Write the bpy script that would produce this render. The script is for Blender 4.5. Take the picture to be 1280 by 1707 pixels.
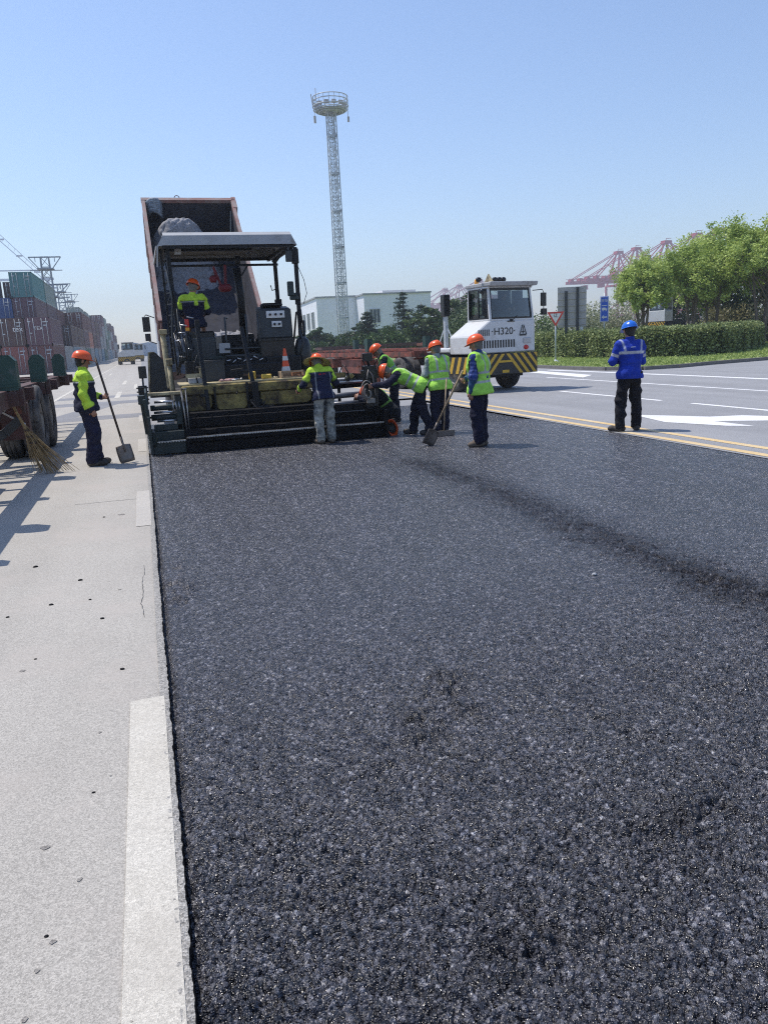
import bpy, math, random
import numpy as np
from mathutils import Vector, Matrix
PI = math.pi
R_ = math.radians
sc = bpy.context.scene
for _o in list(bpy.data.objects): bpy.data.objects.remove(_o)

# ------------------------------------------------------------------ camera
cam_d = bpy.data.cameras.new('camera'); cam = bpy.data.objects.new('camera', cam_d)
sc.collection.objects.link(cam); sc.camera = cam
cr = Vector((0.95411079, -0.2954957, -0.04852727)); cu = Vector((0.10976243, 0.1943252, 0.97477686)); cf = Vector((0.2786123, 0.93537159, -0.2178421))
M = Matrix((cr, cu, -cf)).transposed().to_4x4(); M.translation = Vector((0, 0, 1.65))
cam.matrix_world = M
cam_d.sensor_fit = 'VERTICAL'; cam_d.sensor_height = 24; cam_d.lens = 24 * 1282 / 1707
cam_d.clip_start = .05; cam_d.clip_end = 6000

# ------------------------------------------------------------------ sky and sun
SUN_EL, SUN_AZ = R_(63), math.atan2(-.74, .67)      # azimuth clockwise from +Y
w = bpy.data.worlds.new('World'); sc.world = w; w.use_nodes = True
nt = w.node_tree; nt.nodes.clear()
sky = nt.nodes.new('ShaderNodeTexSky'); sky.sky_type = 'NISHITA'; sky.sun_disc = False
sky.sun_elevation = SUN_EL; sky.sun_rotation = SUN_AZ
sky.air_density = 1.15; sky.dust_density = 0.5; sky.ozone_density = 3.2; sky.altitude = 0
bg = nt.nodes.new('ShaderNodeBackground'); bg.inputs[1].default_value = .13
wo = nt.nodes.new('ShaderNodeOutputWorld')
tint = nt.nodes.new('ShaderNodeMix'); tint.data_type = 'RGBA'; tint.blend_type = 'MULTIPLY'; tint.inputs[0].default_value = 1; tint.inputs[7].default_value = (.97, .965, 1.04, 1)
nt.links.new(sky.outputs[0], tint.inputs[6]); nt.links.new(tint.outputs[2], bg.inputs[0]); nt.links.new(bg.outputs[0], wo.inputs[0])
sd = bpy.data.lights.new('sun', 'SUN'); sd.energy = 3.5; sd.angle = R_(.53); sd.color = (1, .94, .86)
sun = bpy.data.objects.new('sun', sd); sc.collection.objects.link(sun)
to_sun = Vector((math.sin(SUN_AZ) * math.cos(SUN_EL), math.cos(SUN_AZ) * math.cos(SUN_EL), math.sin(SUN_EL)))
sun.rotation_euler = to_sun.to_track_quat('Z', 'Y').to_euler()
sun.location = (-20, 20, 120)
sc.view_settings.view_transform = 'Standard'; sc.view_settings.look = 'None'
sc.view_settings.exposure = 0.36; sc.view_settings.gamma = 1
sc.render.engine = 'CYCLES'
cy = sc.cycles
cy.use_denoising = False; cy.use_adaptive_sampling = False; cy.max_bounces = 6; cy.diffuse_bounces = 3; cy.glossy_bounces = 3
cy.transparent_max_bounces = 12; cy.transmission_bounces = 6; cy.volume_bounces = 0
cy.sample_clamp_indirect = 1.5; cy.filter_width = 1.15; cy.caustics_reflective = False; cy.caustics_refractive = False
try: cy.denoising_prefilter = 'ACCURATE'
except Exception: pass

# ------------------------------------------------------------------ helpers
def tag(o, label=None, cat=None, group=None, kind=None):
    if label: o['label'] = label
    if cat: o['category'] = cat
    if group: o['group'] = group
    if kind: o['kind'] = kind
    return o
def empty(name, loc=(0, 0, 0), rz=0, label=None, cat=None, group=None):
    o = bpy.data.objects.new(name, None); sc.collection.objects.link(o)
    o.location = loc; o.rotation_euler = (0, 0, rz); o.empty_display_size = .2
    return tag(o, label, cat, group)
def link_mesh(name, me, parent=None, mats=None, loc=None):
    o = bpy.data.objects.new(name, me); sc.collection.objects.link(o)
    if mats:
        for m in (mats if isinstance(mats, (list, tuple)) else [mats]): me.materials.append(m)
    if parent: o.parent = parent
    if loc is not None: o.location = loc
    return o
def copy_tree(o, parent=None):
    c = o.copy(); sc.collection.objects.link(c); c.parent = parent
    for ch in o.children: copy_tree(ch, c)
    return c

class MB:
    def __init__(s, origin=(0, 0, 0)): s.v = []; s.f = []; s.m = []; s.o = Vector(origin); s.k = 0; s.sm = []
    def add(s, vs, fs, smooth=False):
        b = len(s.v); s.v += [Vector(p) - s.o for p in vs]
        for f in fs: s.f.append([b + i for i in f]); s.m.append(s.k); s.sm.append(smooth)
        return s
    def box(s, x0, x1, y0, y1, z0, z1):
        return s.add([(x, y, z) for z in (z0, z1) for y in (y0, y1) for x in (x0, x1)],
                     [(0, 2, 3, 1), (4, 5, 7, 6), (0, 1, 5, 4), (2, 6, 7, 3), (0, 4, 6, 2), (1, 3, 7, 5)])
    def bar(s, a, b, w, h=None, up=(0, 0, 1)):
        a = Vector(a); b = Vector(b); h = h or w; d = (b - a).normalized(); up = Vector(up)
        if abs(d.dot(up)) > .95: up = Vector((0, 1, 0)) if abs(d.y) < .9 else Vector((1, 0, 0))
        r = d.cross(up).normalized(); u = r.cross(d)
        vs = [p + r * (i * w / 2) + u * (j * h / 2) for p in (a, b) for j in (-1, 1) for i in (-1, 1)]
        return s.add(vs, [(0, 1, 3, 2), (4, 6, 7, 5), (0, 4, 5, 1), (2, 3, 7, 6), (0, 2, 6, 4), (1, 5, 7, 3)])
    def tube(s, pts, r, n=8, cap=True):
        pts = [Vector(p) for p in pts]; rr = r if isinstance(r, (list, tuple)) else [r] * len(pts)
        vs = []; fs = []; pr = None
        for i, p in enumerate(pts):
            t = (pts[min(i + 1, len(pts) - 1)] - pts[max(i - 1, 0)]).normalized()
            if pr is None:
                a = Vector((0, 0, 1)) if abs(t.z) < .9 else Vector((1, 0, 0)); pr = t.cross(a).normalized()
            pr = (pr - t * pr.dot(t)).normalized(); q = t.cross(pr)
            for k in range(n):
                an = 2 * PI * k / n; vs.append(p + (pr * math.cos(an) + q * math.sin(an)) * rr[i])
        for i in range(len(pts) - 1):
            for k in range(n):
                k2 = (k + 1) % n; fs.append((i * n + k, i * n + k2, (i + 1) * n + k2, (i + 1) * n + k))
        s.add(vs, fs, True)
        if cap:
            b = len(s.v) - len(vs)
            s.f.append([b + k for k in range(n)][::-1]); s.m.append(s.k); s.sm.append(False)
            s.f.append([b + (len(pts) - 1) * n + k for k in range(n)]); s.m.append(s.k); s.sm.append(False)
        return s
    def lathe(s, prof, c=(0, 0, 0), axis='Z', n=24, smooth=True):
        c = Vector(c); vs = []; fs = []
        for (r, h) in prof:
            for k in range(n):
                a = 2 * PI * k / n; x, y = r * math.cos(a), r * math.sin(a)
                vs.append(c + (Vector((x, y, h)) if axis == 'Z' else Vector((h, x, y)) if axis == 'X' else Vector((x, h, y))))
        for i in range(len(prof) - 1):
            for k in range(n):
                k2 = (k + 1) % n; f = (i * n + k, i * n + k2, (i + 1) * n + k2, (i + 1) * n + k)
                fs.append(f if axis != 'Y' else f[::-1])
        return s.add(vs, fs, smooth)
    def prism(s, poly, plane, a, b):
        """poly in the two coordinates left over by plane ('X','Y','Z'), extruded a..b along plane"""
        def mk(p, t): return (t, p[0], p[1]) if plane == 'X' else (p[0], t, p[1]) if plane == 'Y' else (p[0], p[1], t)
        n = len(poly); vs = [mk(p, a) for p in poly] + [mk(p, b) for p in poly]
        fs = [tuple(range(n)), tuple(range(2 * n - 1, n - 1, -1))] + [(i, (i + 1) % n + 0, (i + 1) % n + n, i + n)[::-1] for i in range(n)]
        return s.add(vs, fs)
    def quad(s, a, b, c, d): return s.add([a, b, c, d], [(0, 1, 2, 3)])
    def build(s, name, mats, parent=None, bevel=0, fixn=True):
        me = bpy.data.meshes.new(name); me.from_pydata([tuple(v) for v in s.v], [], s.f)
        for i, p in enumerate(me.polygons): p.material_index = s.m[i]; p.use_smooth = s.sm[i]
        if fixn:
            import bmesh
            bm = bmesh.new(); bm.from_mesh(me); bmesh.ops.recalc_face_normals(bm, faces=bm.faces); bm.to_mesh(me); bm.free()
        me.update()
        o = link_mesh(name, me, parent, mats)
        if parent is None: o.location = s.o
        if bevel:
            b = o.modifiers.new('bevel', 'BEVEL'); b.width = bevel; b.segments = 1; b.limit_method = 'ANGLE'
        return o
def part(name, parent, mats, fn, origin=(0, 0, 0), bevel=0):
    m = MB(origin); fn(m); return m.build(name, mats, parent, bevel)

# ------------------------------------------------------------------ materials
def mat(name, col, rough=.6, metal=0, spec=.5, var=.0, vscale=4., bump=0., bscale=60., dirt=None, dscale=2.5, dlo=.5, dhi=.62, col2=None):
    m = bpy.data.materials.new(name); m.use_nodes = True; t = m.node_tree; N = t.nodes; L = t.links
    b = N['Principled BSDF']; b.inputs['Base Color'].default_value = (*col, 1)
    b.inputs['Roughness'].default_value = rough; b.inputs['Metallic'].default_value = metal
    b.inputs['Specular IOR Level'].default_value = spec
    src = None
    if var or dirt or bump or col2:
        tc = N.new('ShaderNodeTexCoord')
    if var or col2:
        n = N.new('ShaderNodeTexNoise'); n.inputs['Scale'].default_value = vscale; n.inputs['Detail'].default_value = 6; n.inputs['Roughness'].default_value = .65
        L.new(tc.outputs['Object'], n.inputs['Vector'])
        r = N.new('ShaderNodeValToRGB'); r.color_ramp.elements[0].position = .32; r.color_ramp.elements[1].position = .68
        c0 = tuple(max(0, c * (1 - var)) for c in col); c1 = col2 or tuple(min(1, c * (1 + var)) for c in col)
        r.color_ramp.elements[0].color = (*c0, 1); r.color_ramp.elements[1].color = (*c1, 1)
        L.new(n.outputs['Fac'], r.inputs['Fac']); src = r.outputs['Color']
    if dirt:
        n = N.new('ShaderNodeTexNoise'); n.inputs['Scale'].default_value = dscale; n.inputs['Detail'].default_value = 8; n.inputs['Roughness'].default_value = .7
        L.new(tc.outputs['Object'], n.inputs['Vector'])
        r = N.new('ShaderNodeMapRange'); r.inputs[1].default_value = dlo; r.inputs[2].default_value = dhi
        L.new(n.outputs['Fac'], r.inputs[0])
        mx = N.new('ShaderNodeMix'); mx.data_type = 'RGBA'
        if src: L.new(src, mx.inputs[6])
        else: mx.inputs[6].default_value = (*col, 1)
        mx.inputs[7].default_value = (*dirt, 1); L.new(r.outputs[0], mx.inputs[0]); src = mx.outputs[2]
        mr = N.new('ShaderNodeMix'); mr.inputs[2].default_value = rough; mr.inputs[3].default_value = .85
        L.new(r.outputs[0], mr.inputs[0]); L.new(mr.outputs[0], b.inputs['Roughness'])
    if src: L.new(src, b.inputs['Base Color'])
    if bump:
        n = N.new('ShaderNodeTexNoise'); n.inputs['Scale'].default_value = bscale; n.inputs['Detail'].default_value = 4
        L.new(tc.outputs['Object'], n.inputs['Vector'])
        bp = N.new('ShaderNodeBump'); bp.inputs['Strength'].default_value = bump; bp.inputs['Distance'].default_value = .01
        L.new(n.outputs['Fac'], bp.inputs['Height']); L.new(bp.outputs[0], b.inputs['Normal'])
    return m
def attr_mat(name, rough=.8, var=.25, vscale=25, bump=.4, bscale=30, spec=.3, trans=0, attr='Col'):
    m = bpy.data.materials.new(name); m.use_nodes = True; t = m.node_tree; N = t.nodes; L = t.links
    b = N['Principled BSDF']; b.inputs['Roughness'].default_value = rough; b.inputs['Specular IOR Level'].default_value = spec
    a = N.new('ShaderNodeAttribute'); a.attribute_name = attr
    tc = N.new('ShaderNodeTexCoord'); n = N.new('ShaderNodeTexNoise'); n.inputs['Scale'].default_value = vscale; n.inputs['Detail'].default_value = 5
    L.new(tc.outputs['Object'], n.inputs['Vector'])
    r = N.new('ShaderNodeMapRange'); r.inputs[1].default_value = .3; r.inputs[2].default_value = .7; r.inputs[3].default_value = 1 - var; r.inputs[4].default_value = 1 + var
    L.new(n.outputs['Fac'], r.inputs[0])
    mx = N.new('ShaderNodeMix'); mx.data_type = 'RGBA'; mx.blend_type = 'MULTIPLY'; mx.inputs[0].default_value = 1
    L.new(a.outputs['Color'], mx.inputs[6]); L.new(r.outputs[0], mx.inputs[7]); L.new(mx.outputs[2], b.inputs['Base Color'])
    if bump:
        bp = N.new('ShaderNodeBump'); bp.inputs['Strength'].default_value = bump; bp.inputs['Distance'].default_value = .01
        n2 = N.new('ShaderNodeTexNoise'); n2.inputs['Scale'].default_value = bscale; L.new(tc.outputs['Object'], n2.inputs['Vector'])
        L.new(n2.outputs['Fac'], bp.inputs['Height']); L.new(bp.outputs[0], b.inputs['Normal'])
    if trans:
        tr = N.new('ShaderNodeBsdfTranslucent'); L.new(mx.outputs[2], tr.inputs['Color'])
        ms = N.new('ShaderNodeMixShader'); ms.inputs[0].default_value = trans
        L.new(b.outputs[0], ms.inputs[1]); L.new(tr.outputs[0], ms.inputs[2]); L.new(ms.outputs[0], N['Material Output'].inputs[0])
    return m
def glass_mat(name, tint=(.55, .7, .7), mixf=.35):
    m = bpy.data.materials.new(name); m.use_nodes = True; t = m.node_tree; N = t.nodes; L = t.links; N.remove(N['Principled BSDF'])
    g = N.new('ShaderNodeBsdfGlossy'); g.inputs['Roughness'].default_value = .03; tr = N.new('ShaderNodeBsdfTransparent'); tr.inputs[0].default_value = (*tint, 1)
    lw = N.new('ShaderNodeLayerWeight'); lw.inputs[0].default_value = mixf
    ms = N.new('ShaderNodeMixShader'); L.new(lw.outputs['Fresnel'], ms.inputs[0]); L.new(tr.outputs[0], ms.inputs[1]); L.new(g.outputs[0], ms.inputs[2])
    L.new(ms.outputs[0], N['Material Output'].inputs[0]); return m

K = {}
K['black'] = mat('black_steel', (.007, .008, .010), .5, spec=.3, var=.4, dirt=(.05, .045, .04), dlo=.52, dhi=.75, bump=.3)
K['blackgloss'] = mat('black_gloss', (.008, .009, .011), .3, var=.3)
K['tar'] = mat('tarred_steel', (.003, .003, .005), .65, spec=.2, var=.5, bump=.7, bscale=40, dirt=(.010, .009, .010), dlo=.55, dhi=.8)
K['machine'] = mat('machine_grey', (.028, .034, .038), .45, var=.2, dirt=(.06, .05, .04), dlo=.55, dhi=.75, bump=.15)
K['machgreen'] = mat('machine_green', (.010, .026, .026), .45, var=.3, dirt=(.06, .055, .05), dlo=.5, dhi=.7)
K['canopy'] = mat('canopy_grey', (.36, .37, .38), .6, var=.10, dirt=(.2, .19, .17), dlo=.56, dhi=.7, dscale=3)
K['canopyin'] = mat('canopy_lining', (.12, .105, .08), .8, var=.3, dirt=(.04, .04, .04))
K['yellowdirt'] = mat('dirty_yellow_paint', (.36, .27, .075), .55, var=.3, dirt=(.05, .035, .022), dscale=3.2, dlo=.37, dhi=.60, bump=.2)
K['creamdirt'] = mat('worn_cream_paint', (.5, .42, .24), .6, var=.2, dirt=(.12, .09, .06), dscale=5, dlo=.45, dhi=.65)
K['silver'] = mat('bare_steel', (.5, .5, .5), .32, metal=.8, var=.2, dirt=(.1, .09, .08), dlo=.5, dhi=.7)
K['chrome'] = mat('scraped_steel', (.6, .6, .62), .28, metal=.9, var=.2)
K['rust'] = mat('rusty_red_paint', (.2, .055, .035), .65, var=.3, dirt=(.08, .04, .03), dlo=.45, dhi=.65, bump=.2)
K['bedred'] = mat('faded_red_paint', (.24, .13, .12), .65, var=.25, dirt=(.30, .26, .245), dlo=.45, dhi=.6, bump=.2)
K['beddark'] = mat('scoured_bed_steel', (.045, .047, .060), .85, spec=.2, var=.35, dirt=(.08, .07, .065), dlo=.55, dhi=.7, bump=.3)
K['bedrust'] = mat('rusty_bed_floor', (.3, .14, .07), .7, var=.4, dirt=(.08, .05, .04))
K['orange'] = mat('orange_chassis_paint', (.27, .065, .04), .65, var=.35, dirt=(.07, .045, .035), dlo=.42, dhi=.6)
K['maroon'] = mat('maroon_chassis_paint', (.08, .03, .027), .7, var=.35, dirt=(.075, .05, .04), dlo=.45, dhi=.65, bump=.2)
K['green'] = mat('dark_green_paint', (.012, .05, .038), .5, var=.2, dirt=(.12, .13, .12), dlo=.56, dhi=.7)
K['white'] = mat('white_paint', (.62, .63, .63), .4, var=.06, dirt=(.36, .33, .29), dlo=.54, dhi=.78, dscale=1.6)
K['whitepl'] = mat('white_plastic', (.75, .75, .73), .5)
K['tyre'] = mat('tyre_rubber', (.03, .029, .032), .85, var=.3, dirt=(.17, .16, .15), dlo=.42, dhi=.7, dscale=5, bump=.4, bscale=30)
K['rim'] = mat('wheel_rim', (.32, .3, .27), .5, var=.2, dirt=(.1, .08, .06), dlo=.5, dhi=.65)
K['hazyellow'] = mat('hazard_yellow', (.62, .38, .03), .5, dirt=(.1, .07, .03), dlo=.6, dhi=.75)
K['hazblack'] = mat('hazard_black', (.02, .02, .02), .5)
K['redlamp'] = mat('red_lens', (.55, .02, .015), .25)
K['amber'] = mat('amber_lens', (.8, .35, .03), .25)
K['lens'] = mat('clear_lens', (.45, .45, .45), .12, spec=.8)
K['glass'] = glass_mat('window_glass', (.42, .52, .52))
K['helmet'] = mat('orange_helmet_plastic', (.78, .10, .012), .3, var=.06)
K['helmetblue'] = mat('blue_helmet_plastic', (.01, .13, .58), .28)
K['wood'] = mat('weathered_wood', (.33, .24, .15), .75, var=.35, vscale=20)
K['darkwood'] = mat('dark_wood_handle', (.05, .03, .022), .6, var=.4, vscale=25)
K['shovel'] = mat('worn_shovel_steel', (.2, .17, .15), .45, metal=.4, var=.3, dirt=(.12, .07, .05), dlo=.5, dhi=.65)
K['straw'] = mat('straw', (.55, .4, .2), .85, var=.25, vscale=40, bump=.5, bscale=120)
K['broom'] = mat('bamboo_twigs', (.3, .21, .1), .8, var=.4, vscale=12)
K['rubber'] = mat('hose_rubber', (.28, .25, .22), .7, var=.2)
K['cone'] = mat('cone_orange', (.8, .1, .02), .5, var=.1)
K['conewhite'] = mat('cone_white_band', (.7, .68, .64), .5, var=.1)
K['galv'] = mat('galvanised_steel', (.46, .5, .52), .5, metal=.1, var=.12)
K['cranered'] = mat('crane_red_paint', (.42, .03, .05), .6)
K['signred'] = mat('sign_red', (.6, .05, .03), .4)
K['signwhite'] = mat('sign_white', (.72, .72, .7), .4)
K['signblue'] = mat('sign_blue', (.02, .11, .55), .4)
K['signback'] = mat('sign_back_aluminium', (.42, .4, .38), .5, var=.08)
K['bark'] = mat('bark', (.14, .11, .085), .9, var=.3, vscale=14, bump=.6, bscale=25)
K['cloth'] = attr_mat('cloth', .9, .22, 9, .8, 24)
K['skin'] = mat('skin', (.34, .17, .11), .5, var=.1, vscale=12)
K['hair'] = mat('dark_hair', (.02, .017, .015), .7, var=.3)
K['grhair'] = mat('grey_hair', (.16, .15, .14), .8, var=.3)
K['boot'] = mat('dark_shoe', (.03, .026, .024), .7, var=.4, dirt=(.1, .085, .07), dlo=.5, dhi=.7, dscale=12)
K['bootbrown'] = mat('dusty_shoe', (.12, .09, .065), .8, var=.3, vscale=14)
K['leaf'] = attr_mat('leaf', .55, .0, 3, 0, spec=.35, trans=.3)
K['red'] = mat('dark_red_fabric', (.15, .012, .02), .7, var=.3)
# ------------------------------------------------------------------ ground, roads
def road_mat(name, c0, c1, speck=.25, sscale=180, bigv=.12, tint=None, crack=True, bumpd=.003, pits=False, wear=None):
    m = bpy.data.materials.new(name); m.use_nodes = True; t = m.node_tree; N = t.nodes; L = t.links
    b = N['Principled BSDF']; b.inputs['Roughness'].default_value = .82; b.inputs['Specular IOR Level'].default_value = .35
    tc = N.new('ShaderNodeTexCoord')
    def noise(s, d=5, r=.6):
        n = N.new('ShaderNodeTexNoise'); n.inputs['Scale'].default_value = s; n.inputs['Detail'].default_value = d; n.inputs['Roughness'].default_value = r
        L.new(tc.outputs['Object'], n.inputs['Vector']); return n.outputs['Fac']
    def mr(s, a, b_, c, d):
        r = N.new('ShaderNodeMapRange'); r.inputs[1].default_value = a; r.inputs[2].default_value = b_; r.inputs[3].default_value = c; r.inputs[4].default_value = d
        L.new(s, r.inputs[0]); return r.outputs[0]
    def mul(a, b_):
        x = N.new('ShaderNodeMath'); x.operation = 'MULTIPLY'; L.new(a, x.inputs[0]); L.new(b_, x.inputs[1]); return x.outputs[0]
    ramp = N.new('ShaderNodeValToRGB'); ramp.color_ramp.elements[0].position = .3; ramp.color_ramp.elements[1].position = .7
    ramp.color_ramp.elements[0].color = (*c0, 1); ramp.color_ramp.elements[1].color = (*c1, 1)
    L.new(noise(.7, 8, .7), ramp.inputs['Fac'])
    vo = N.new('ShaderNodeTexVoronoi'); vo.inputs['Scale'].default_value = sscale; L.new(tc.outputs['Object'], vo.inputs['Vector'])
    sep = N.new('ShaderNodeSeparateColor'); L.new(vo.outputs['Color'], sep.inputs[0])
    f = mul(mr(sep.outputs[0], 0, 1, 1 - speck, 1 + speck), mr(noise(45, 4, .7), .3, .7, .9, 1.1))
    f = mul(f, mr(noise(420, 2), .3, .7, .8, 1.16))
    # lengthwise wheel wear
    mp = N.new('ShaderNodeMapping'); mp.inputs['Scale'].default_value = (1.1, .03, 1); L.new(tc.outputs['Object'], mp.inputs['Vector'])
    n3 = N.new('ShaderNodeTexNoise'); n3.inputs['Scale'].default_value = 1.3; n3.inputs['Detail'].default_value = 4; L.new(mp.outputs[0], n3.inputs['Vector'])
    f = mul(f, mr(n3.outputs['Fac'], .3, .7, 1 - bigv, 1 + bigv * .6))
    mx = N.new('ShaderNodeMix'); mx.data_type = 'RGBA'; mx.blend_type = 'MULTIPLY'; mx.inputs[0].default_value = 1
    L.new(ramp.outputs[0], mx.inputs[6]); L.new(f, mx.inputs[7]); col = mx.outputs[2]
    if tint:
        m2 = N.new('ShaderNodeMix'); m2.data_type = 'RGBA'; m2.inputs[7].default_value = (*tint, 1)
        L.new(col, m2.inputs[6]); L.new(mr(noise(.9, 6, .65), .5, .68, 0, .75), m2.inputs[0]); col = m2.outputs[2]
    if pits or wear:
        m4 = N.new('ShaderNodeMix'); m4.data_type = 'RGBA'; m4.inputs[7].default_value = (*(wear or (.2, .18, .15)), 1)
        L.new(col, m4.inputs[6]); L.new(mr(noise(55, 5, .75), .50 if wear else .66, .56 if wear else .70, 0, .85), m4.inputs[0]); col = m4.outputs[2]
    L.new(col, b.inputs['Base Color'])
    bp = N.new('ShaderNodeBump'); bp.inputs['Strength'].default_value = .6; bp.inputs['Distance'].default_value = bumpd
    add = N.new('ShaderNodeMath'); add.operation = 'ADD'; L.new(vo.outputs['Distance'], add.inputs[0]); L.new(noise(300, 3), add.inputs[1])
    L.new(add.outputs[0], bp.inputs['Height']); L.new(bp.outputs[0], b.inputs['Normal'])
    return m
m_left = road_mat('pale_pavement', (.365, .342, .303), (.41, .386, .342), .28, 230, .10, tint=(.42, .38, .335), bumpd=.0015)
m_right = road_mat('grey_road', (.26, .262, .27), (.31, .312, .318), .25, 120, .12)
m_far = road_mat('dusty_road', (.24, .245, .25), (.30, .30, .30), .2, 60, .12)
m_ground = road_mat('yard_ground', (.2, .2, .19), (.28, .27, .26), .2, 30, .1)
m_side = road_mat('beige_paving', (.40, .33, .27), (.46, .38, .32), .2, 60, .08)
m_cream = road_mat('old_road_paint', (.50, .465, .395), (.60, .57, .50), .2, 230, .05, tint=(.40, .37, .32), pits=True)
m_wline = road_mat('white_road_paint', (.66, .66, .66), (.8, .8, .79), .1, 160, .04)
m_yline = road_mat('yellow_road_paint', (.60, .42, .19), (.68, .52, .29), .16, 120, .06, tint=(.62, .54, .40))
m_edge = road_mat('cut_edge', (.33, .315, .285), (.42, .40, .365), .5, 170, .1, bumpd=.008, pits=True)
m_worn = road_mat('worn_road_paint', (.46, .43, .38), (.54, .51, .45), .2, 230, .05, wear=(.39, .37, .345))

def sheet(name, x0, x1, y0, y1, z, m):
    o = MB().quad((x0, y0, z), (x1, y0, z), (x1, y1, z), (x0, y1, z)).build(name, m, fixn=False); return tag(o, kind='structure')
sheet('ground', -1400, 1400, -1400, 1400, -.12, m_ground)
XL, XR, YE = -.095, 7.22, 21.0
p = MB(); p.quad((-9, -30, 0), (XL, -30, 0), (XL, 420, 0), (-9, 420, 0)); tag(p.build('left_pavement', m_left, fixn=False), kind='structure')
p = MB(); p.quad((XR, -30, 0), (26, -30, 0), (26, 420, 0), (XR, 420, 0)); tag(p.build('right_road', m_right, fixn=False), kind='structure')
p = MB(); p.quad((XL, YE, -.001), (XR, YE, -.001), (XR, 420, -.001), (XL, 420, -.001)); tag(p.build('far_road', m_far, fixn=False), kind='structure')
p = MB(); p.quad((-60, -30, -.03), (-9, -30, -.03), (-9, 420, -.03), (-60, 420, -.03)); tag(p.build('yard_pavement', m_left, fixn=False), kind='structure')
p = MB(); p.quad((26, -30, -.03), (120, -30, -.03), (120, 420, -.03), (26, 420, -.03)); tag(p.build('side_paving', m_side, fixn=False), kind='structure')

# ragged cut edge of the old pavement (dusty, rounded) beside the fresh mat
def hashu(i, j, s):
    h = (i.astype(np.uint32) * np.uint32(374761393) + j.astype(np.uint32) * np.uint32(668265263) + np.uint32(s * 974711 + 12345))
    h = (h ^ (h >> np.uint32(13))) * np.uint32(1274126177); h = h ^ (h >> np.uint32(16))
    return (h & np.uint32(0xffffff)).astype(np.float64) / float(0xffffff)
def vnoise(x, y, s, seed=0):
    x = x * s; y = y * s; i = np.floor(x); j = np.floor(y); fx = x - i; fy = y - j; fx = fx * fx * (3 - 2 * fx); fy = fy * fy * (3 - 2 * fy)
    i = i.astype(np.int64); j = j.astype(np.int64)
    a = hashu(i, j, seed); b = hashu(i + 1, j, seed); c = hashu(i, j + 1, seed); d = hashu(i + 1, j + 1, seed)
    return (a * (1 - fx) + b * fx) * (1 - fy) + (c * (1 - fx) + d * fx) * fy
def stones(x, y, cell, seed):
    gx = x / cell; gy = y / cell; i0 = np.floor(gx).astype(np.int64); j0 = np.floor(gy).astype(np.int64)
    best = np.full(x.shape, -9.0); rid = np.zeros(x.shape)
    for di in (-1, 0, 1):
        for dj in (-1, 0, 1):
            i = i0 + di; j = j0 + dj
            cx = i + .5 + (hashu(i, j, seed) - .5) * .9; cyy = j + .5 + (hashu(i, j, seed + 7) - .5) * .9
            hr = hashu(i, j, seed + 13); tx = hashu(i, j, seed + 17) - .5; ty = hashu(i, j, seed + 23) - .5
            dx = gx - cx; dy = gy - cyy; rr = .45 + .4 * hr
            d2 = (dx * dx + dy * dy) / (rr * rr)
            hh = hr * .8 + .8 * (1 - d2) + (tx * dx + ty * dy) * 1.5
            hh = np.minimum(hh, .45 + hr * .8 + (tx * dx + ty * dy) * .9)
            up = hh > best; best = np.where(up, hh, best); rid = np.where(up, hashu(i, j, seed + 31), rid)
    return best, rid
def edge_x(y): return -.047 + .007 * (vnoise(y * 0, y, 40, 3) - .5) + .005 * (vnoise(y * 0, y, 9, 4) - .5) + .006 * (vnoise(y * 0, y, 1.3, 5) - .5)
def grid_mesh(name, X, Y, Z, mats, attrs=None, kind='structure', smooth=True):
    ny, nx = X.shape; me = bpy.data.meshes.new(name); n = nx * ny
    co = np.stack([X, Y, Z], -1).reshape(-1, 3).astype(np.float32)
    i = np.arange(n).reshape(ny, nx); q = np.stack([i[:-1, :-1], i[:-1, 1:], i[1:, 1:], i[1:, :-1]], -1).reshape(-1, 4)
    me.vertices.add(n); me.vertices.foreach_set('co', co.ravel()); me.loops.add(q.size); me.loops.foreach_set('vertex_index', q.ravel().astype(np.int32))
    me.polygons.add(len(q)); me.polygons.foreach_set('loop_start', np.arange(0, q.size, 4, dtype=np.int32)); me.polygons.foreach_set('loop_total', np.full(len(q), 4, np.int32))
    me.polygons.foreach_set('use_smooth', np.full(len(q), smooth)); me.update(calc_edges=True)
    for k, a in (attrs or {}).items():
        at = me.attributes.new(k, 'FLOAT', 'POINT'); at.data.foreach_set('value', a.ravel().astype(np.float32))
    o = link_mesh(name, me, None, mats); return tag(o, kind=kind)
ys = np.concatenate([np.arange(1.0, 5, .006), np.arange(5, 21.3, .03)]); Yg = np.repeat(ys[:, None], 10, 1)
tt = np.linspace(0, 1, 10)[None, :]
xe = edge_x(ys)[:, None]; tt = np.concatenate([np.linspace(0, .85, 9), [.93, 1.0]])[None, :]; Yg = np.repeat(ys[:, None], 11, 1)
Xg = XL - .002 + (xe - XL) * tt * 1.05
Zg = .003 - .005 * np.clip(tt / .85, 0, 1) ** 2 - .068 * np.clip((tt - .85) / .15, 0, 1) + .006 * (vnoise(Xg, Yg, 70, 9) - .5) * np.clip(tt * 4, 0, 1)
grid_mesh('pavement_cut_edge', Xg[:, :9], Yg[:, :9], Zg[:, :9], m_edge)
grid_mesh('black_cut_face', Xg[:, 8:] , Yg[:, 8:], Zg[:, 8:], K['tar'])  # steep lower face coloured black to darken the edge line

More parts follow.
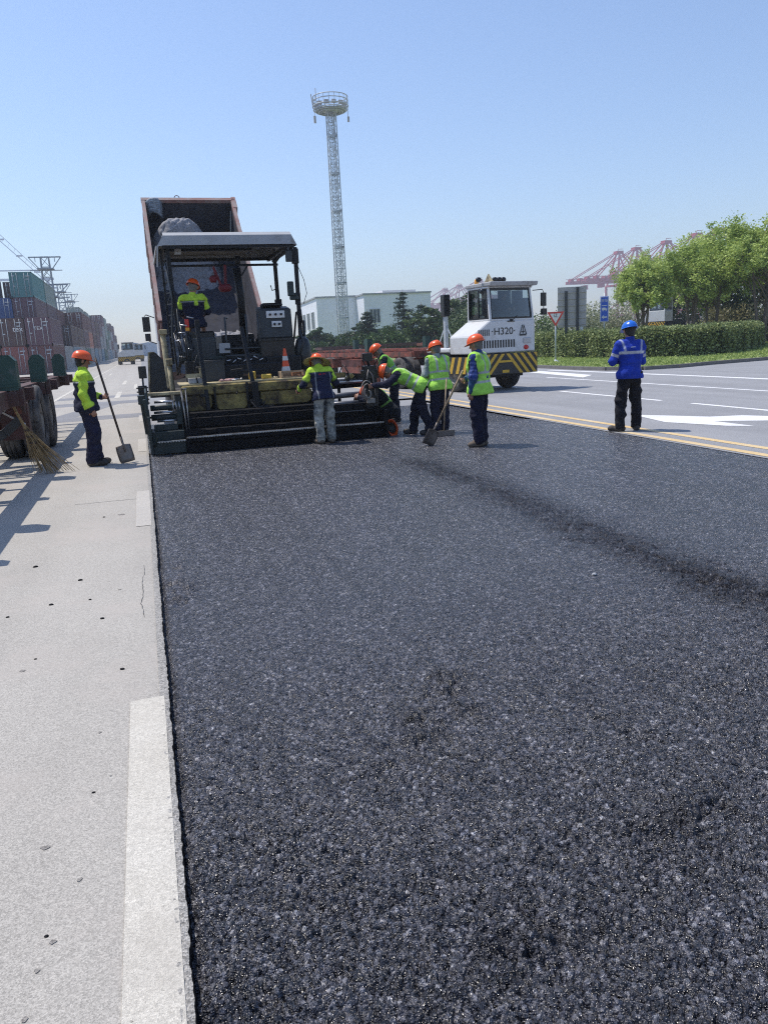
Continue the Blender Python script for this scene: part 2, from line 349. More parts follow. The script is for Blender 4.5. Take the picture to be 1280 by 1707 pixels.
# fresh asphalt mat: real stones where the camera can resolve them
rows = [1.0]
while rows[-1] < 13.6: rows.append(rows[-1] + max(.0034, rows[-1] ** 2 / 1267 * .9))
rows = np.array(rows); NC = 1250
right = np.minimum(XR, 1.03 * rows + .2)
S = np.linspace(0, 1, NC)[None, :]
Yg = np.repeat(rows[:, None], NC, 1); Xg = -.06 + (right[:, None] + .06) * S
Xg = Xg + (hashu(np.arange(Xg.size).reshape(Xg.shape), np.zeros(Xg.shape, np.int64), 5) - .5) * .001
def coarse(X, Y):
    st = .85 * np.exp(-(np.abs(X - 3.52 - .05 * np.sin(Y) + .05 * (vnoise(X, Y, 1.5, 40) - .5)) / (.24 + .016 * Y)) ** 1.7) * np.clip((11.6 - Y) / 2, 0, 1) * (.75 + .5 * vnoise(X, Y, 2, 41)); c = 0 * X
    for (x, y, sx, sy) in ((1.3, 3.35, .16, .1), (1.1, 3.0, .2, .12), (.75, 2.7, .16, .1), (.92, 2.85, .15, .08), (.09, 5.45, .12, .45), (.12, 6.1, .1, .3), (1.72, 2.02, .2, .12), (1.45, 1.8, .2, .12), (.85, 1.68, .25, .14), (.3, 2.2, .25, .4)):
        c = np.maximum(c, 1.15 * np.exp(-((X - x) / sx) ** 2 - ((Y - y) / sy) ** 2))
    cl = np.clip((vnoise(X, Y, 5.5, 51) * .55 + vnoise(X, Y, 15, 52) * .45 - .56) * 6, 0, 1)
    near = np.clip((3.9 - Y) / 2.2, 0, 1) * .8 + .12
    return np.clip(st * (.7 + .5 * vnoise(X, Y, 9, 53)) + np.maximum(c * np.clip((vnoise(X, Y, 11, 54) - .3) * 2.5, 0, 1), near * cl), 0, 1.2)
C = coarse(Xg, Yg); LP = np.clip(sum(np.exp(-((Xg - x) / sx) ** 2 - ((Yg - y) / sy) ** 2) for x, y, sx, sy in ((1.32, 3.36, .13, .07), (1.12, 3.02, .17, .10), (.78, 2.68, .13, .06), (.93, 2.84, .11, .06), (1.2, 3.2, .1, .08), (.09, 5.45, .1, .3), (1.55, 1.95, .16, .1), (.85, 1.66, .16, .1))) * 1.3, 0, 1) * np.clip((vnoise(Xg, Yg, 13, 91) - .36) * 6, 0, 1); DK_ = np.clip(.9 * np.exp(-(np.abs(Xg - 3.52 - .05 * np.sin(Yg)) / (.24 + .016 * Yg)) ** 1.7) * np.clip((11.6 - Yg) / 2, 0, 1) * (.75 + .5 * vnoise(Xg, Yg, 2, 41)) * (.45 + .55 * vnoise(Xg, Yg, 9, 53) + .6 * vnoise(Xg, Yg, 30, 55)) + .35 * LP, 0, 1); RISE = .022 * np.clip((Xg - 4.5) / 2.6, 0, 1)
s1, r1 = stones(Xg, Yg, .0115, 100); s2, r2 = stones(Xg, Yg, .026, 200); s3, _r = stones(Xg, Yg, .045, 300); NR = np.clip(1.25 - Yg / 6, .35, 1)
lod = np.clip(1.3 - Yg / 12, .3, 1)
Z = -.032 + RISE + .006 * np.clip((Xg + .06) / .08, 0, 1) + (.0085 + .003 * C + .0045 * np.clip((5 - Yg) / 2, 0, 1)) * s1 * lod * NR + C * .016 * np.maximum(s2, 0) * (vnoise(Xg, Yg, 16, 61) > .42) + C * .016 * np.maximum(s3 - .5, 0) * (vnoise(Xg, Yg, 9, 64) > .6) - .010 * C - .003 + LP * (.030 * np.maximum(s3 - .45, 0) + .014 * s2 - .010) - .024 * np.exp(-((Xg + .05) / .028) ** 2) + .004 * (vnoise(Xg, Yg, 3, 62) - .5) + .006 * (vnoise(Xg, Yg, 30, 63) - .5) * (C + .25)
rid = r1
def asphalt_mat():
    m = bpy.data.materials.new('fresh_asphalt'); m.use_nodes = True; t = m.node_tree; N = t.nodes; L = t.links
    b = N['Principled BSDF']; b.inputs['Specular IOR Level'].default_value = .6
    tc = N.new('ShaderNodeTexCoord'); at = N.new('ShaderNodeAttribute'); at.attribute_name = 'rid'
    vo = N.new('ShaderNodeTexVoronoi'); vo.inputs['Scale'].default_value = 95; L.new(tc.outputs['Object'], vo.inputs['Vector'])
    sep = N.new('ShaderNodeSeparateColor'); L.new(vo.outputs['Color'], sep.inputs[0])
    ramp = N.new('ShaderNodeValToRGB'); e = ramp.color_ramp.elements; e[0].position = 0; e[0].color = (.006, .006, .010, 1); e[1].position = 1; e[1].color = (.36, .36, .37, 1)
    x = e.new(.6); x.color = (.036, .036, .046, 1); x = e.new(.86); x.color = (.12, .12, .14, 1); x = e.new(.93); x.color = (.23, .23, .25, 1)
    mf = N.new('ShaderNodeMix'); mf.inputs[0].default_value = .22; L.new(at.outputs['Fac'], mf.inputs[2]); L.new(sep.outputs[1], mf.inputs[3]); L.new(mf.outputs[0], ramp.inputs['Fac'])
    no = N.new('ShaderNodeTexNoise'); no.inputs['Scale'].default_value = 26; no.inputs['Detail'].default_value = 3; no.inputs['Roughness'].default_value = .8; L.new(tc.outputs['Object'], no.inputs['Vector'])
    mr = N.new('ShaderNodeMapRange'); mr.inputs[1].default_value = .3; mr.inputs[2].default_value = .7; mr.inputs[3].default_value = .35; mr.inputs[4].default_value = 1.9; L.new(no.outputs['Fac'], mr.inputs[0])
    mx = N.new('ShaderNodeMix'); mx.data_type = 'RGBA'; mx.blend_type = 'MULTIPLY'; mx.inputs[0].default_value = 1; L.new(ramp.outputs[0], mx.inputs[6]); mpp = N.new('ShaderNodeMapping'); mpp.inputs['Scale'].default_value = (4, .12, 1); L.new(tc.outputs['Object'], mpp.inputs['Vector'])
    nl = N.new('ShaderNodeTexNoise'); nl.inputs['Scale'].default_value = 1.5; nl.inputs['Detail'].default_value = 5; L.new(mpp.outputs[0], nl.inputs['Vector'])
    ml = N.new('ShaderNodeMapRange'); ml.inputs[1].default_value = .3; ml.inputs[2].default_value = .7; ml.inputs[3].default_value = .78; ml.inputs[4].default_value = 1.25; L.new(nl.outputs['Fac'], ml.inputs[0])
    mm = N.new('ShaderNodeMath'); mm.operation = 'MULTIPLY'; L.new(mr.outputs[0], mm.inputs[0]); L.new(ml.outputs[0], mm.inputs[1]); L.new(mm.outputs[0], mx.inputs[7])
    ca = N.new('ShaderNodeAttribute'); ca.attribute_name = 'coarse'
    m3 = N.new('ShaderNodeMix'); m3.data_type = 'RGBA'; m3.inputs[7].default_value = (.010, .010, .013, 1)
    cm = N.new('ShaderNodeMapRange'); cm.inputs[2].default_value = .9; cm.inputs[4].default_value = .5; L.new(ca.outputs['Fac'], cm.inputs[0])
    sm = N.new('ShaderNodeMapRange'); sm.inputs[2].default_value = 1.0; sm.inputs[3].default_value = .95; sm.inputs[4].default_value = .3; L.new(ca.outputs['Fac'], sm.inputs[0]); L.new(sm.outputs[0], b.inputs['Specular IOR Level'])
    L.new(cm.outputs[0], m3.inputs[0]); L.new(mx.outputs[2], m3.inputs[6]); L.new(m3.outputs[2], b.inputs['Base Color'])
    rr = N.new('ShaderNodeMapRange'); rr.inputs[3].default_value = .22; rr.inputs[4].default_value = .5; L.new(sep.outputs[2], rr.inputs[0]); L.new(rr.outputs[0], b.inputs['Roughness'])
    # every stone tilts its own way: random facet normals from the cell colour
    v2 = N.new('ShaderNodeTexVoronoi'); v2.inputs['Scale'].default_value = 190; L.new(tc.outputs['Object'], v2.inputs['Vector'])
    vm = N.new('ShaderNodeVectorMath'); vm.operation = 'SUBTRACT'; L.new(v2.outputs['Color'], vm.inputs[0]); vm.inputs[1].default_value = (.5, .5, .5)
    vm1 = N.new('ShaderNodeVectorMath'); vm1.operation = 'SUBTRACT'; L.new(vo.outputs['Color'], vm1.inputs[0]); vm1.inputs[1].default_value = (.5, .5, .5)
    va = N.new('ShaderNodeVectorMath'); va.operation = 'MULTIPLY'; L.new(vm.outputs[0], va.inputs[0]); va.inputs[1].default_value = (1.35, 1.35, .3)
    vb = N.new('ShaderNodeVectorMath'); vb.operation = 'MULTIPLY'; L.new(vm1.outputs[0], vb.inputs[0]); vb.inputs[1].default_value = (1.0, 1.0, .2)
    vc = N.new('ShaderNodeVectorMath'); vc.operation = 'ADD'; L.new(va.outputs[0], vc.inputs[0]); L.new(vb.outputs[0], vc.inputs[1])
    bp = N.new('ShaderNodeBump'); bp.inputs['Strength'].default_value = 1; bp.inputs['Distance'].default_value = .006; L.new(v2.outputs['Distance'], bp.inputs['Height'])
    v3 = N.new('ShaderNodeTexVoronoi'); v3.inputs['Scale'].default_value = 24; L.new(tc.outputs['Object'], v3.inputs['Vector'])
    ve = N.new('ShaderNodeVectorMath'); ve.operation = 'SUBTRACT'; L.new(v3.outputs['Color'], ve.inputs[0]); ve.inputs[1].default_value = (.5, .5, .5)
    vf = N.new('ShaderNodeVectorMath'); vf.operation = 'MULTIPLY'; L.new(ve.outputs[0], vf.inputs[0]); vf.inputs[1].default_value = (.45, .45, .1)
    vg = N.new('ShaderNodeVectorMath'); vg.operation = 'ADD'; L.new(vc.outputs[0], vg.inputs[0]); L.new(vf.outputs[0], vg.inputs[1]); vc = vg
    vd = N.new('ShaderNodeVectorMath'); vd.operation = 'ADD'; L.new(vc.outputs[0], vd.inputs[0]); L.new(bp.outputs[0], vd.inputs[1])
    vn = N.new('ShaderNodeVectorMath'); vn.operation = 'NORMALIZE'; L.new(vd.outputs[0], vn.inputs[0]); L.new(vn.outputs[0], b.inputs['Normal'])
    return m
m_asph = asphalt_mat()
o = grid_mesh('fresh_asphalt', Xg, Yg, Z, m_asph, {'rid': rid, 'coarse': DK_})
del DK_, Xg, Yg, Z, s1, s2, r1, r2, C, rid
p = MB()
for (a, b) in zip(range(0, 26), range(1, 27)):   # the rest of the mat, right of and behind the detailed sheet
    pass
ys = np.linspace(1.0, (XR - .2) / 1.03, 12)
for y0, y1 in zip(ys[:-1], ys[1:]):
    xa, xb = min(XR, 1.03 * y0 + .2), min(XR, 1.03 * y1 + .2)
    if xa < XR: p.add([(xa, y0, -.028), (XR, y0, -.006), (XR, y1, -.006), (xb, y1, -.028)], [(0, 1, 2, 3)])
p.quad((-.06, -30, -.028), (XR, -30, -.01), (XR, 1.0, -.01), (-.06, 1.0, -.028))
p.quad((-.06, 13.55, -.03), (XR, 13.55, -.03), (XR, 19, -.03), (-.06, 19, -.03))
tag(p.build('asphalt_mat_rest', m_asph, fixn=False), kind='structure')
p = MB(); p.quad((XL, 18.9, -.05), (XR, 18.9, -.05), (XR, YE, -.05), (XL, YE, -.05)); tag(p.build('milled_surface', m_right, fixn=False), kind='structure')

# painted lines
def lines(name, quads, m, z=.004):
    p = MB()
    for q in quads: p.add([(x, y, z) for x, y in q], [tuple(range(len(q)))])
    return tag(p.build(name, m, fixn=False), kind='structure')
R4 = lambda x0, x1, y0, y1: [(x0, y0), (x1, y0), (x1, y1), (x0, y1)]
lines('edge_dash', [R4(-.232, -.074, -2.3, 3.67)], m_cream)
lines('worn_edge_dashes', [R4(-.232, -.084, 1.66 + 6 * k, 3.67 + 6 * k) for k in range(1, 12)], m_worn)
lines('yellow_lines', [R4(7.30, 7.45, -20, 300), R4(7.72, 7.87, -20, 300)], m_yline)
WL = [R4(14.25, 14.4, -10, 26), R4(17.2, 17.5, -10, 22), [(17.2, 22), (17.5, 22), (17.3, 31), (17.0, 31)], R4(11.12, 11.27, -6, 6), R4(11.12, 11.27, 8, 14), R4(11.1, 11.25, 15, 19.5), R4(11.1, 11.25, 22, 26)]
WL += [[(15.0, 24.6), (16.0, 25.6), (16.6, 31.0), (15.9, 31)], R4(14.25, 14.4, 29, 35), R4(11.1, 11.25, 30, 34), R4(11.1, 11.25, 38, 42)]
lines('white_lines', WL, m_wline)
lines('turn_arrow', [[(8.98, 12.95), (8.66, 11.5), (9.05, 10.45), (9.35, 10.15), (9.35, 11.1), (10.6, 10.15), (10.95, 10.3), (10.3, 11.5), (9.75, 11.7)], ], m_wline)
lines('far_markings', [R4(-1.15, -.95, 31, 36), R4(-2.6, -2.45, 55, 58), R4(-2.6, -2.45, 64, 70), R4(-3.4, -3.25, 30, 300), R4(-.5, -.35, 38, 44), R4(-1.15, -.95, 44, 50)], m_cream, .005)
m_shadow_band = road_mat('shadow_band_grey', (.2, .2, .21), (.25, .25, .26), .15, 60, .05)
lines('painted_shadow_bands', [R4(-3.3, XL - .01, 21.2, 22.6), R4(-3.3, XL - .01, 27.5, 29.2), R4(-3.4, XL - .01, 31.6, 33.2), [(-2.6, 22.6), (-1.9, 22.6), (-.9, 27.5), (-1.6, 27.5)]], m_shadow_band, .002)  # cast-shadow bands across the left lane, painted as flat darker strips

# hairline cracks in the pale pavement
p = MB(); q_ = random.Random(5)
for (x, y, L_, ax) in ((-.16, 4.9, 1.3, 0), (-.9, 9.2, 1.6, 1)):
    pts = [Vector((x, y, .003))]
    for k in range(int(L_ / .05)): pts.append(pts[-1] + (Vector((q_.gauss(.001, .005), .05, 0)) if ax == 0 else Vector((.05, q_.gauss(0, .018), 0))))
    for a, b in zip(pts[:-1], pts[1:]):
        w_ = Vector((.0016 * q_.uniform(.5, 1.3), 0, 0)) if ax == 0 else Vector((0, .004, 0)); p.quad(a - w_, a + w_, b + w_, b - w_)
tag(p.build('cracks', K['black'], fixn=False), kind='structure')
# flat old stains on the pale pavement
p = MB(); q_ = random.Random(12)
for (x, y, r) in ((-.46, 2.02, .012), (-.43, 2.12, .014), (-.375, 2.38, .013), (-.47, 1.86, .014), (-.5, 2.6, .02), (-.36, 3.4, .010), (-.8, 4.3, .02), (-.38, 8.35, .05), (-.33, 5.6, .015), (-.3, 3.0, .006)):
    n_ = 11; p.add([(x + r * .9 * q_.uniform(.45, 1.15) * math.cos(2 * PI * k / n_), y + r * .75 * q_.uniform(.45, 1.15) * math.sin(2 * PI * k / n_), .0025) for k in range(n_)], [tuple(range(n_))])
tag(p.build('old_stains', road_mat('oil_stain', (.19, .175, .16), (.30, .28, .25), .3, 200, .1), fixn=False), kind='structure')

# kerbed lawn
KL = [(18.35, 80), (18.2, 45), (18.04, 33.9), (17.95, 30.0), (18.1, 27.8), (18.9, 26.6), (20.4, 26.5), (22.43, 27.1), (25.98, 27.7), (34, 29.5), (60, 33), (110, 36)]
p = MB(); outer = KL + [(110, 160), (18.35, 160)]
p.add([(x, y, .12) for x, y in outer], [tuple(range(len(outer)))])
m_lawn = mat('lawn_soil', (.15, .21, .05), .9, var=.35, vscale=1.2, bump=.8, bscale=25, col2=(.28, .33, .10))
lawn = tag(p.build('lawn', m_lawn, fixn=False), kind='structure')
p = MB()
for (a, b) in zip(KL[:-1], KL[1:]):
    a = Vector((*a, 0)); b = Vector((*b, 0)); d = (b - a).normalized(); n = Vector((d.y, -d.x, 0)) * .16
    if n.x > 0 and abs(d.y) > .9: n = -n
    if abs(d.x) > .5 and n.y > 0: n = -n
    p.add([a, b, b + n, a + n, a + Vector((0, 0, .14)), b + Vector((0, 0, .14)), b + n + Vector((0, 0, .14)), a + n + Vector((0, 0, .14))], [(4, 5, 6, 7), (2, 3, 7, 6), (0, 3, 2, 1), (0, 4, 7, 3), (1, 2, 6, 5), (0, 1, 5, 4)])
m_kerb = mat('kerb_concrete', (.17, .16, .15), .85, var=.25, vscale=5, bump=.4)
tag(p.build('kerb', m_kerb), kind='structure')

# ------------------------------------------------------------------ leaves
rs = np.random.RandomState(7)
def leaf_mesh(name, P, size, c0, c1, parent=None, mats=None, aspect=.6, flat=.0, cmul=None, droop=0):
    """P: (n,3) centres; each a small bent leaf spray quad"""
    n = len(P); sz = size * (.6 + .8 * rs.rand(n))
    a = rs.normal(size=(n, 3)); a[:, 2] *= (1 - flat); a /= np.linalg.norm(a, axis=1)[:, None]
    b = rs.normal(size=(n, 3)); b -= (b * a).sum(1)[:, None] * a; b[:, 2] *= (1 - flat * .6); b /= np.linalg.norm(b, axis=1)[:, None]
    nn = np.cross(a, b)
    A = a * sz[:, None]; B = b * (sz * aspect)[:, None]; D = nn * (sz * .25)[:, None]
    V = np.stack([P - A, P - B * .9 + D * .3, P + A, P + B + D], 1).reshape(-1, 3)
    V[:, 2] -= droop * 0
    me = bpy.data.meshes.new(name); me.vertices.add(4 * n); me.vertices.foreach_set('co', V.astype(np.float32).ravel())
    me.loops.add(4 * n); me.loops.foreach_set('vertex_index', np.arange(4 * n, dtype=np.int32)); me.polygons.add(n)
    me.polygons.foreach_set('loop_start', np.arange(0, 4 * n, 4, dtype=np.int32)); me.polygons.foreach_set('loop_total', np.full(n, 4, np.int32)); me.update(calc_edges=True)
    t = rs.rand(n) if cmul is None else np.clip(cmul + .35 * (rs.rand(n) - .5), 0, 1)
    col = np.array(c0)[None] * (1 - t[:, None]) + np.array(c1)[None] * t[:, None]
    col = np.concatenate([col, np.ones((n, 1))], 1); col = np.repeat(col, 4, 0)
    at = me.color_attributes.new('Col', 'FLOAT_COLOR', 'POINT'); at.data.foreach_set('color', col.astype(np.float32).ravel())
    return link_mesh(name, me, parent, mats or K['leaf'])
def blob_pts(n, c, r, shell=.55):
    d = rs.normal(size=(n, 3)); d /= np.linalg.norm(d, axis=1)[:, None]
    rad = (shell + (1 - shell) * rs.rand(n)) * (.85 + .3 * rs.rand(n))
    return np.array(c)[None] + d * rad[:, None] * np.array(r)[None]
def broad_tree(x, y, h, rx, label, group, seed, c0=(.09, .17, .025), c1=(.28, .40, .07), n=9000, crown_lo=.38, leaf=.13, lobes=16, ry=None, z0=.12, trunk_r=.13, stems=3, name='tree', gapshell=.3, cat='tree'):
    global rs
    rs = np.random.RandomState(seed); rnd = random.Random(seed); ry = ry or rx
    t = empty(name, (x, y, z0), 0, label, cat, group)
    tm = MB(); cl = []
    for k in range(lobes):
        a = 2 * PI * rnd.random(); rr = math.sqrt(rnd.random()) * .78; zz = crown_lo + (1 - crown_lo) * (.18 + .66 * rnd.random() * (1 - .35 * rr))
        cl.append((rx * rr * math.cos(a), ry * rr * math.sin(a), h * zz, (.22 + .2 * rnd.random())))
    cl.append((0, 0, h * .88, .25))
    for s in range(stems):
        a = 2 * PI * s / max(1, stems) + rnd.random(); b0 = Vector((.12 * math.cos(a), .12 * math.sin(a), 0)) if stems > 1 else Vector((0, 0, 0))
        top = Vector((rx * .28 * math.cos(a), ry * .28 * math.sin(a), h * .72)); mid = (b0 + top) * .5 + Vector((rnd.uniform(-.15, .15), rnd.uniform(-.15, .15), .2))
        tm.tube([b0, b0 * .6 + mid * .4, mid, top], [trunk_r, trunk_r * .8, trunk_r * .6, .03], 7)
        for c in cl[s::max(1, stems)]:
            u = rnd.uniform(.35, .8); st = b0.lerp(mid, u * 2) if u < .5 else mid.lerp(top, u * 2 - 1)
            e = Vector(c[:3]); tm.tube([st, st.lerp(e, .5) + Vector((0, 0, .15)), e], [trunk_r * .4, trunk_r * .25, .012], 5)
    tm.build('trunk', K['bark'], t)
    pts = []; w = []
    per = n // len(cl)
    for c in cl:
        nsub = 7
        for q in range(nsub):
            o_ = rnd.gauss(0, .42), rnd.gauss(0, .42), rnd.gauss(0, .30)
            r3 = (rx * c[3] * .58, ry * c[3] * .58, h * c[3] * .18)
            P = blob_pts(per // nsub, (c[0] + o_[0] * rx * c[3], c[1] + o_[1] * ry * c[3], c[2] + o_[2] * h * c[3] * .6), r3, gapshell)
            pts.append(P); w.append(np.full(len(P), rnd.random() * .7 + .15))
    P = np.concatenate(pts); W = np.concatenate(w); k = P[:, 2] > h * crown_lo * .72; P = P[k]; W = W[k]
    leaf_mesh('crown', P, leaf, c0, c1, t, cmul=W, flat=.35)
    return t
def conifer(x, y, h, r, label, group, seed, c0=(.012, .035, .018), c1=(.045, .085, .04), n=5000, z0=-.1):
    global rs
    rs = np.random.RandomState(seed); rnd = random.Random(seed)
    t = empty('conifer', (x, y, z0), 0, label, 'tree', group)
    tm = MB(); tm.tube([(0, 0, 0), (.02, 0, h * .5), (0, 0, h * .97)], [.16, .09, .02], 7)
    pts = []; w = []; tiers = int(h * 2.1)
    for i in range(tiers):
        f = i / tiers; z = h * (.08 + .88 * f); rr = r * (1 - f) ** .8 + .12
        for b in range(max(4, int(11 * (1 - f)) + 3)):
            a = rnd.random() * 2 * PI; L_ = rr * rnd.uniform(.7, 1.1); e = Vector((L_ * math.cos(a), L_ * math.sin(a), z - .12 * L_))
            if f < .95: tm.tube([(0, 0, z), e], [.02, .006], 4, False)
            m_ = max(6, int(n / tiers / 9)); u = rs.rand(m_) ** .7
            P = np.array([[0, 0, z]]) * (1 - u[:, None]) + np.array([list(e)]) * u[:, None] + rs.normal(size=(m_, 3)) * np.array([[.13, .13, .07]]) * (1 + .4 * rr)
            pts.append(P); w.append(np.full(m_, rnd.random() * .6 + .1))
    tm.build('trunk', K['bark'], t)
    leaf_mesh('crown', np.concatenate(pts), .16, c0, c1, t, cmul=np.concatenate(w), flat=.5, aspect=.35)
    return t
def bush(x, y, rx, ry, h, label, group, seed, c0, c1, n=1800, leaf=.12, name='shrub', z0=0., lob=9, cat='shrub'):
    global rs
    rs = np.random.RandomState(seed); rnd = random.Random(seed)
    t = empty(name, (x, y, z0), 0, label, cat, group)
    tm = MB()
    for k in range(5):
        a = rnd.random() * 6.28; tm.tube([(0, 0, 0), (rx * .4 * math.cos(a), ry * .4 * math.sin(a), h * .7)], [.05, .015], 5)
    tm.build('stem', K['bark'], t)
    pts = []; w = []
    for k in range(lob):
        a = rnd.random() * 6.28; q = rnd.random() ** .6 * .7; zz = h * rnd.uniform(.3, .74)
        P = blob_pts(n // lob, (rx * q * math.cos(a), ry * q * math.sin(a), zz), (rx * .42, ry * .42, h * .27), .5); pts.append(P); w.append(np.full(len(P), rnd.random() * .8 + .1))
    P = np.concatenate(pts); W = np.concatenate(w); k = P[:, 2] > .05
    leaf_mesh('crown', P[k], leaf, c0, c1, t, cmul=W[k]); return t
# ------------------------------------------------------------------ people: one smooth surface each, clothing as children
def _lat(seed, n=24): return np.random.RandomState(seed).rand(n, n, n)
_L = _lat(3)
def noise3(P, s, off=0.):
    Q = P * s + off; i = np.floor(Q).astype(int); f = Q - i; f = f * f * (3 - 2 * f); n = 24
    r = 0
    for dx in (0, 1):
        for dy in (0, 1):
            for dz in (0, 1):
                wgt = (f[..., 0] if dx else 1 - f[..., 0]) * (f[..., 1] if dy else 1 - f[..., 1]) * (f[..., 2] if dz else 1 - f[..., 2])
                r = r + wgt * _L[(i[..., 0] + dx) % n, (i[..., 1] + dy) % n, (i[..., 2] + dz) % n]
    return r - .5
def sdf_caps(P, a, b, ra, rb):
    ab = b - a; L2 = (ab * ab).sum() + 1e-9; t = np.clip(((P - a) @ ab) / L2, 0, 1)
    return np.linalg.norm(P - a - t[..., None] * ab, axis=-1) - (ra + (rb - ra) * t)
def surfnet(caps, h, wr=0., wrs=9., cuts=(), pad=.05, seed=0, k0=.03):
    A = np.array([c[0] for c in caps] + [c[1] for c in caps], float); Rm = max(max(c[2], c[3]) for c in caps)
    lo = A.min(0) - Rm - pad; hi = A.max(0) + Rm + pad; dims = np.ceil((hi - lo) / h).astype(int) + 1
    ax = [lo[i] + h * np.arange(dims[i]) for i in range(3)]
    D = np.full(dims, .25)
    for c in caps:
        a = np.array(c[0], float); b = np.array(c[1], float); k = c[4] if len(c) > 4 else k0
        m = max(c[2], c[3]) + k + 2.5 * h
        l = np.maximum(((np.minimum(a, b) - m - lo) / h).astype(int), 0); u = np.minimum(((np.maximum(a, b) + m - lo) / h).astype(int) + 2, dims)
        G = np.stack(np.meshgrid(*[ax[i][l[i]:u[i]] for i in range(3)], indexing='ij'), -1)
        d = sdf_caps(G, a, b, c[2], c[3]); s = D[l[0]:u[0], l[1]:u[1], l[2]:u[2]]
        e = np.maximum(k - np.abs(s - d), 0) / k; D[l[0]:u[0], l[1]:u[1], l[2]:u[2]] = np.minimum(s, d) - e * e * k * .25
    if wr or cuts:
        near = np.abs(D) < .06; idx = np.argwhere(near | (D < 0)); P = lo + idx * h
        v = D[tuple(idx.T)]
        if wr:
            w3 = noise3(P * np.array([1, 1, 1.7]), wrs, seed * 3.7) + .5 * noise3(P, wrs * 2.2, seed + 9.1)
            v = v + wr * (w3 - .5 * np.abs(noise3(P * np.array([1, 1, 2.]), wrs * 1.6, seed + 4.4)))
        for f in cuts: v = np.maximum(v, f(P))
        D[tuple(idx.T)] = v
    S = D < 0; n = np.array(dims) - 1
    cor = [(i, j, k) for i in (0, 1) for j in (0, 1) for k in (0, 1)]
    cnt = sum(S[i:i + n[0], j:j + n[1], k:k + n[2]].astype(np.int8) for i, j, k in cor)
    cells = np.argwhere((cnt > 0) & (cnt < 8)); ind = np.full(n, -1, np.int64); ind[tuple(cells.T)] = np.arange(len(cells))
    acc = np.zeros((len(cells), 3)); num = np.zeros(len(cells))
    for c1 in cor:
        for axn in range(3):
            if c1[axn] == 1: continue
            c2 = list(c1); c2[axn] = 1
            p1 = cells + np.array(c1); p2 = cells + np.array(c2); d1 = D[tuple(p1.T)]; d2 = D[tuple(p2.T)]
            x = (d1 < 0) != (d2 < 0); t = np.where(x, d1 / np.where(x, d1 - d2, 1), 0)
            acc += np.where(x[:, None], p1 + (p2 - p1) * t[:, None], 0); num += x
    V = lo + h * acc / np.maximum(num, 1)[:, None]
    F = []
    for axn in range(3):
        o = [0, 0, 0]; o[axn] = 1; sl1 = [slice(1, -1)] * 3; sl1[axn] = slice(0, -1); sl2 = [slice(1, -1)] * 3; sl2[axn] = slice(1, None)
        a = S[tuple(sl1)]; b = S[tuple(sl2)]; e = np.argwhere(a != b)
        off = np.array([1, 1, 1]); off[axn] = 0; e = e + off; fl = S[tuple(e.T)]
        u, v_ = [i for i in range(3) if i != axn]
        du = np.zeros(3, int); du[u] = 1; dv = np.zeros(3, int); dv[v_] = 1
        q = np.stack([ind[tuple((e - du - dv).T)], ind[tuple((e - dv).T)], ind[tuple(e.T)], ind[tuple((e - du).T)]], 1)
        if axn == 1: fl = ~fl
        q[~fl] = q[~fl][:, ::-1]; F.append(q)
    F = np.concatenate(F); F = F[(F >= 0).all(1)]
    return V, F
def np_mesh(name, V, F, parent, mats, col=None, smooth=True):
    me = bpy.data.meshes.new(name); me.vertices.add(len(V)); me.vertices.foreach_set('co', V.astype(np.float32).ravel())
    me.loops.add(F.size); me.loops.foreach_set('vertex_index', F.ravel().astype(np.int32)); me.polygons.add(len(F))
    me.polygons.foreach_set('loop_start', np.arange(0, F.size, 4, dtype=np.int32)); me.polygons.foreach_set('loop_total', np.full(len(F), 4, np.int32))
    me.polygons.foreach_set('use_smooth', np.full(len(F), smooth)); me.update(calc_edges=True)
    if col is not None:
        at = me.color_attributes.new('Col', 'FLOAT_COLOR', 'POINT'); at.data.foreach_set('color', np.concatenate([col, np.ones((len(col), 1))], 1).astype(np.float32).ravel())
    return link_mesh(name, me, parent, mats)
def nz(v): v = np.array(v, float); return v / (np.linalg.norm(v) + 1e-9)
A3 = lambda *v: np.array(v, float)

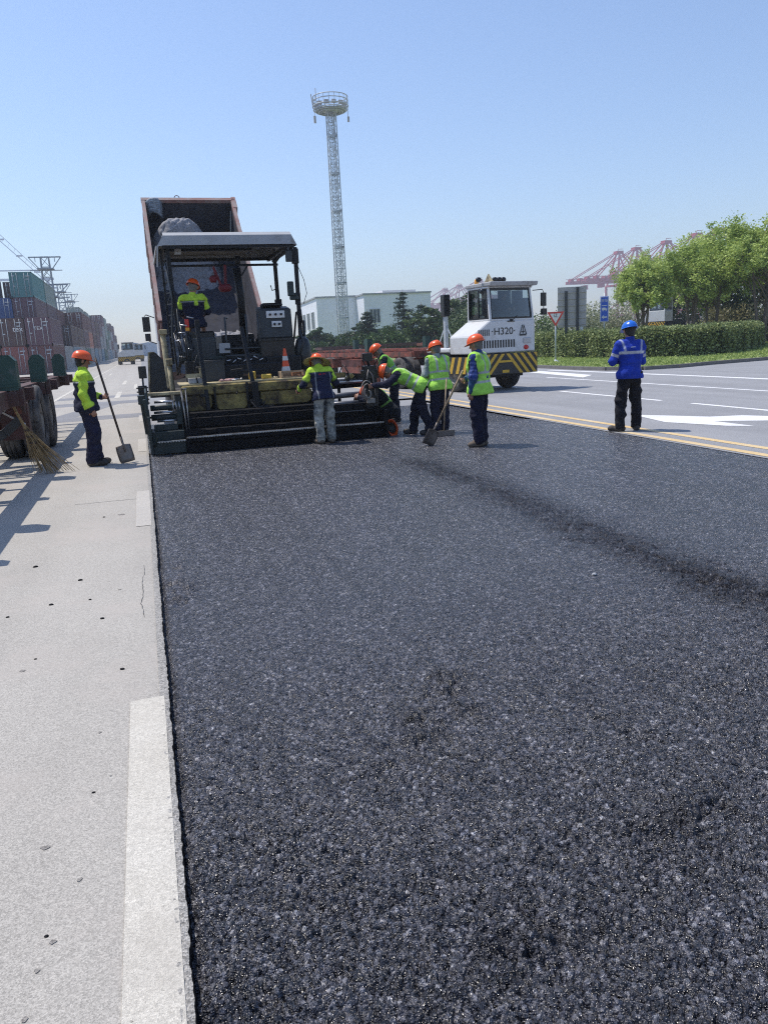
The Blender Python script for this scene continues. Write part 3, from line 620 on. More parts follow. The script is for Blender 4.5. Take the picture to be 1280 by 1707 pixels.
def person(loc, rz, label, J, jacket=None, vest=None, trousers=(.01, .011, .02), group=None, helmet='helmet', brim=False, boots='boot', hair='grhair', seed=1, sleeve_to='wrist', collar=None, fine=.0085, legs=True, fat=1., scale=1., helmet_on=True, beltline=None, shirt=None):
    """J: joints in the person's frame (faces +Y, right hand +X). jacket / vest: functions giving a colour per vertex."""
    t = empty('person', loc, rz, label, 'person', group); t.scale = (scale,) * 3
    g = {k: A3(*v) for k, v in J.items()}
    sp = nz(g['neck'] - g['pelvis']); rt = nz(g['sr'] - g['sl']); fr = nz(np.cross(sp, rt) * -1); fr = nz(np.cross(rt, sp)) * -1
    fr = nz(np.cross(sp, rt)); 
    if fr @ nz(g.get('face', A3(0, 1, 0))) < -.3: fr = -fr
    hu = nz(g.get('hup', g['head'] - g['neck'])); hf = nz(g.get('face', A3(0, 1, 0))); hf = nz(hf - hu * (hf @ hu)); hr = np.cross(hf, hu)
    hc = g['head']
    def cap(a, b, ra, rb, k=.03): return (a, b, ra, rb, k)
    body = [cap(hc - hf * .012 + hu * .02, hc + hf * .012 + hu * .025, .088, .084, .02),
            cap(hc + hf * .03 + hu * .02, hc + hf * .042 - hu * .085, .062, .036, .025), cap(hc - hu * .06, hc + hf * .03 - hu * .07, .055, .045, .02),
            cap(hc + hf * .088 + hu * .0, hc + hf * .104 - hu * .028, .008, .014, .012), cap(hc + hf * .082 + hu * .028 - hr * .032, hc + hf * .082 + hu * .028 + hr * .032, .014, .014, .012),
            cap(hc + hf * .072 - hu * .062 - hr * .015, hc + hf * .072 - hu * .062 + hr * .015, .013, .013, .008),
            cap(hc + hr * .085 - hu * .015, hc + hr * .088 + hu * .02, .014, .018, .008), cap(hc - hr * .085 - hu * .015, hc - hr * .088 + hu * .02, .014, .018, .008),
            cap(g['neck'] - sp * .04, hc - hu * .05 - hf * .01, .058, .052, .03)]
    ch = g['neck'] - sp * .16; ws = g['pelvis'] + sp * .16
    wdt = .085 * fat
    torso = lambda e: [cap(ch - rt * wdt, ch + rt * wdt, .105 * fat + e, .105 * fat + e, .05), cap(ch - rt * wdt, ws - rt * .055, .105 * fat + e, .10 * fat + e, .05), cap(ch + rt * wdt, ws + rt * .055, .105 * fat + e, .10 * fat + e, .05),
                       cap(ws - rt * .055, g['pelvis'] - rt * .06, .10 * fat + e, .112 * fat + e, .05), cap(ws + rt * .055, g['pelvis'] + rt * .06, .10 * fat + e, .112 * fat + e, .05),
                       cap(g['sr'] - rt * .03, g['neck'] - sp * .03, .058 + e, .05 + e, .05), cap(g['sl'] + rt * .03, g['neck'] - sp * .03, .058 + e, .05 + e, .05), cap(g['sr'] - rt * .02, ch, .07 + e, .09 + e, .06), cap(g['sl'] + rt * .02, ch, .07 + e, .09 + e, .06)]
    body += torso(-.012)
    hands = {}
    for s in ('r', 'l'):
        sh, el, wr = g['s' + s], g['e' + s], g['w' + s]
        body += [cap(sh, el, .05, .04), cap(el, wr, .04, .028)]
        hd = nz(g.get('h' + s, wr - el)); sd_ = rt if s == 'r' else -rt
        pn = nz(g.get('p' + s, sd_)); pn = nz(pn - hd * (pn @ hd)); ac = np.cross(hd, pn)          # pn: back-of-hand normal, ac: across the knuckles
        curl = g['c' + s][0] if 'c' + s in g else .5
        body += [cap(wr, wr + hd * .03, .028, .026, .02)]
        for q, ln in zip((-.029, -.010, .010, .029), (.034, .042, .045, .037)):
            k0 = wr + hd * .035 + ac * q * .7; k1 = wr + hd * .088 + ac * q
            body.append(cap(k0, k1, .017, .0125, .012))
            d1 = nz(hd * math.cos(curl) - pn * math.sin(curl)); d2 = nz(hd * math.cos(2.2 * curl) - pn * math.sin(2.2 * curl))
            k2 = k1 + d1 * ln; body += [cap(k1, k2, .0105, .0095, .003), cap(k2, k2 + d2 * ln * .8, .0095, .008, .003)]
        tb = wr + hd * .035 + ac * .026; tm = tb + nz(hd * .6 + ac * .8 - pn * .4) * .04
        body += [cap(tb, tm, .016, .012, .01), cap(tm, tm + nz(hd * .8 - pn * .6 + ac * .1) * .032, .012, .009, .004)]
    if legs:
        for s in ('r', 'l'):
            hp, kn, an = g['h_' + s], g['k' + s], g['a' + s]; body += [cap(hp, kn, .082, .052), cap(kn, an, .05, .036)]
            tdir = nz(g['t' + s] - A3(an[0], an[1], g['t' + s][2])); body += [cap(an, A3(an[0], an[1], an[2] - .04), .036, .034), cap(A3(an[0], an[1], an[2] - .045), g['t' + s], .034, .026)]
    V, F = surfnet(body, fine, pad=.03, k0=.03)
    np_mesh('body', V, F, t, K['skin'])
    def torso_uv(P):
        u = (P - g['pelvis']) @ sp / np.linalg.norm(g['neck'] - g['pelvis']); return u, (P - g['pelvis']) @ rt, (P - g['pelvis']) @ fr
    def limb(P):
        ds = []
        for s in ('r', 'l'):
            ds.append(np.minimum(sdf_caps(P, g['s' + s], g['e' + s], .045, .04), sdf_caps(P, g['e' + s], g['w' + s], .04, .03)))
        dt = np.min([sdf_caps(P, np.array(c[0]), np.array(c[1]), c[2], c[3]) for c in torso(0)], 0)
        d = np.stack([dt] + ds, -1); li = np.argmin(d, -1)
        out = np.zeros(len(P))
        for q, s in ((1, 'r'), (2, 'l')):
            e1 = np.linalg.norm(g['e' + s] - g['s' + s]); e2 = np.linalg.norm(g['w' + s] - g['e' + s])
            ta = np.clip((P - g['s' + s]) @ (g['e' + s] - g['s' + s]) / e1 ** 2, 0, 1); tb_ = np.clip((P - g['e' + s]) @ (g['w' + s] - g['e' + s]) / e2 ** 2, 0, 1)
            d1 = sdf_caps(P, g['s' + s], g['e' + s], .045, .04); d2 = sdf_caps(P, g['e' + s], g['w' + s], .04, .03)
            out = np.where(li == q, np.where(d1 < d2, ta * .5, .5 + tb_ * .5), out)
        return li, out
    if legs:
        for_tr = []
        for s in ('r', 'l'):
            hp, kn, an = g['h_' + s], g['k' + s], g['a' + s]
            for_tr += [cap(hp, kn, .102 * fat, .084 * fat, .04), cap(kn, an + A3(0, 0, .02), .084 * fat, .076 * fat, .03), cap(an + A3(0, 0, .02), an - A3(0, 0, .03), .077 * fat, .072, .02)]
        for_tr += [cap(g['pelvis'] - rt * .06, g['pelvis'] + rt * .06, .125 * fat, .125 * fat, .04)]
        V, F = surfnet(for_tr, .0125, wr=.034, wrs=8., seed=seed, cuts=[lambda P: .045 - P[:, 2], lambda P: (P - g['pelvis']) @ sp - .02])
        if callable(trousers): col = trousers(V)
        else: col = np.tile(np.array(trousers)[None], (len(V), 1))
        np_mesh('trousers', V, F, t, K['cloth'], col)
        for s in ('r', 'l'):
            an, to = g['a' + s], g['t' + s]; d = to - an; d[2] = 0; d = nz(d); base = an - A3(0, 0, .045)
            if base[2] < .06 : base[2] = .05
            cz = min(an[2] - .05, .06) if an[2] < .2 else an[2] - .05
            heel = A3(an[0], an[1], cz) - d * .045; toe = A3(*to)
            V, F = surfnet([cap(heel, toe - d * .03, .047, .044), cap(toe - d * .03, toe, .044, .038), cap(A3(an[0], an[1], cz), an + A3(0, 0, .03), .05, .052)], .011, cuts=[lambda P: -P[:, 2] + (0.0 if an[2] < .25 else -9)])
            np_mesh('shoe', V, F, t, K[boots])
    if jacket:
        cl = torso(.008 if vest is None else -.002)
        for s in ('r', 'l'):
            sh, el, wr = g['s' + s], g['e' + s], g['w' + s]
            if sleeve_to == 'none': continue
            cl += [cap(sh, el, .070, .060, .04), cap(el, wr - (wr - el) * .06, .060, .046, .03)]
        cl += [cap(g['neck'] - sp * .05, g['neck'] + sp * .005 + nz(hc - g['neck']) * .03, .075, .068, .02)]
        hr_ = .150 if vest is None else .122
        cl += [cap(g['pelvis'] - rt * .065 - sp * .04, g['pelvis'] + rt * .065 - sp * .04, hr_ * fat, hr_ * fat, .04), cap(ws, g['pelvis'], .12 * fat, (hr_ - .02) * fat, .05)]
        armd = lambda P: np.min([sdf_caps(P, g[a_ + s_], g[b_ + s_], .07, .06) for s_ in 'rl' for a_, b_ in (('s', 'e'), ('e', 'w'))], 0)
        V, F = surfnet(cl, .0115, wr=.030, wrs=9., seed=seed + 5, cuts=[lambda P: np.where(armd(P) > .02, -((P - (g['pelvis'] - sp * .09)) @ sp), -9)])
        u, v, f = torso_uv(V); li, lt = limb(V)
        np_mesh('jacket', V, F, t, K['cloth'], jacket(V, u, v, f, li, lt))
    if vest:
        cl = [c for c in torso(.024)] + [cap(g['pelvis'] - rt * .075 - sp * .05, g['pelvis'] + rt * .075 - sp * .05, .158 * fat, .158 * fat, .04)]
        arm = []
        for s in ('r', 'l'): arm.append((g['s' + s] + (rt if s == 'r' else -rt) * .022, g['e' + s]))
        cuts = [lambda P, a=a: .072 - sdf_caps(P, a[0] - nz(a[1] - a[0]) * .0, a[1], 0, 0) for a in arm]
        cuts.append(lambda P: .078 - sdf_caps(P, g['neck'] - sp * .03, g['neck'] + sp * .2, 0, 0))
        cuts.append(lambda P: -((P - (g['pelvis'] - sp * .11)) @ sp))
        V, F = surfnet(cl, .0115, wr=.026, wrs=8., seed=seed + 11, cuts=cuts)
        u, v, f = torso_uv(V); np_mesh('safety_vest', V, F, t, K['cloth'], vest(V, u, v, f))
    # hair under the helmet
    Mx = Matrix((Vector(hr), Vector(hf), Vector(hu))).transposed().to_4x4(); Mx.translation = Vector(hc)
    V, F = surfnet([cap(hc - hf * .02 + hu * .015, hc - hf * .03 - hu * .035, .088, .066), cap(hc + hu * .03, hc + hu * .035, .09, .09)], .01, wr=.006, wrs=40, cuts=[lambda P: ((P - hc) @ hf) * .8 + ((P - hc) @ hu) * -.55 - .035])
    np_mesh('hair', V, F, t, K[hair])
    if helmet_on:
        hm = make_helmet(K[helmet]); hm.parent = t; hm.matrix_local = Mx @ Matrix.Translation((0, -.008, .045)) @ Matrix.Rotation(R_(-4), 4, 'X')
    if brim:
        b = MB(); b.lathe([(.10, .02), (.15, .0), (.25, -.035), (.255, -.04), (.15, -.012), (.10, .01)], n=32); bo = b.build('straw_brim', K['straw'], t); bo.matrix_local = Mx @ Matrix.Translation((0, -.02, .03)) @ Matrix.Rotation(R_(brim), 4, 'Y')
    return t
_hel = {}
def make_helmet(m):
    if m.name in _hel:
        me = _hel[m.name]; return link_mesh('helmet', me)
    vs = []; fs = []; NU, NV = 48, 14
    for j in range(NV + 1):
        th = (PI / 2) * (1 - j / NV)                       # from rim (0) upward
        th = PI / 2 * j / NV
        for i in range(NU):
            a = 2 * PI * i / NU; x = .118 * math.cos(a) * math.cos(th) ** .85; y = .142 * math.sin(a) * math.cos(th) ** .85; z = .112 * math.sin(th)
            r = 1.0
            z += .010 * max(0, 1 - (abs(x) / .016) ** 2) * math.sin(th) ** .5 + .006 * max(0, 1 - ((abs(x) - .05) / .01) ** 2) * math.sin(th) ** .5 * (abs(y) < .11)
            vs.append((x, y, z))
    # rim
    base = len(vs)
    for i in range(NU):
        a = 2 * PI * i / NU; e = .014 + (.05 * max(0, math.sin(a)) ** 3)
        vs.append(((.118 + e * (.55 if math.sin(a) > .3 else 1)) * math.cos(a), (.142 + e) * math.sin(a), -.012 - .012 * max(0, math.sin(a)) ** 2))
    for i in range(NU):
        a = 2 * PI * i / NU; vs.append((.110 * math.cos(a), .134 * math.sin(a), -.002))
    for j in range(NV):
        for i in range(NU): k = (i + 1) % NU; fs.append((j * NU + i, j * NU + k, (j + 1) * NU + k, (j + 1) * NU + i))
    for i in range(NU):
        k = (i + 1) % NU; fs.append((i, base + i, base + k, k)); fs.append((base + i, base + NU + i, base + NU + k, base + k))
    b = MB(); b.add(vs, fs, True)
    # inside shell so that an upturned helmet is hollow
    n0 = [(v[0] * .93, v[1] * .93, v[2] * .93) for v in vs[:NU * (NV + 1)]]
    b.add(n0, [f[::-1] for f in fs[:NU * NV]], True)
    o = b.build('helmet', m, None, fixn=False); _hel[m.name] = o.data; return o

Y_ = A3(.50, .72, .06); NAVY = A3(.012, .014, .035); SIL = A3(.45, .46, .45); LIME = A3(.38, .72, .10)
def mix(a, b, m): return a * (1 - m[:, None]) + b * m[:, None]
def sstep(x, a, b): return np.clip((x - a) / (b - a), 0, 1)
def band(x, a, b, e=.008): return sstep(x, a - e, a + e) * (1 - sstep(x, b - e, b + e))
def work_jacket(V, u, v, f, li, lt, stripe=True, lowy=.68, sleeve_navy=.97, back_light=True):
    """yellow shoulders and sleeves, navy chest, back and inner sleeves"""
    top = sstep(u, lowy, lowy + .04); c = mix(np.tile(NAVY, (len(V), 1)), np.tile(Y_, (len(V), 1)), top)
    arm = (li > 0)
    inner = np.zeros(len(V))
    ca = mix(np.tile(Y_, (len(V), 1)), np.tile(NAVY, (len(V), 1)), sstep(lt, sleeve_navy - .03, sleeve_navy))
    c = np.where(arm[:, None], ca, c)
    c = mix(c, np.tile(SIL * .9, (len(V), 1)), band(u, lowy - .035, lowy - .005) * (~arm) * 1.)
    return c
def straw_jacket(V, u, v, f, li, lt):
    c = mix(np.tile(A3(.015, .018, .05), (len(V), 1)), np.tile(Y_, (len(V), 1)), sstep(u, .80, .84))
    tri = sstep(np.abs(v) - .1 - (u - .6) * .05, .02, .04); arm = li > 0
    ca = mix(np.tile(Y_, (len(V), 1)), np.tile(NAVY, (len(V), 1)), np.clip(sstep(lt, .30, .40) - sstep(lt, .62, .7) + sstep(lt, .9, .95), 0, 1))
    c = np.where(arm[:, None], ca, c)
    c = mix(c, np.tile(SIL, (len(V), 1)), (~arm) * band(np.abs(v), .135, .15) * sstep(.82 - u, 0, .02) * .7)
    red = (~arm) * band(u, .70, .745) * (np.abs(v) < .075) * (noise3(V, 60) > -.05)
    c = mix(c, np.tile(A3(.5, .02, .04), (len(V), 1)), red * .8); return c
def hivis(V, u, v, f):
    c = np.tile(LIME, (len(V), 1)) * (1 + .25 * noise3(V, 7))[:, None]
    s = np.maximum(band(u, .14, .21), band(u, .42, .49)); s = np.maximum(s, band(np.abs(v), .085, .125) * (u > .49))
    c = mix(c, np.tile(SIL * 1.0, (len(V), 1)), s); return c
def plain(col, cuff=None):
    def fn(V, u, v, f, li, lt):
        c = np.tile(A3(*col), (len(V), 1)); return c
    return fn
def plaid(V, u, v, f, li, lt):
    c = np.tile(A3(.03, .06, .22), (len(V), 1)); g1 = (np.sin(lt * 60) > .2) * 1.; c = mix(c, np.tile(A3(.10, .13, .32), (len(V), 1)), g1)
    g2 = (np.sin((V[:, 0] + V[:, 1]) * 110) > .5) * 1.; c = mix(c, np.tile(A3(.015, .02, .09), (len(V), 1)), g2 * .7)
    c = mix(c, np.tile(A3(.03, .08, .15), (len(V), 1)), sstep(lt, .55, .6)); return c
def bluejacket(V, u, v, f, li, lt):
    c = np.tile(A3(.012, .04, .34), (len(V), 1)); arm = li > 0
    c = mix(c, np.tile(A3(.5, .52, .56), (len(V), 1)), (~arm) * band(u, .60, .68) * (f < .05)); c = mix(c, np.tile(A3(.45, .48, .56), (len(V), 1)), (~arm) * band(np.abs(v) - (u - .68) * .1, .115, .15) * (u > .6) * .8)
    c = mix(c, np.tile(A3(.6, .62, .65), (len(V), 1)), (~arm) * band(u, .80, .82) * (np.abs(v) < .04) * (f < 0) * (noise3(V, 70) > -.1))
    c = mix(c, np.tile(A3(.45, .45, .48), (len(V), 1)), arm * band(lt, .28, .36)); return c
def stained(V):
    n = noise3(V, 6) + .5 * noise3(V, 16) + .4 * noise3(V, 40); c = mix(np.tile(A3(.42, .40, .34), (len(V), 1)), np.tile(A3(.10, .11, .11), (len(V), 1)), sstep(n, -.05, .35))
    return mix(c, np.tile(A3(.03, .035, .045), (len(V), 1)), sstep(-np.abs(V[:, 0]) , -.05, -.0) * .8)

def stand(dx=.1, fx=0, lean=0., hh=.93, step=0., tw=0., head_fwd=.0):
    """joints of a standing figure 1.70 m tall; lean = forward bend of the torso in degrees"""
    L = R_(lean); up = A3(0, math.sin(L), math.cos(L)); P0 = A3(0, 0, hh)
    J = dict(pelvis=P0, neck=P0 + up * .50); ct, st = math.cos(R_(tw)), math.sin(R_(tw))
    R = A3(ct, st, 0); N = J['neck']
    J['sr'] = N - up * .055 + R * .175; J['sl'] = N - up * .055 - R * .175
    J['head'] = N + nz(up + A3(0, .15 + head_fwd, .1)) * .155
    J['h_r'] = P0 + A3(.085, 0, -.02); J['h_l'] = P0 + A3(-.085, 0, -.02)
    J['ar'] = A3(dx, step, .10); J['al'] = A3(-dx, -step, .10)
    J['kr'] = (J['h_r'] + J['ar']) / 2 + A3(.01, .035, .02); J['kl'] = (J['h_l'] + J['al']) / 2 + A3(-.01, .035, .02)
    J['tr'] = A3(dx + .03, step + .16, .045); J['tl'] = A3(-dx - .03, -step + .16, .045)
    for s, q in (('r', 1), ('l', -1)):
        J['e' + s] = J['s' + s] + A3(.05 * q, -.03, -.27); J['w' + s] = J['e' + s] + A3(.0, .06, -.235)
    return J
# ------------------------------------------------------------------ asphalt paver
PO = (1.75, 15.5, 0)
pv = empty('asphalt_paver', PO, 0, 'large black and grey asphalt paver with a grey canopy spreading the fresh mat', 'paver')
def pp(name, mats, fn, bevel=.008, parent=None): return part(name, parent or pv, mats, fn, PO, bevel)
rnd = random.Random(4)
def f(m):
    m.box(.56, 3.98, 13.30, 13.95, -.022, .34)
    m.prism([(13.10, -.02), (13.30, -.022), (13.30, .24), (13.05, .232), (13.05, .16), (13.09, .14)], 'X', .56, 3.98)
    m.box(.6, 3.1, 13.5, 13.92, .34, .60); m.box(.6, 3.0, 13.42, 13.5, .36, .52)
    for x in np.arange(.75, 3.0, .28): m.box(x, x + .02, 13.40, 13.425, .37, .56)
    for x in (.9, 1.5, 2.1, 2.7): m.box(x, x + .18, 13.26, 13.31, .26, .33)
pp('screed', K['tar'], f)
def f(m):
    m.box(.58, 3.96, 13.02, 13.05, .235, .25)
    for x in np.arange(.6, 3.94, .045): m.box(x, x + .022, 13.005, 13.022, .228, .256)
    m.box(.1, .6, 13.12, 13.15, .19, .205)
    for x in np.arange(.12, .58, .045): m.box(x, x + .022, 13.10, 13.12, .18, .205)
pp('heater_edge', K['silver'], f, .0)
# lateral end gate and extension, left
def f(m):
    m.box(-.02, .03, 13.1, 14.9, .0, .62); m.prism([(13.2, .62), (14.7, .62), (14.5, 1.0), (13.5, 1.06), (13.35, 1.0)], 'X', -.015, .02)
    m.box(.03, .56, 13.35, 14.0, .0, .34); m.box(.03, .56, 13.14, 13.35, -.01, .19)
    m.box(.08, .54, 13.5, 13.56, .34, .44); m.bar((.0, 13.25, .1), (-.03, 13.2, .9), .05)
    m.tube([(.05, 13.6, .56), (.56, 13.6, .56)], .055); m.tube([(.05, 13.6, .72), (.56, 13.6, .72)], .05); m.box(.46, .56, 13.5, 14.0, .3, .95)
    m.bar((.02, 13.2, .02), (.12, 13.05, .3), .03); m.bar((-.05, 13.5, .3), (-.08, 13.5, .85), .05); m.box(-.13, -.02, 13.45, 13.6, .8, .95)
pp('end_gate', K['machgreen'], f)
def f(m):
    m.box(.02, .58, 13.42, 13.54, .93, .985)
pp('gate_rail', K['creamdirt'], f)
def f(m):
    for z, x0, x1 in ((.82, .12, .54), (.645, .1, .55), (.50, .14, .5)):
        m.tube([(x0, 13.55, z), (x1, 13.55, z)], .022, 10)
    for x in (.42, .47, .52): m.tube([(x, 13.5, .62), (x, 13.5, .82)], .009, 6)
pp('slide_rod', K['chrome'], f, 0)
def f(m):
    m.tube([(.60, 13.36, .3), (.57, 13.36, 1.02)], .015, 6); m.tube([(.64, 13.36, .3), (.64, 13.36, 1.02)], .012, 6); m.tube([(.57, 13.36, 1.02), (.66, 13.36, 1.02)], .015, 6)
pp('guard_rail', K['silver'], f, 0)
# rear yellow tank covers
def rounded(x0, x1, z0, z1, r, lower_only=True):
    pts = []
    for cx_, cz, a0 in ((x0 + r, z0 + r, 180), (x1 - r, z0 + r, 270)):
        for k in range(6): a = R_(a0 + 18 * k); pts.append((cx_ + r * math.cos(a), cz + r * math.sin(a)))
    return pts + [(x1, z1), (x0, z1)]
for (x0, x1, z0) in ((.62, 1.10, .60), (1.16, 1.72, .58), (1.95, 2.88, .62)):
    pp('tank_cover', K['yellowdirt'], lambda m: m.prism(rounded(x0, x1, z0, .86, .12), 'Y', 13.86, 14.3), .012)
def f(m):
    m.box(.60, 2.92, 13.84, 14.5, .87, 1.04)
pp('deck_edge', K['yellowdirt'], f, .02)
def f(m):
    m.box(.58, 2.94, 13.9, 14.9, 1.043, 1.07)
pp('deck', K['creamdirt'], f, .004)
def f(m):
    m.box(1.14, 1.17, 13.80, 13.86, .5, 1.0); m.box(1.70, 1.74, 13.80, 13.86, .55, 1.05); m.box(1.15, 1.73, 13.78, 13.83, .53, .555)
    m.box(.9, 1.02, 13.82, 13.86, .84, .89)
    for x in (1.12, 1.80):
        pass
    m.box(1.80, 1.90, 13.7, 13.86, .5, 1.05); m.box(1.74, 1.96, 13.72, 13.8, .66, .74); m.tube([(1.78, 13.7, .62), (2.12, 13.7, .60)], .02); m.box(2.0, 2.16, 13.7, 13.78, .57, .63)
    m.tube([(1.76, 13.68, .7), (1.9, 13.62, .5), (1.98, 13.6, .72)], .015)
pp('hitch_bracket', K['black'], f)
def f(m):
    m.bar((1.02, 13.8, .60), (.98, 14.1, 2.1), .065); m.box(.95, 1.03, 14.06, 14.14, 1.95, 2.15)
    m.tube([(.93, 13.95, .8), (.85, 13.97, 1.35), (.93, 14.0, 1.55)], .012)
pp('lever_post', K['black'], f)
def f(m):
    m.bar((1.86, 13.75, .72), (1.76, 14.25, 2.0), .07, .05); m.bar((1.80, 14.05, 1.52), (1.95, 14.15, 1.54), .035); m.bar((1.62, 14.1, 1.0), (1.52, 13.75, .86), .03)
    m.bar((1.48, 14.0, 1.26), (1.70, 14.0, 1.28), .03)
pp('crank_post', K['black'], f)
# tractor body
def f(m):
    m.box(.92, 2.58, 14.55, 18.2, .28, 1.35); m.box(.75, 2.9, 14.75, 14.95, 1.05, 1.45); m.box(.80, 2.85, 15.9, 18.0, 1.35, 1.62); m.box(1.28, 2.24, 14.5, 14.8, .5, 1.25)
    m.box(1.55, 2.2, 15.8, 17.9, 1.62, 1.9)
    for x in (1.5, 1.6, 1.7): m.box(x, x + .04, 14.7, 14.76, 1.1, 1.4)
pp('body', K['black'], f, .02)
def crawler(x0):
    def f(m):
        path = [(14.7, .0)] + [(14.7 + .38 * math.cos(a) * -1 - 0, .4 + .4 * math.sin(a)) for a in np.linspace(-PI / 2, PI / 2, 8)] + [(18.0, .8)] + [(18.0 + .38 * math.cos(a), .4 - .4 * math.sin(a)) for a in np.linspace(-PI / 2, PI / 2, 8)]
        m.prism(path, 'X', x0, x0 + .32)
        for y in np.arange(14.6, 18.1, .17): m.box(x0 - .02, x0 + .34, y, y + .1, -.02, .02); m.box(x0 - .02, x0 + .34, y, y + .1, .79, .83)
        for k in range(5):
            a = -PI / 2 + PI * (k + .5) / 5; m.box(x0 - .02, x0 + .34, 14.7 - .4 * math.cos(a) - .03, 14.7 - .4 * math.cos(a) + .05, .4 + .4 * math.sin(a) - .05, .4 + .4 * math.sin(a) + .05)
    pp('crawler_track', K['tyre'], f)
crawler(.55); crawler(2.62)
# side arms (screed tow arms)
for x in (.56, 2.98): pp('tow_arm', K['black'], lambda m: (m.bar((x, 13.9, .55), (x, 16.5, .75), .12, .22), m.box(x - .08, x + .08, 13.8, 14.1, .4, .8)), .01)
# operator platform: steps, seats, hood
def f(m):
    m.box(.7, 2.2, 14.95, 15.95, 1.45, 1.52); m.box(.74, 1.5, 14.98, 15.1, 1.52, 1.62)
    m.box(.85, 1.42, 14.9, 15.3, 1.05, 1.45)
pp('platform', K['machgreen'], f, .01)
def f(m):
    m.box(.84, 1.38, 15.28, 15.42, 1.52, 1.98)
    m.box(.86, 1.36, 15.3, 15.7, 1.86, 1.98)
pp('seat', K['blackgloss'], f, .03)
def f(m):
    m.box(.86, 1.36, 14.96, 15.02, 1.5, 1.86); m.box(1.42, 1.62, 14.9, 14.95, 1.52, 1.70)
pp('seat_guard', K['machine'], f, .02)
pp('name_plate', K['canopy'], lambda m: m.box(1.40, 1.60, 14.86, 14.89, 1.56, 1.74), .0)
def f(m):
    m.box(1.0, 1.42, 14.4, 14.75, 1.08, 1.42); m.tube([(1.0, 14.38, 1.36), (1.0, 14.3, 1.44), (1.42, 14.3, 1.44), (1.42, 14.38, 1.36)], .01, 6)
pp('water_tub', K['machine'], f, .03)
def f(m):
    m.prism([(15.05, 1.78), (15.1, 2.34), (15.5, 2.40), (15.6, 1.78)], 'X', 2.22, 2.84)
pp('control_console', K['machine'], f, .03)
def f(m): m.box(2.3, 2.7, 15.15, 15.5, 2.38, 2.45)
pp('console_hood', K['blackgloss'], f, .03)
def f(m):
    m.add([(2.36, 15.055, 2.17), (2.70, 15.055, 2.17), (2.70, 15.075, 2.29), (2.36, 15.075, 2.29)], [(0, 1, 2, 3)]); m.add([(2.44, 15.04, 2.0), (2.62, 15.04, 2.0), (2.62, 15.055, 2.10), (2.44, 15.055, 2.10)], [(0, 1, 2, 3)])
pp('switch_plate', K['whitepl'], lambda m: (m.bar((2.35, 15.055, 2.23), (2.70, 15.055, 2.23), .02, .13), m.bar((2.44, 15.038, 2.05), (2.63, 15.038, 2.05), .02, .11)), .003)
for x, y, z in ((2.42, 15.04, 2.23), (2.525, 15.04, 2.23), (2.63, 15.04, 2.23), (2.49, 15.02, 2.05), (2.58, 15.02, 2.05)): pp('switch_knob', K['blackgloss'], lambda m: m.lathe([(0, -.03), (.022, -.03), (.022, .02)], (x, y, z), 'Y', 10), 0)
def f(m):
    m.box(2.2, 2.86, 15.1, 15.7, .9, 1.80); m.box(2.24, 2.82, 15.06, 15.1, 1.74, 1.79)
    m.lathe([(0, 1.0), (.13, 1.0), (.16, 1.08), (.16, 1.62), (.12, 1.74), (.05, 1.8), (0, 1.8)], (3.02, 15.1, 0), 'Z', 14)
    m.tube([(3.05, 15.1, 1.0), (3.08, 15.15, 2.1)], .03)
    m.tube([(2.86, 15.15, 1.7), (2.92, 15.0, 2.25), (3.0, 14.98, 2.3), (3.02, 15.0, 2.05)], .02)
pp('engine_cover', K['blackgloss'], f, .02)
# handrails, tubes and hoses
def f(m):
    m.tube([(.72, 15.05, 1.5), (.72, 15.05, 2.4), (.72, 15.8, 2.4)], .018); m.tube([(.80, 14.95, 1.1), (.80, 14.98, 1.9), (.95, 14.98, 1.95)], .014)
    m.tube([(1.95, 14.96, 1.5), (1.95, 14.96, 2.25)], .022); m.tube([(1.55, 14.9, 1.3), (1.55, 14.9, 2.2), (1.62, 15.2, 2.2)], .02); m.tube([(2.16, 14.9, 1.5), (2.16, 14.9, 2.25)], .02)
    m.tube([(1.5, 14.85, 1.63), (2.15, 14.85, 1.63)], .016); m.tube([(1.5, 14.8, 1.50), (2.1, 14.8, 1.50), (2.12, 14.8, 1.38), (2.02, 14.8, 1.34)], .014)
    m.tube([(2.86, 15.0, 1.3), (3.0, 14.9, 1.7), (2.95, 15.0, 1.95)], .018)
    m.tube([(.62, 15.2, 1.2), (.6, 15.15, 2.0), (.66, 15.1, 2.6), (.6, 15.1, 3.2)], .014)
for tb in ([(.72, 15.05, 1.5), (.72, 15.05, 2.4), (.72, 15.8, 2.4)], [(.80, 14.95, 1.1), (.80, 14.98, 1.9), (.95, 14.98, 1.95)], [(1.95, 14.96, 1.5), (1.95, 14.96, 2.25)], [(1.55, 14.9, 1.3), (1.55, 14.9, 2.2), (1.62, 15.2, 2.2)], [(2.16, 14.9, 1.5), (2.16, 14.9, 2.25)], [(1.5, 14.85, 1.63), (2.15, 14.85, 1.63)], [(1.5, 14.8, 1.50), (2.1, 14.8, 1.50), (2.12, 14.8, 1.38), (2.02, 14.8, 1.34)], [(2.86, 15.0, 1.3), (3.0, 14.9, 1.7), (2.95, 15.0, 1.95)], [(.62, 15.2, 1.2), (.6, 15.15, 2.0), (.66, 15.1, 2.6), (.6, 15.1, 3.2)]):
    pp('handrail', K['machine'], lambda m: m.tube(tb, .018), 0)
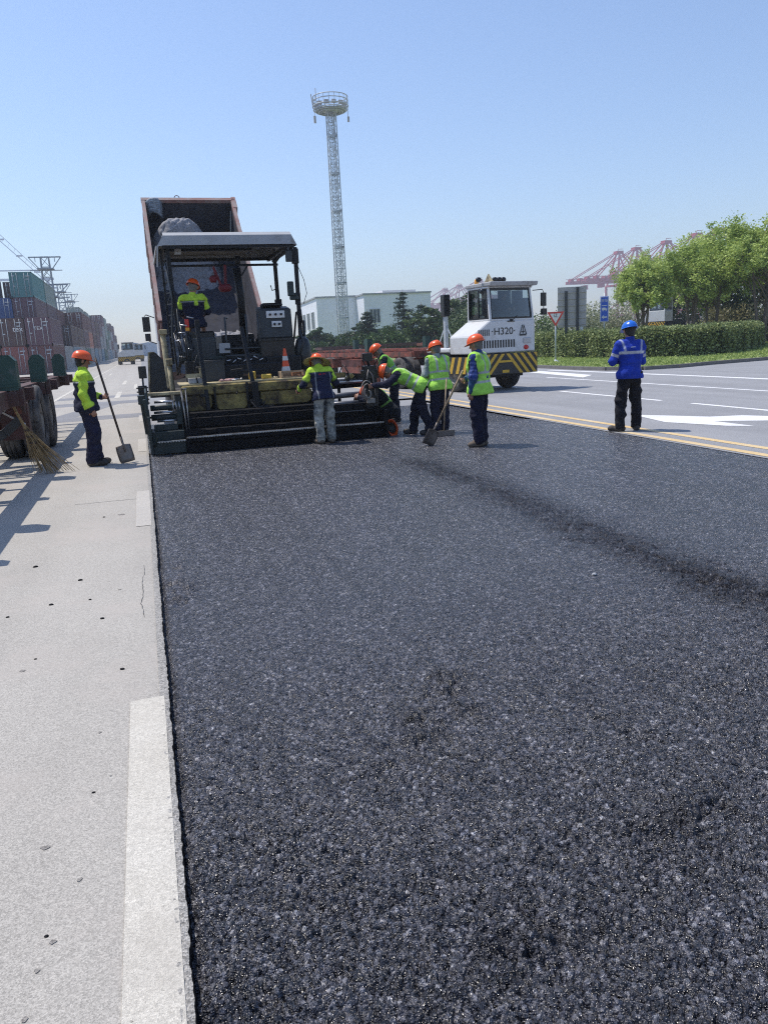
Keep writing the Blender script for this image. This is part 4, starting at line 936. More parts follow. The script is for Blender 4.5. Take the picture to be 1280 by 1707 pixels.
def f(m):
    for q in range(13):
        x = 1.2 + .085 * q; m.tube([(x, 14.75, 1.45), (x + rnd.uniform(-.1, .1), 14.66, 1.25), (x + rnd.uniform(-.2, .2), 14.62, 1.1)], .012, 6)
    for q in range(8):
        x = .62 + .04 * q; m.tube([(x, 15.0, 1.9 + rnd.uniform(-.3, .3)), (x + .05, 14.85, 1.6), (x + rnd.uniform(-.1, .1), 14.9, 1.2)], .011, 6)
    m.tube([(.95, 14.9, 1.7), (.9, 14.75, 1.5), (1.02, 14.8, 1.35)], .01)
pp('hydraulic_hose', K['blackgloss'], f, 0)
def f(m):
    pass
for q in range(14):
    if q < 7: x = .62 + rnd.random() * .25; z = 1.4 + .14 * q; tb = [(x, 14.9, z), (x + .12, 14.88, z + rnd.uniform(-.05, .05))]
    else: x = .8 + .1 * q; tb = [(x, 14.7, 1.43 + rnd.uniform(-.1, .1)), (x + .07, 14.7, 1.43)]
    pp('hose_fitting', K['silver'], lambda m: m.tube(tb, .013, 6), 0)
pp('tail_light', K['redlamp'], lambda m: m.box(.83, .90, 14.90, 14.95, 2.05, 2.2), .005)
pp('amber_light', K['amber'], lambda m: m.box(.83, .90, 14.90, 14.95, 1.99, 2.05), .005)
# left side yellow lift cylinder
def f(m):
    m.tube([(.50, 16.6, .9), (.47, 16.8, 2.0)], .06, 10); m.box(.40, .56, 16.7, 16.85, 1.98, 2.08)
pp('lift_cylinder', K['creamdirt'], f)
pp('lift_cylinder', K['creamdirt'], lambda m: (m.tube([(.52, 15.6, .7), (.5, 15.8, 1.45)], .05, 10), m.box(.44, .58, 15.7, 15.9, 1.38, 1.5)))
# hopper
def hop(x0, x1, mirror=1):
    def f(m):
        m.prism([(x0, .72), (x0 + (.08 if mirror > 0 else 0), 1.62), (x0 + (.22 if mirror > 0 else .1), 1.62), (x1, 1.34), (x1, .72)], 'Y', 18.4, 18.46)
        m.box(x0, x1, 18.46, 20.4, .62, .70)
        xe_ = x0 if mirror > 0 else x1
        m.add([(xe_ - .02, 18.4, .7), (xe_ - .02, 20.3, .7), (xe_ - .12 * mirror + .17 * mirror, 20.3, 1.55), (xe_ + .06 * mirror, 18.4, 1.62)], [(0, 1, 2, 3)])
    pp('hopper_wing', K['machine'], f, .0)
hop(.10, .56); hop(3.0, 3.42, -1)
def f(m):
    m.bar((.09, 18.37, .70), (.165, 18.37, 1.63), .035); m.bar((.10, 18.37, .70), (.56, 18.37, .70), .05, .03); m.bar((.165, 18.37, 1.63), (.30, 18.37, 1.63), .03)
pp('hopper_edge', K['creamdirt'], f, 0)
pp('push_roller', K['rust'], lambda m: (m.box(.7, 2.9, 20.45, 20.55, .45, .7), m.tube([(.8, 20.62, .6), (1.7, 20.62, .6)], .1, 12), m.tube([(1.9, 20.62, .6), (2.8, 20.62, .6)], .1, 12)), 0)
def f(m):   # left lamp cluster by the gate
    m.box(-.08, .06, 14.9, 15.0, 1.18, 1.40); m.box(-.12, .04, 14.9, 15.02, .7, 1.05); m.tube([(-.03, 14.95, .6), (-.02, 14.95, 1.2)], .02)
    for k in range(5): m.box(-.15, .06, 14.86, 14.9, .72 + .07 * k, .745 + .07 * k)
pp('side_control_box', K['blackgloss'], f)
# canopy
CY0, CY1, CZ = 15.0, 17.75, 3.50
def f(m):
    m.prism([(CY0, CZ), (CY0 + .02, CZ + .17), (CY0 + .14, CZ + .235), (CY1 - .1, CZ + .235), (CY1, CZ), (CY1 - .03, CZ), (CY1 - .11, CZ + .205), (CY0 + .15, CZ + .205), (CY0 + .045, CZ + .16), (CY0 + .03, CZ)], 'X', .60, 2.93)
cp = pp('canopy', K['canopy'], f, .0)
def f(m, only):
    for x0, x1, s in (((.48, .60, 1), (2.93, 3.03, -1))[only],):
        xa, xb = (x0, x1) if s > 0 else (x1, x0)
        m.add([(xa, CY0 + .03, CZ - .02), (xb, CY0, CZ), (xb, CY0 + .02, CZ + .17), (xb, CY0 + .14, CZ + .235), (xb, CY1 - .1, CZ + .235), (xb, CY1, CZ), (xa, CY1 - .03, CZ - .02)], [(0, 1, 2), (0, 2, 3, 4, 6), (6, 4, 5)])
    if only: return
    m.add([(.48, CY0 + .03, CZ - .02), (.505, CY0 + .03, CZ - .02), (.47, CY0 + .1, CZ - .36), (.44, CY0 + .1, CZ - .36)], [(0, 1, 2, 3)])
    m.box(.46, .485, CY0 + .05, CY1, CZ - .05, CZ)
pp('canopy_side', K['canopy'], lambda m: f(m, 0), 0, None); pp('canopy_side', K['canopy'], lambda m: f(m, 1), 0, None)
pp('canopy_frame', K['black'], lambda m: (m.box(.58, 2.98, CY0 + .04, CY0 + .1, CZ - .05, CZ + .02), m.box(.6, 2.9, CY1 - .3, CY1 - .2, CZ - .03, CZ + .03), m.box(.6, .66, CY0 + .1, CY1, CZ - .03, CZ + .05), m.box(2.88, 2.94, CY0 + .1, CY1, CZ - .03, CZ + .05), m.box(.66, 2.3, CY0 + .9, CY0 + 1.0, CZ, CZ + .05)), 0)
pp('canopy_lining', K['canopyin'], lambda m: m.box(.66, 2.35, CY0 + .16, CY1 - .2, CZ + .09, CZ + .11), 0)
pp('ceiling_lamp', K['lens'], lambda m: m.box(.80, .92, CY0 + .35, CY0 + .42, CZ - .12, CZ - .02), .01)
def f(m):
    m.bar((.72, 15.15, 1.4), (.66, 15.15, CZ), .07); m.bar((.58, 15.6, 1.4), (.55, 15.5, CZ), .04); m.bar((.74, 15.0, 2.3), (.62, 15.3, CZ), .03)
    for k in range(9): z = 1.7 + .2 * k; m.bar((.58, 15.5, z), (.70, 15.15, z), .022)
    for k in range(5): z = 1.8 + .35 * k; m.bar((.58, 15.5, z), (.70, 15.15, z + .3), .016)
pp('ladder_post', K['black'], f, 0)
def f(m):
    m.bar((2.99, 15.1, 1.0), (3.0, 15.1, 3.45), .075, .06); m.box(2.93, 3.05, 15.04, 15.16, 3.15, 3.42); m.box(2.94, 3.03, 15.03, 15.15, 2.4, 2.62); m.bar((2.90, 15.06, 3.42), (3.0, 15.1, 3.15), .05)
    m.bar((2.97, 15.3, 3.45), (2.97, 17.5, 3.45), .05)
pp('rear_post', K['black'], f)
def f(m):
    m.bar((2.74, 15.9, 2.45), (2.70, 15.7, 3.3), .07); m.bar((2.70, 15.7, 3.22), (2.88, 15.3, 3.48), .03); m.bar((2.70, 15.7, 3.34), (2.70, 15.7, 3.5), .04); m.box(2.68, 2.80, 15.8, 15.95, 2.36, 2.55)
    m.tube([(2.74, 15.8, 2.75), (2.62, 15.8, 2.72), (2.60, 15.8, 2.82)], .012, 6)
pp('front_post', K['black'], f)
def f(m):
    m.tube([(.72, 15.6, 3.20), (2.74, 15.6, 3.19)], .022); m.tube([(1.97, 15.6, 3.20), (1.97, 15.6, 3.36)], .05, 8); m.bar((2.02, 15.6, 3.0), (2.16, 15.6, 3.2), .03)
pp('cross_bar', K['black'], f, 0)
def f(m):
    m.tube([(1.99, 15.75, 1.75), (1.98, 15.7, 2.6), (1.94, 15.65, 3.15)], .075, 14); m.tube([(1.99, 15.75, 1.7), (1.99, 15.75, 1.8)], .13, 14); m.box(1.78, 2.22, 15.5, 16.1, 1.62, 1.72)
pp('exhaust_pipe', K['black'], f, 0)
def f(m):
    m.bar((1.50, 15.6, 3.2), (1.53, 15.6, 2.95), .035); m.bar((1.50, 15.6, 3.16), (1.62, 15.58, 2.80), .045); m.bar((1.72, 15.6, 3.2), (1.70, 15.6, 2.85), .05)
pp('lamp_bracket', K['red'], f, 0)
def f(m):
    m.lathe([(0, -.05), (.05, -.05), (.085, .03), (.03, .08), (0, .08)], (1.47, 15.55, 2.93), 'Z', 12); m.lathe([(0, -.09), (.1, -.07), (.135, .0), (.10, .06), (0, .07)], (1.68, 15.55, 2.78), 'Z', 14)
pp('red_work_lamp', K['red'], f, 0)
def f(m):
    m.box(2.78, 2.90, 14.95, 15.02, 2.55, 2.82); m.bar((2.90, 14.98, 2.60), (3.0, 15.05, 2.5), .05); m.box(2.82, 2.98, 14.98, 15.06, 2.48, 2.56)
pp('side_mirror', K['machgreen'], f, .015)
pp('flood_lamp', K['machine'], lambda m: (m.box(2.80, 2.92, 15.0, 15.08, 3.18, 3.38), m.bar((2.86, 15.04, 3.38), (2.86, 15.04, 3.46), .03)), .01)
pp('antenna_wire', K['black'], lambda m: m.tube([(3.02, 15.05, 3.1), (3.12, 15.05, 2.85), (3.16, 15.05, 2.6), (3.08, 15.05, 2.4)], .006, 5), 0)
# right screed extension: stepped beams
def f(m):
    m.box(3.05, 3.98, 13.42, 13.95, .34, .42); m.box(3.05, 4.0, 13.36, 13.42, .40, .58)
    m.tube([(2.95, 14.15, .84), (4.1, 14.15, .86)], .045, 10)
    m.box(3.40, 3.44, 13.95, 14.05, .55, .85); m.box(3.9, 4.0, 13.3, 13.95, .0, .5); m.box(3.98, 4.02, 12.95, 14.2, -.02, .46)
pp('extension_beam', K['tar'], f)
def f(m):
    m.box(2.96, 4.05, 13.9, 14.35, .90, .93); m.tube([(3.0, 13.75, .70), (4.0, 13.75, .71)], .05, 12); m.tube([(3.0, 13.62, .56), (3.95, 13.62, .57)], .045, 12); m.box(3.15, 3.7, 13.33, 13.355, .44, .455)
pp('extension_tube', mat('grey_steel_beam', (.10, .105, .12), .4, metal=.3, var=.3), f, 0)
def f(m):
    m.box(3.74, 3.96, 13.3, 13.5, .5, 1.22); m.box(3.70, 3.98, 13.26, 13.44, 1.0, 1.15); m.tube([(3.85, 13.4, 1.2), (3.82, 13.4, 1.42)], .03); m.box(3.74, 3.9, 13.32, 13.44, 1.30, 1.44); m.tube([(3.92, 13.35, 1.2), (4.02, 13.3, 1.38)], .012, 6); m.tube([(3.78, 13.35, 1.2), (3.70, 13.3, 1.34)], .012, 6)
ctl = pp('screed_control_box', K['blackgloss'], f)
def f(m):
    for q in range(4):
        pts = [(3.73 + (.10 - .02 * q) * math.cos(a), 13.2 - .03 * q, .80 + (.17 - .035 * q) * math.sin(a) - .02 * q) for a in np.linspace(.3 + q, 4.6 + q, 14)]; m.tube(pts, .011, 6)
    m.tube([(3.74, 13.2, 1.0), (3.78, 13.22, 1.15), (3.86, 13.25, 1.05), (3.9, 13.24, .7)], .014, 6); m.box(3.72, 3.86, 13.16, 13.22, .58, .66)
pp('hose_coil', K['rubber'], f, 0)
def f(m):
    m.bar((3.35, 14.25, 1.05), (3.62, 14.25, 1.05), .10, .10); m.bar((3.62, 14.2, .95), (3.75, 14.2, 1.05), .12, .08)
pp('grade_sensor', K['yellowdirt'], f, .01)
pp('sensor_leg', K['black'], lambda m: (m.bar((3.32, 14.2, .93), (3.36, 14.25, 1.15), .04), m.tube([(3.5, 14.2, 1.1), (3.56, 14.15, 1.25), (3.64, 14.1, 1.1), (3.66, 14.1, .95)], .012, 6)), 0)

# ------------------------------------------------------------------ things on the paver deck
def cone(loc, label, s=1.):
    t = empty('traffic_cone', loc, 0, label, 'traffic cone')
    m = MB(); m.box(-.11 * s, .11 * s, -.11 * s, .11 * s, 0, .025); m.build('base', K['cone'], t, .005)
    m = MB(); m.lathe([(.092 * s, .025), (.022 * s, .52 * s), (.0, .52 * s)], n=20); m.build('body', K['cone'], t)
    for z0, z1 in ((.10, .19), (.30, .38)):
        r = lambda z: (.0935 - .070 * (z - .025) / .5) * s + .002
        m = MB(); m.lathe([(r(z0), z0 * s), (r(z1), z1 * s)], n=20); m.build('white_band', K['conewhite'], t)
cone((2.56, 14.55, 1.07), 'red and white traffic cone standing on the deck of the paver')
t = empty('wooden_crate', (2.58, 14.12, 1.07), .1, 'open shallow wooden box on the right of the paver deck', 'crate')
m = MB(); m.box(-.22, .22, -.12, -.10, 0, .025); m.box(-.22, .22, -.12, -.10, .095, .12); m.box(-.22, -.19, -.12, .12, 0, .12); m.box(.19, .22, -.12, .12, 0, .12); m.box(-.19, .19, .10, .12, 0, .12); m.box(-.19, .19, -.1, .1, 0, .015); m.build('frame', K['wood'], t)
m = MB(); m.box(.0, .17, -.08, .05, .02, .10); m.build('contents', K['bedrust'], t, .01)
t = empty('spirit_level', (2.0, 14.05, 1.10), -.25, 'yellow and grey hand tool lying across the paver deck', 'tool')
m = MB(); m.bar((-.3, 0, .07), (.2, 0, .0), .035, .03); m.build('handle', K['darkwood'], t); m = MB(); m.box(-.2, -.08, -.06, .04, -.02, .12); m.box(.02, .2, -.05, .03, -.02, .06); m.build('casing', mat('tool_yellow', (.6, .4, .05), .5, var=.2), t, .015)
t = empty('battery_charger', (.86, 14.05, 1.07), 0, 'cream metal box with an upright bracket on the left of the paver deck', 'box')
m = MB(); m.box(-.12, .12, -.08, .08, 0, .10); m.build('case', K['canopy'], t, .01); m = MB(); m.box(-.16, .16, -.1, -.085, .1, .17); m.box(.08, .13, -.08, -.03, .1, .26); m.build('bracket', K['creamdirt'], t)
t = empty('rag_bundle', (1.42, 14.1, 1.07), 0, 'small pink and white rag bundle on the paver deck', 'rag')
m = MB(); rr_ = random.Random(2)
for k in range(7): m.lathe([(0, 0), (.04, .005), (.05, .025), (.02, .045), (0, .05)], (rr_.uniform(-.12, .12), rr_.uniform(-.05, .05), 0), 'Z', 8)
m.build('cloth', mat('rag', (.5, .3, .28), .9, var=.4, bump=.5), t)
tag(t, None)
for k, (x, y, c, lab) in enumerate(((2.25, 14.0, 'creamdirt', 'small pile of grimy scraps in the middle of the paver deck'), (2.78, 13.98, 'bedrust', 'rusty lump at the right end of the paver deck'), (1.62, 13.98, 'silver', 'small metal offcut beside the rag on the paver deck'))):
    m = MB((x, y, 1.07)); q = random.Random(k + 9)
    for j in range(6):
        a, b_ = q.uniform(-.1, .1), q.uniform(-.05, .05); m.bar((x + a, y + b_, 1.08 + q.random() * .02), (x + a + q.uniform(-.08, .08), y + b_ + .03, 1.09 + q.random() * .03), .03, .02)
    tag(m.build('scrap_metal', K[c], None, .004), lab, 'scrap')

# ------------------------------------------------------------------ dump truck with raised bed
DO = (1.78, 24.0, 0)
dt = empty('dump_truck', DO, 0, 'dump truck tipping its raised faded red bed into the paver', 'dump truck')
def dp(name, mats, fn, bevel=0, parent=None): return part(name, parent or dt, mats, fn, DO, bevel)
TH = R_(40); H0 = Vector((0, 20.7, 1.30)); U_ = Vector((0, math.cos(TH), math.sin(TH))); N_ = Vector((0, -math.sin(TH), math.cos(TH)))
BL, BH, BX0, BX1 = 5.3, 1.35, .53, 3.0
def bp(x, u, n): v = H0 + U_ * u + N_ * n; return (x, v.y, v.z)
def bbox(m, x0, x1, u0, u1, n0, n1):
    m.add([bp(x, u, n) for n in (n0, n1) for u in (u0, u1) for x in (x0, x1)], [(0, 2, 3, 1), (4, 5, 7, 6), (0, 1, 5, 4), (2, 6, 7, 3), (0, 4, 6, 2), (1, 3, 7, 5)])
def f(m):
    m.k = 0; bbox(m, BX0 + .03, BX1 - .03, -.5, BL, -.06, 0); bbox(m, BX0 + .05, BX1 - .05, BL, BL + .05, 0, BH + .02)
    m.k = 1
    for (a, b) in ((BX0, BX0 + .04), (BX1 - .04, BX1)):
        bbox(m, a, b, .0, BL, 0, BH)
        m.add([bp(x, u, n) for x in (a, b) for u, n in ((-.5, -.06), (0, -.06), (0, BH), (-.35, .55))], [(0, 1, 2, 3), (4, 7, 6, 5), (0, 3, 7, 4), (3, 2, 6, 7), (0, 4, 5, 1)])
dp('bed', [K['beddark'], K['bedred']], f)
def f(m):
    bbox(m, BX0 + .041, BX0 + .05, .02, BL - .02, .01, BH - .03); bbox(m, BX1 - .05, BX1 - .041, .02, BL - .02, .01, BH - .03)
dp('bed_liner', K['beddark'], f)
def f(m):
    for x0, x1 in ((BX0 - .05, BX0 + .045), (BX1 - .045, BX1 + .045)):
        bbox(m, x0, x1, -.05, BL + .06, BH, BH + .09)
    bbox(m, BX0 - .06, BX1 + .06, BL - .02, BL + .1, BH, BH + .10)
    bbox(m, BX0 - .0, BX1 + .0, BL + .05, BL + .09, BH - .28, BH)
    for u in np.arange(.2, BL, .75):
        bbox(m, BX0 - .06, BX0, u, u + .10, .0, BH); bbox(m, BX1, BX1 + .06, u, u + .10, .0, BH)
    bbox(m, BX1 - .02, BX1 + .1, BL - .4, BL + .15, BH - .3, BH + .1)
dp('bed_rib', K['bedred'], f)
dp('bed_lip', K['bedrust'], lambda m: bbox(m, BX0 + .06, BX1 - .06, -.62, -.3, -.055, .03))
def f(m):   # tarpaulin roll at top left corner
    vs = []
    for k in range(9):
        c = bp(BX0 + .04 + .055 * k, BL - .1 + .07 * math.sin(k * 1.7), BH + .03 + .09 * math.sin(k * 2.3)); vs.append(c)
    for k in range(7):
        m.tube([Vector(vs[0]) + Vector((.01, .02 * k, -.06 * k)), Vector(vs[3]) + Vector((0, .03, .10 - .045 * k + .02 * math.sin(k * 2))), Vector(vs[6]) + Vector((0, 0, .06 - .055 * k)), Vector(vs[8]) + Vector((0, .01, -.06 * k))], [.04, .06, .05, .035], 6)
dp('tarpaulin_roll', mat('tarpaulin', (.22, .26, .3), .6, var=.6, vscale=14, bump=.6), f)
def f(m):
    v = Vector(bp(1.45, BL - .02, BH + .1)); pts = [v + Vector((.07 * math.cos(a), -.02, .05 + .06 * math.sin(a))) for a in np.linspace(0, PI, 8)]; m.tube(pts, .012, 6)
dp('bed_hook', K['rust'], f)
def f(m):
    m.box(1.25, 1.45, 20.6, 27.5, .85, 1.12); m.box(2.1, 2.3, 20.6, 27.5, .85, 1.12); m.box(.8, 2.8, 20.6, 20.75, .8, 1.15); m.tube([(1.78, 24.5, 1.1), (1.78, 24.3, 4.3)], .1, 10)
    m.box(.62, 1.0, 21, 23.5, .6, 1.1)
dp('chassis', K['rust'], f)
def f(m):
    m.box(.56, 3.0, 26.5, 28.4, .9, 3.1); m.box(.6, 2.96, 26.45, 26.5, 1.6, 2.9)
dp('cab', K['white'], f, .08)
dp('cab_window', K['blackgloss'], lambda m: (m.box(.95, 2.6, 26.42, 26.44, 2.1, 2.7),))
def wheel(parent, x, y, r, wd, origin, name='wheel', z=None, tread=True):
    m = MB((x, y, r if z is None else z)); c = (x, y, r if z is None else z); h = wd / 2
    pr = [(r * .56, -h * .8), (r * .62, -h), (r * .88, -h), (r * .97, -h * .86)]
    g = [(-.55, 0), (-.5, 1), (-.42, 1), (-.37, 0), (-.08, 0), (-.04, 1), (.04, 1), (.08, 0), (.37, 0), (.42, 1), (.5, 1), (.55, 0)]
    pr += [(r - (.018 if q else 0), h * a) for a, q in g] + [(r * .97, h * .86), (r * .88, h), (r * .62, h), (r * .56, h * .8)]
    m.lathe(pr, c, 'X', 30)
    w_ = m.build(name, K['tyre'], parent); w_.location = Vector(c) - Vector(origin)
    m = MB((x, y, c[2])); m.lathe([(r * .57, -h * .75), (r * .57, h * .75), (r * .5, h * .7), (r * .45, h * .2), (r * .2, h * .15), (r * .18, h * .6), (0, h * .62)], c, 'X', 20)
    m.lathe([(r * .57, -h * .75), (r * .5, -h * .7), (r * .45, -h * .2), (r * .2, -h * .15), (r * .18, -h * .6), (0, -h * .62)], c, 'X', 20)
    for k in range(8):
        a = PI * k / 4; cc = Vector((x, y + r * .32 * math.cos(a), c[2] + r * .32 * math.sin(a))); m.tube([cc - Vector((h * .35, 0, 0)), cc + Vector((h * .35, 0, 0))], .018, 6)
    m.build('rim', K['rim'], w_); return w_
for y in (21.4, 22.75, 26.9):
    for x in (.78, 2.78): wheel(dt, x, y, .52, .5 if y < 25 else .3, DO)
def f(m):
    m.tube([(.56, 27.6, 2.75), (.30, 27.5, 2.85), (.24, 27.45, 2.8)], .018); m.box(.16, .40, 27.40, 27.48, 2.30, 2.78); m.box(.20, .38, 27.40, 27.48, 2.0, 2.24); m.tube([(.3, 27.5, 2.0), (.56, 27.6, 1.9)], .018)
dp('side_mirror', K['blackgloss'], f, .02)
# load of asphalt in the bed
nx_, nu_ = 90, 220
xs = np.linspace(BX0 + .05, BX1 - .05, nx_); us = np.linspace(-.55, BL, nu_); XX, UU = np.meshgrid(xs, us)
xc = (XX - .5 * (BX0 + BX1)) / 1.25
Tn = 1.42 * np.exp(-((UU - 4.35) / .75) ** 2) * np.clip(1.05 - ((xc + .28) / .85) ** 2, 0, 1) + .6 * np.exp(-((UU - .35) / .55) ** 2) * np.clip(1 - (xc / 1.1) ** 4, 0, 1) - .06 + .05 * (vnoise(XX, UU, 5, 71) - .4) + .04 * (vnoise(XX, UU, 16, 72) - .4)
Tn *= np.clip((UU + .55) / .3, 0.02, 1)
s_, _ = stones(XX, UU, .07, 73); Tn = Tn + (.045 * s_ + .05 * (vnoise(XX, UU, 9, 76) - .5)) * np.clip(Tn * 6, 0, 1)
P_ = np.array(H0)[None, None] + UU[..., None] * np.array(U_)[None, None] + Tn[..., None] * np.array(N_)[None, None]
ld = grid_mesh('asphalt_load', XX, P_[..., 1], P_[..., 2], mat('hot_mix', (.27, .27, .285), .8, var=.5, vscale=30, bump=1, bscale=50), kind='thing'); tag(ld, 'grey heap of hot asphalt sliding down the raised truck bed', 'asphalt heap')
del ld['kind']
# mix in the hopper
xs = np.linspace(.45, 3.1, 40); us = np.linspace(18.45, 20.4, 40); XX, UU = np.meshgrid(xs, us)
ZZ = .75 + .55 * np.exp(-((XX - 1.78) / .9) ** 2 - ((UU - 19.6) / .6) ** 2) + .08 * vnoise(XX, UU, 6, 75)
hl = grid_mesh('hopper_asphalt', XX, UU, ZZ, K['tar'], kind='thing'); tag(hl, 'black asphalt filling the front hopper of the paver', 'asphalt heap'); del hl['kind']
# ------------------------------------------------------------------ people
def sc_(J, s): return {k: v * s for k, v in J.items()}
# worker on the left, in profile, holding a shovel
J = stand(.09, hh=.93)
J['al'] = A3(-.09, .06, .10); J['tl'] = A3(-.11, .23, .045); J['kl'] = A3(-.095, .06, .52)
J['ar'] = A3(.09, -.02, .10)
J['er'] = J['sr'] + A3(.05, -.05, -.27); J['wr'] = J['er'] + A3(.0, .09, -.22); J['cr'] = (.7,)
J['el'] = J['sl'] + A3(-.01, .06, -.27); J['wl'] = A3(-.045, .235, 1.03); J['cl'] = (1.25,); J['hl'] = A3(.25, .95, 0); J['pl'] = A3(-.6, .3, -.6)
J['face'] = A3(.0, 1, -.1)
person((-.86, 12.42, 0), R_(-82), 'worker in lime and navy jacket standing in profile with a shovel beside the left trailer', J, jacket=lambda V, u, v, f, li, lt: work_jacket(V, u, v, f, li, lt, lowy=.72, sleeve_navy=.96), trousers=(.014, .015, .04), seed=2, scale=.985, hair='hair', fat=1.16)
# worker at the middle of the screed, straw brim, leaning over
J = stand(.11, lean=16, hh=.88); J['head'] = J['neck'] + nz(A3(0, .75, .75)) * .15; J['face'] = A3(-.1, .8, -.6); J['hup'] = A3(0, .35, .95)
J['er'] = J['sr'] + A3(.13, .03, -.22); J['wr'] = J['er'] + A3(.02, .22, -.06); J['el'] = J['sl'] + A3(-.15, .02, -.22); J['wl'] = J['el'] + A3(-.03, .20, -.10)
J['cr'] = (.9,); J['cl'] = (.9,)
person((2.87, 12.86, -.03), R_(8), 'worker seen from behind in stained pale trousers with a straw brim under his helmet', J, jacket=straw_jacket, trousers=stained, brim=12, boots='bootbrown', seed=3, scale=.93)
# crouching worker at the end of the screed
J = dict(pelvis=A3(0, -.05, .42), neck=A3(.0, .22, .83), sr=A3(.18, .20, .78), sl=A3(-.18, .20, .78), head=A3(0, .36, .80), face=A3(0, .6, -.8), hup=A3(0, .8, .6), h_r=A3(.09, -.03, .40), h_l=A3(-.09, -.03, .40), kr=A3(.17, .34, .50), kl=A3(-.15, .36, .44), ar=A3(.15, .08, .10), al=A3(-.15, .02, .10), tr=A3(.18, .24, .045), tl=A3(-.18, .18, .045), er=A3(.27, .34, .60), wr=A3(.18, .54, .66), el=A3(-.25, .36, .62), wl=A3(-.10, .55, .72), cr=(1.,), cl=(1.,))
person((4.22, 13.62, -.03), R_(80), 'crouching worker in dark clothes half hidden behind the screed control box', J, jacket=plain((.02, .022, .04)), vest=lambda V, u, v, f: mix(np.tile(A3(.012, .014, .02), (len(V), 1)), np.tile(A3(.26, .5, .1), (len(V), 1)), np.maximum(band(np.abs(v), .06, .14) * (u > .3), band(u, .35, .42))), seed=4, scale=.95)
# bending worker
J = stand(.13, lean=62, hh=.90); J['ar'] = A3(.13, .16, .10); J['al'] = A3(-.13, -.16, .10); J['tr'] = A3(.16, .32, .045); J['tl'] = A3(-.16, 0, .045); J['kr'] = A3(.12, .10, .50); J['kl'] = A3(-.12, -.02, .50)
J['head'] = J['neck'] + nz(A3(0, .98, .12)) * .16; J['face'] = A3(0, .35, -.94); J['hup'] = A3(0, .97, .35)
J['er'] = J['sr'] + A3(.04, .20, -.16); J['wr'] = J['er'] + A3(-.02, .23, -.04); J['el'] = J['sl'] + A3(-.04, .20, -.16); J['wl'] = J['el'] + A3(.03, .23, -.02); J['cr'] = (1.,); J['cl'] = (1.,)
person((4.66, 13.02, -.03), R_(68), 'worker in a lime vest bending forward towards the screed control box', J, jacket=plain((.015, .016, .035)), vest=hivis, trousers=(.010, .010, .022), seed=5, scale=.97)
# worker behind the bending one
J = stand(.13, lean=28, hh=.90); J['head'] = J['neck'] + nz(A3(0, .7, .7)) * .155; J['face'] = A3(0, .7, -.7); J['hup'] = A3(0, .6, .8)
J['er'] = J['sr'] + A3(.05, .10, -.24); J['wr'] = J['er'] + A3(-.06, .22, -.08); J['el'] = J['sl'] + A3(-.05, .1, -.24); J['wl'] = J['el'] + A3(.08, .22, -.08)
person((4.98, 15.45, -.03), R_(78), 'worker with orange helmet leaning in behind the bending worker in the lime vest', J, jacket=plain((.02, .03, .035)), vest=lambda V, u, v, f: hivis(V, u, v, f) * A3(.6, .75, .8), trousers=(.012, .012, .022), seed=6, scale=1.0)
# standing worker with grey cape sleeves
J = stand(.10, lean=8, hh=.92); J['er'] = J['sr'] + A3(.07, .04, -.25); J['wr'] = J['er'] + A3(.0, .16, -.18); J['el'] = J['sl'] + A3(-.07, .05, -.25); J['wl'] = J['el'] + A3(.05, .18, -.14); J['cr'] = (1.2,); J['cl'] = (1.2,)
J['face'] = A3(-.3, .9, -.3)
person((4.98, 12.88, -.03), R_(12), 'worker seen from behind in a lime vest over pale grey sleeves', J, jacket=plain((.25, .29, .28)), vest=hivis, trousers=(.012, .012, .028), seed=7, scale=.945, fat=1.05)
# right worker with shovel
J = stand(.09, lean=3, hh=.93); J['el'] = J['sl'] + A3(-.05, .0, -.27); J['wl'] = J['el'] + A3(.01, .04, -.235); J['er'] = J['sr'] + A3(.03, .08, -.25); J['wr'] = A3(.0, .24, 1.06); J['cl'] = (.7,); J['cr'] = (1.2,)
J['face'] = A3(.0, 1, -.15); J['tl'] = A3(-.17, .12, .045)
person((4.88, 10.93, -.03), R_(46), 'worker in blue checked shirt and lime vest standing with a long shovel', J, jacket=plaid, vest=hivis, trousers=(.010, .010, .028), seed=8, scale=.975, boots='bootbrown', fat=1.12)
# supervisor in blue
J = stand(.15, lean=2, hh=.93); J['ar'] = A3(.15, .03, .10); J['al'] = A3(-.15, .0, .10); J['tr'] = A3(.20, .19, .045); J['tl'] = A3(-.27, .11, .045)
J['er'] = J['sr'] + A3(.06, .03, -.27); J['wr'] = J['er'] + A3(-.19, .17, .03); J['el'] = J['sl'] + A3(-.09, .03, -.25); J['wl'] = J['el'] + A3(.20, .18, .02)
J['face'] = A3(-.1, 1, .05)
def bl(V): return mix(np.tile(A3(.008, .008, .012), (len(V), 1)), np.tile(A3(.55, .57, .66), (len(V), 1)), band(V[:, 2], .965, 1.2))
person((7.50, 10.90, 0), R_(-8), 'man in blue helmet and blue jacket with a grey stripe standing on the yellow lines', J, jacket=bluejacket, trousers=bl, helmet='helmetblue', hair='hair', seed=9, scale=1.01)
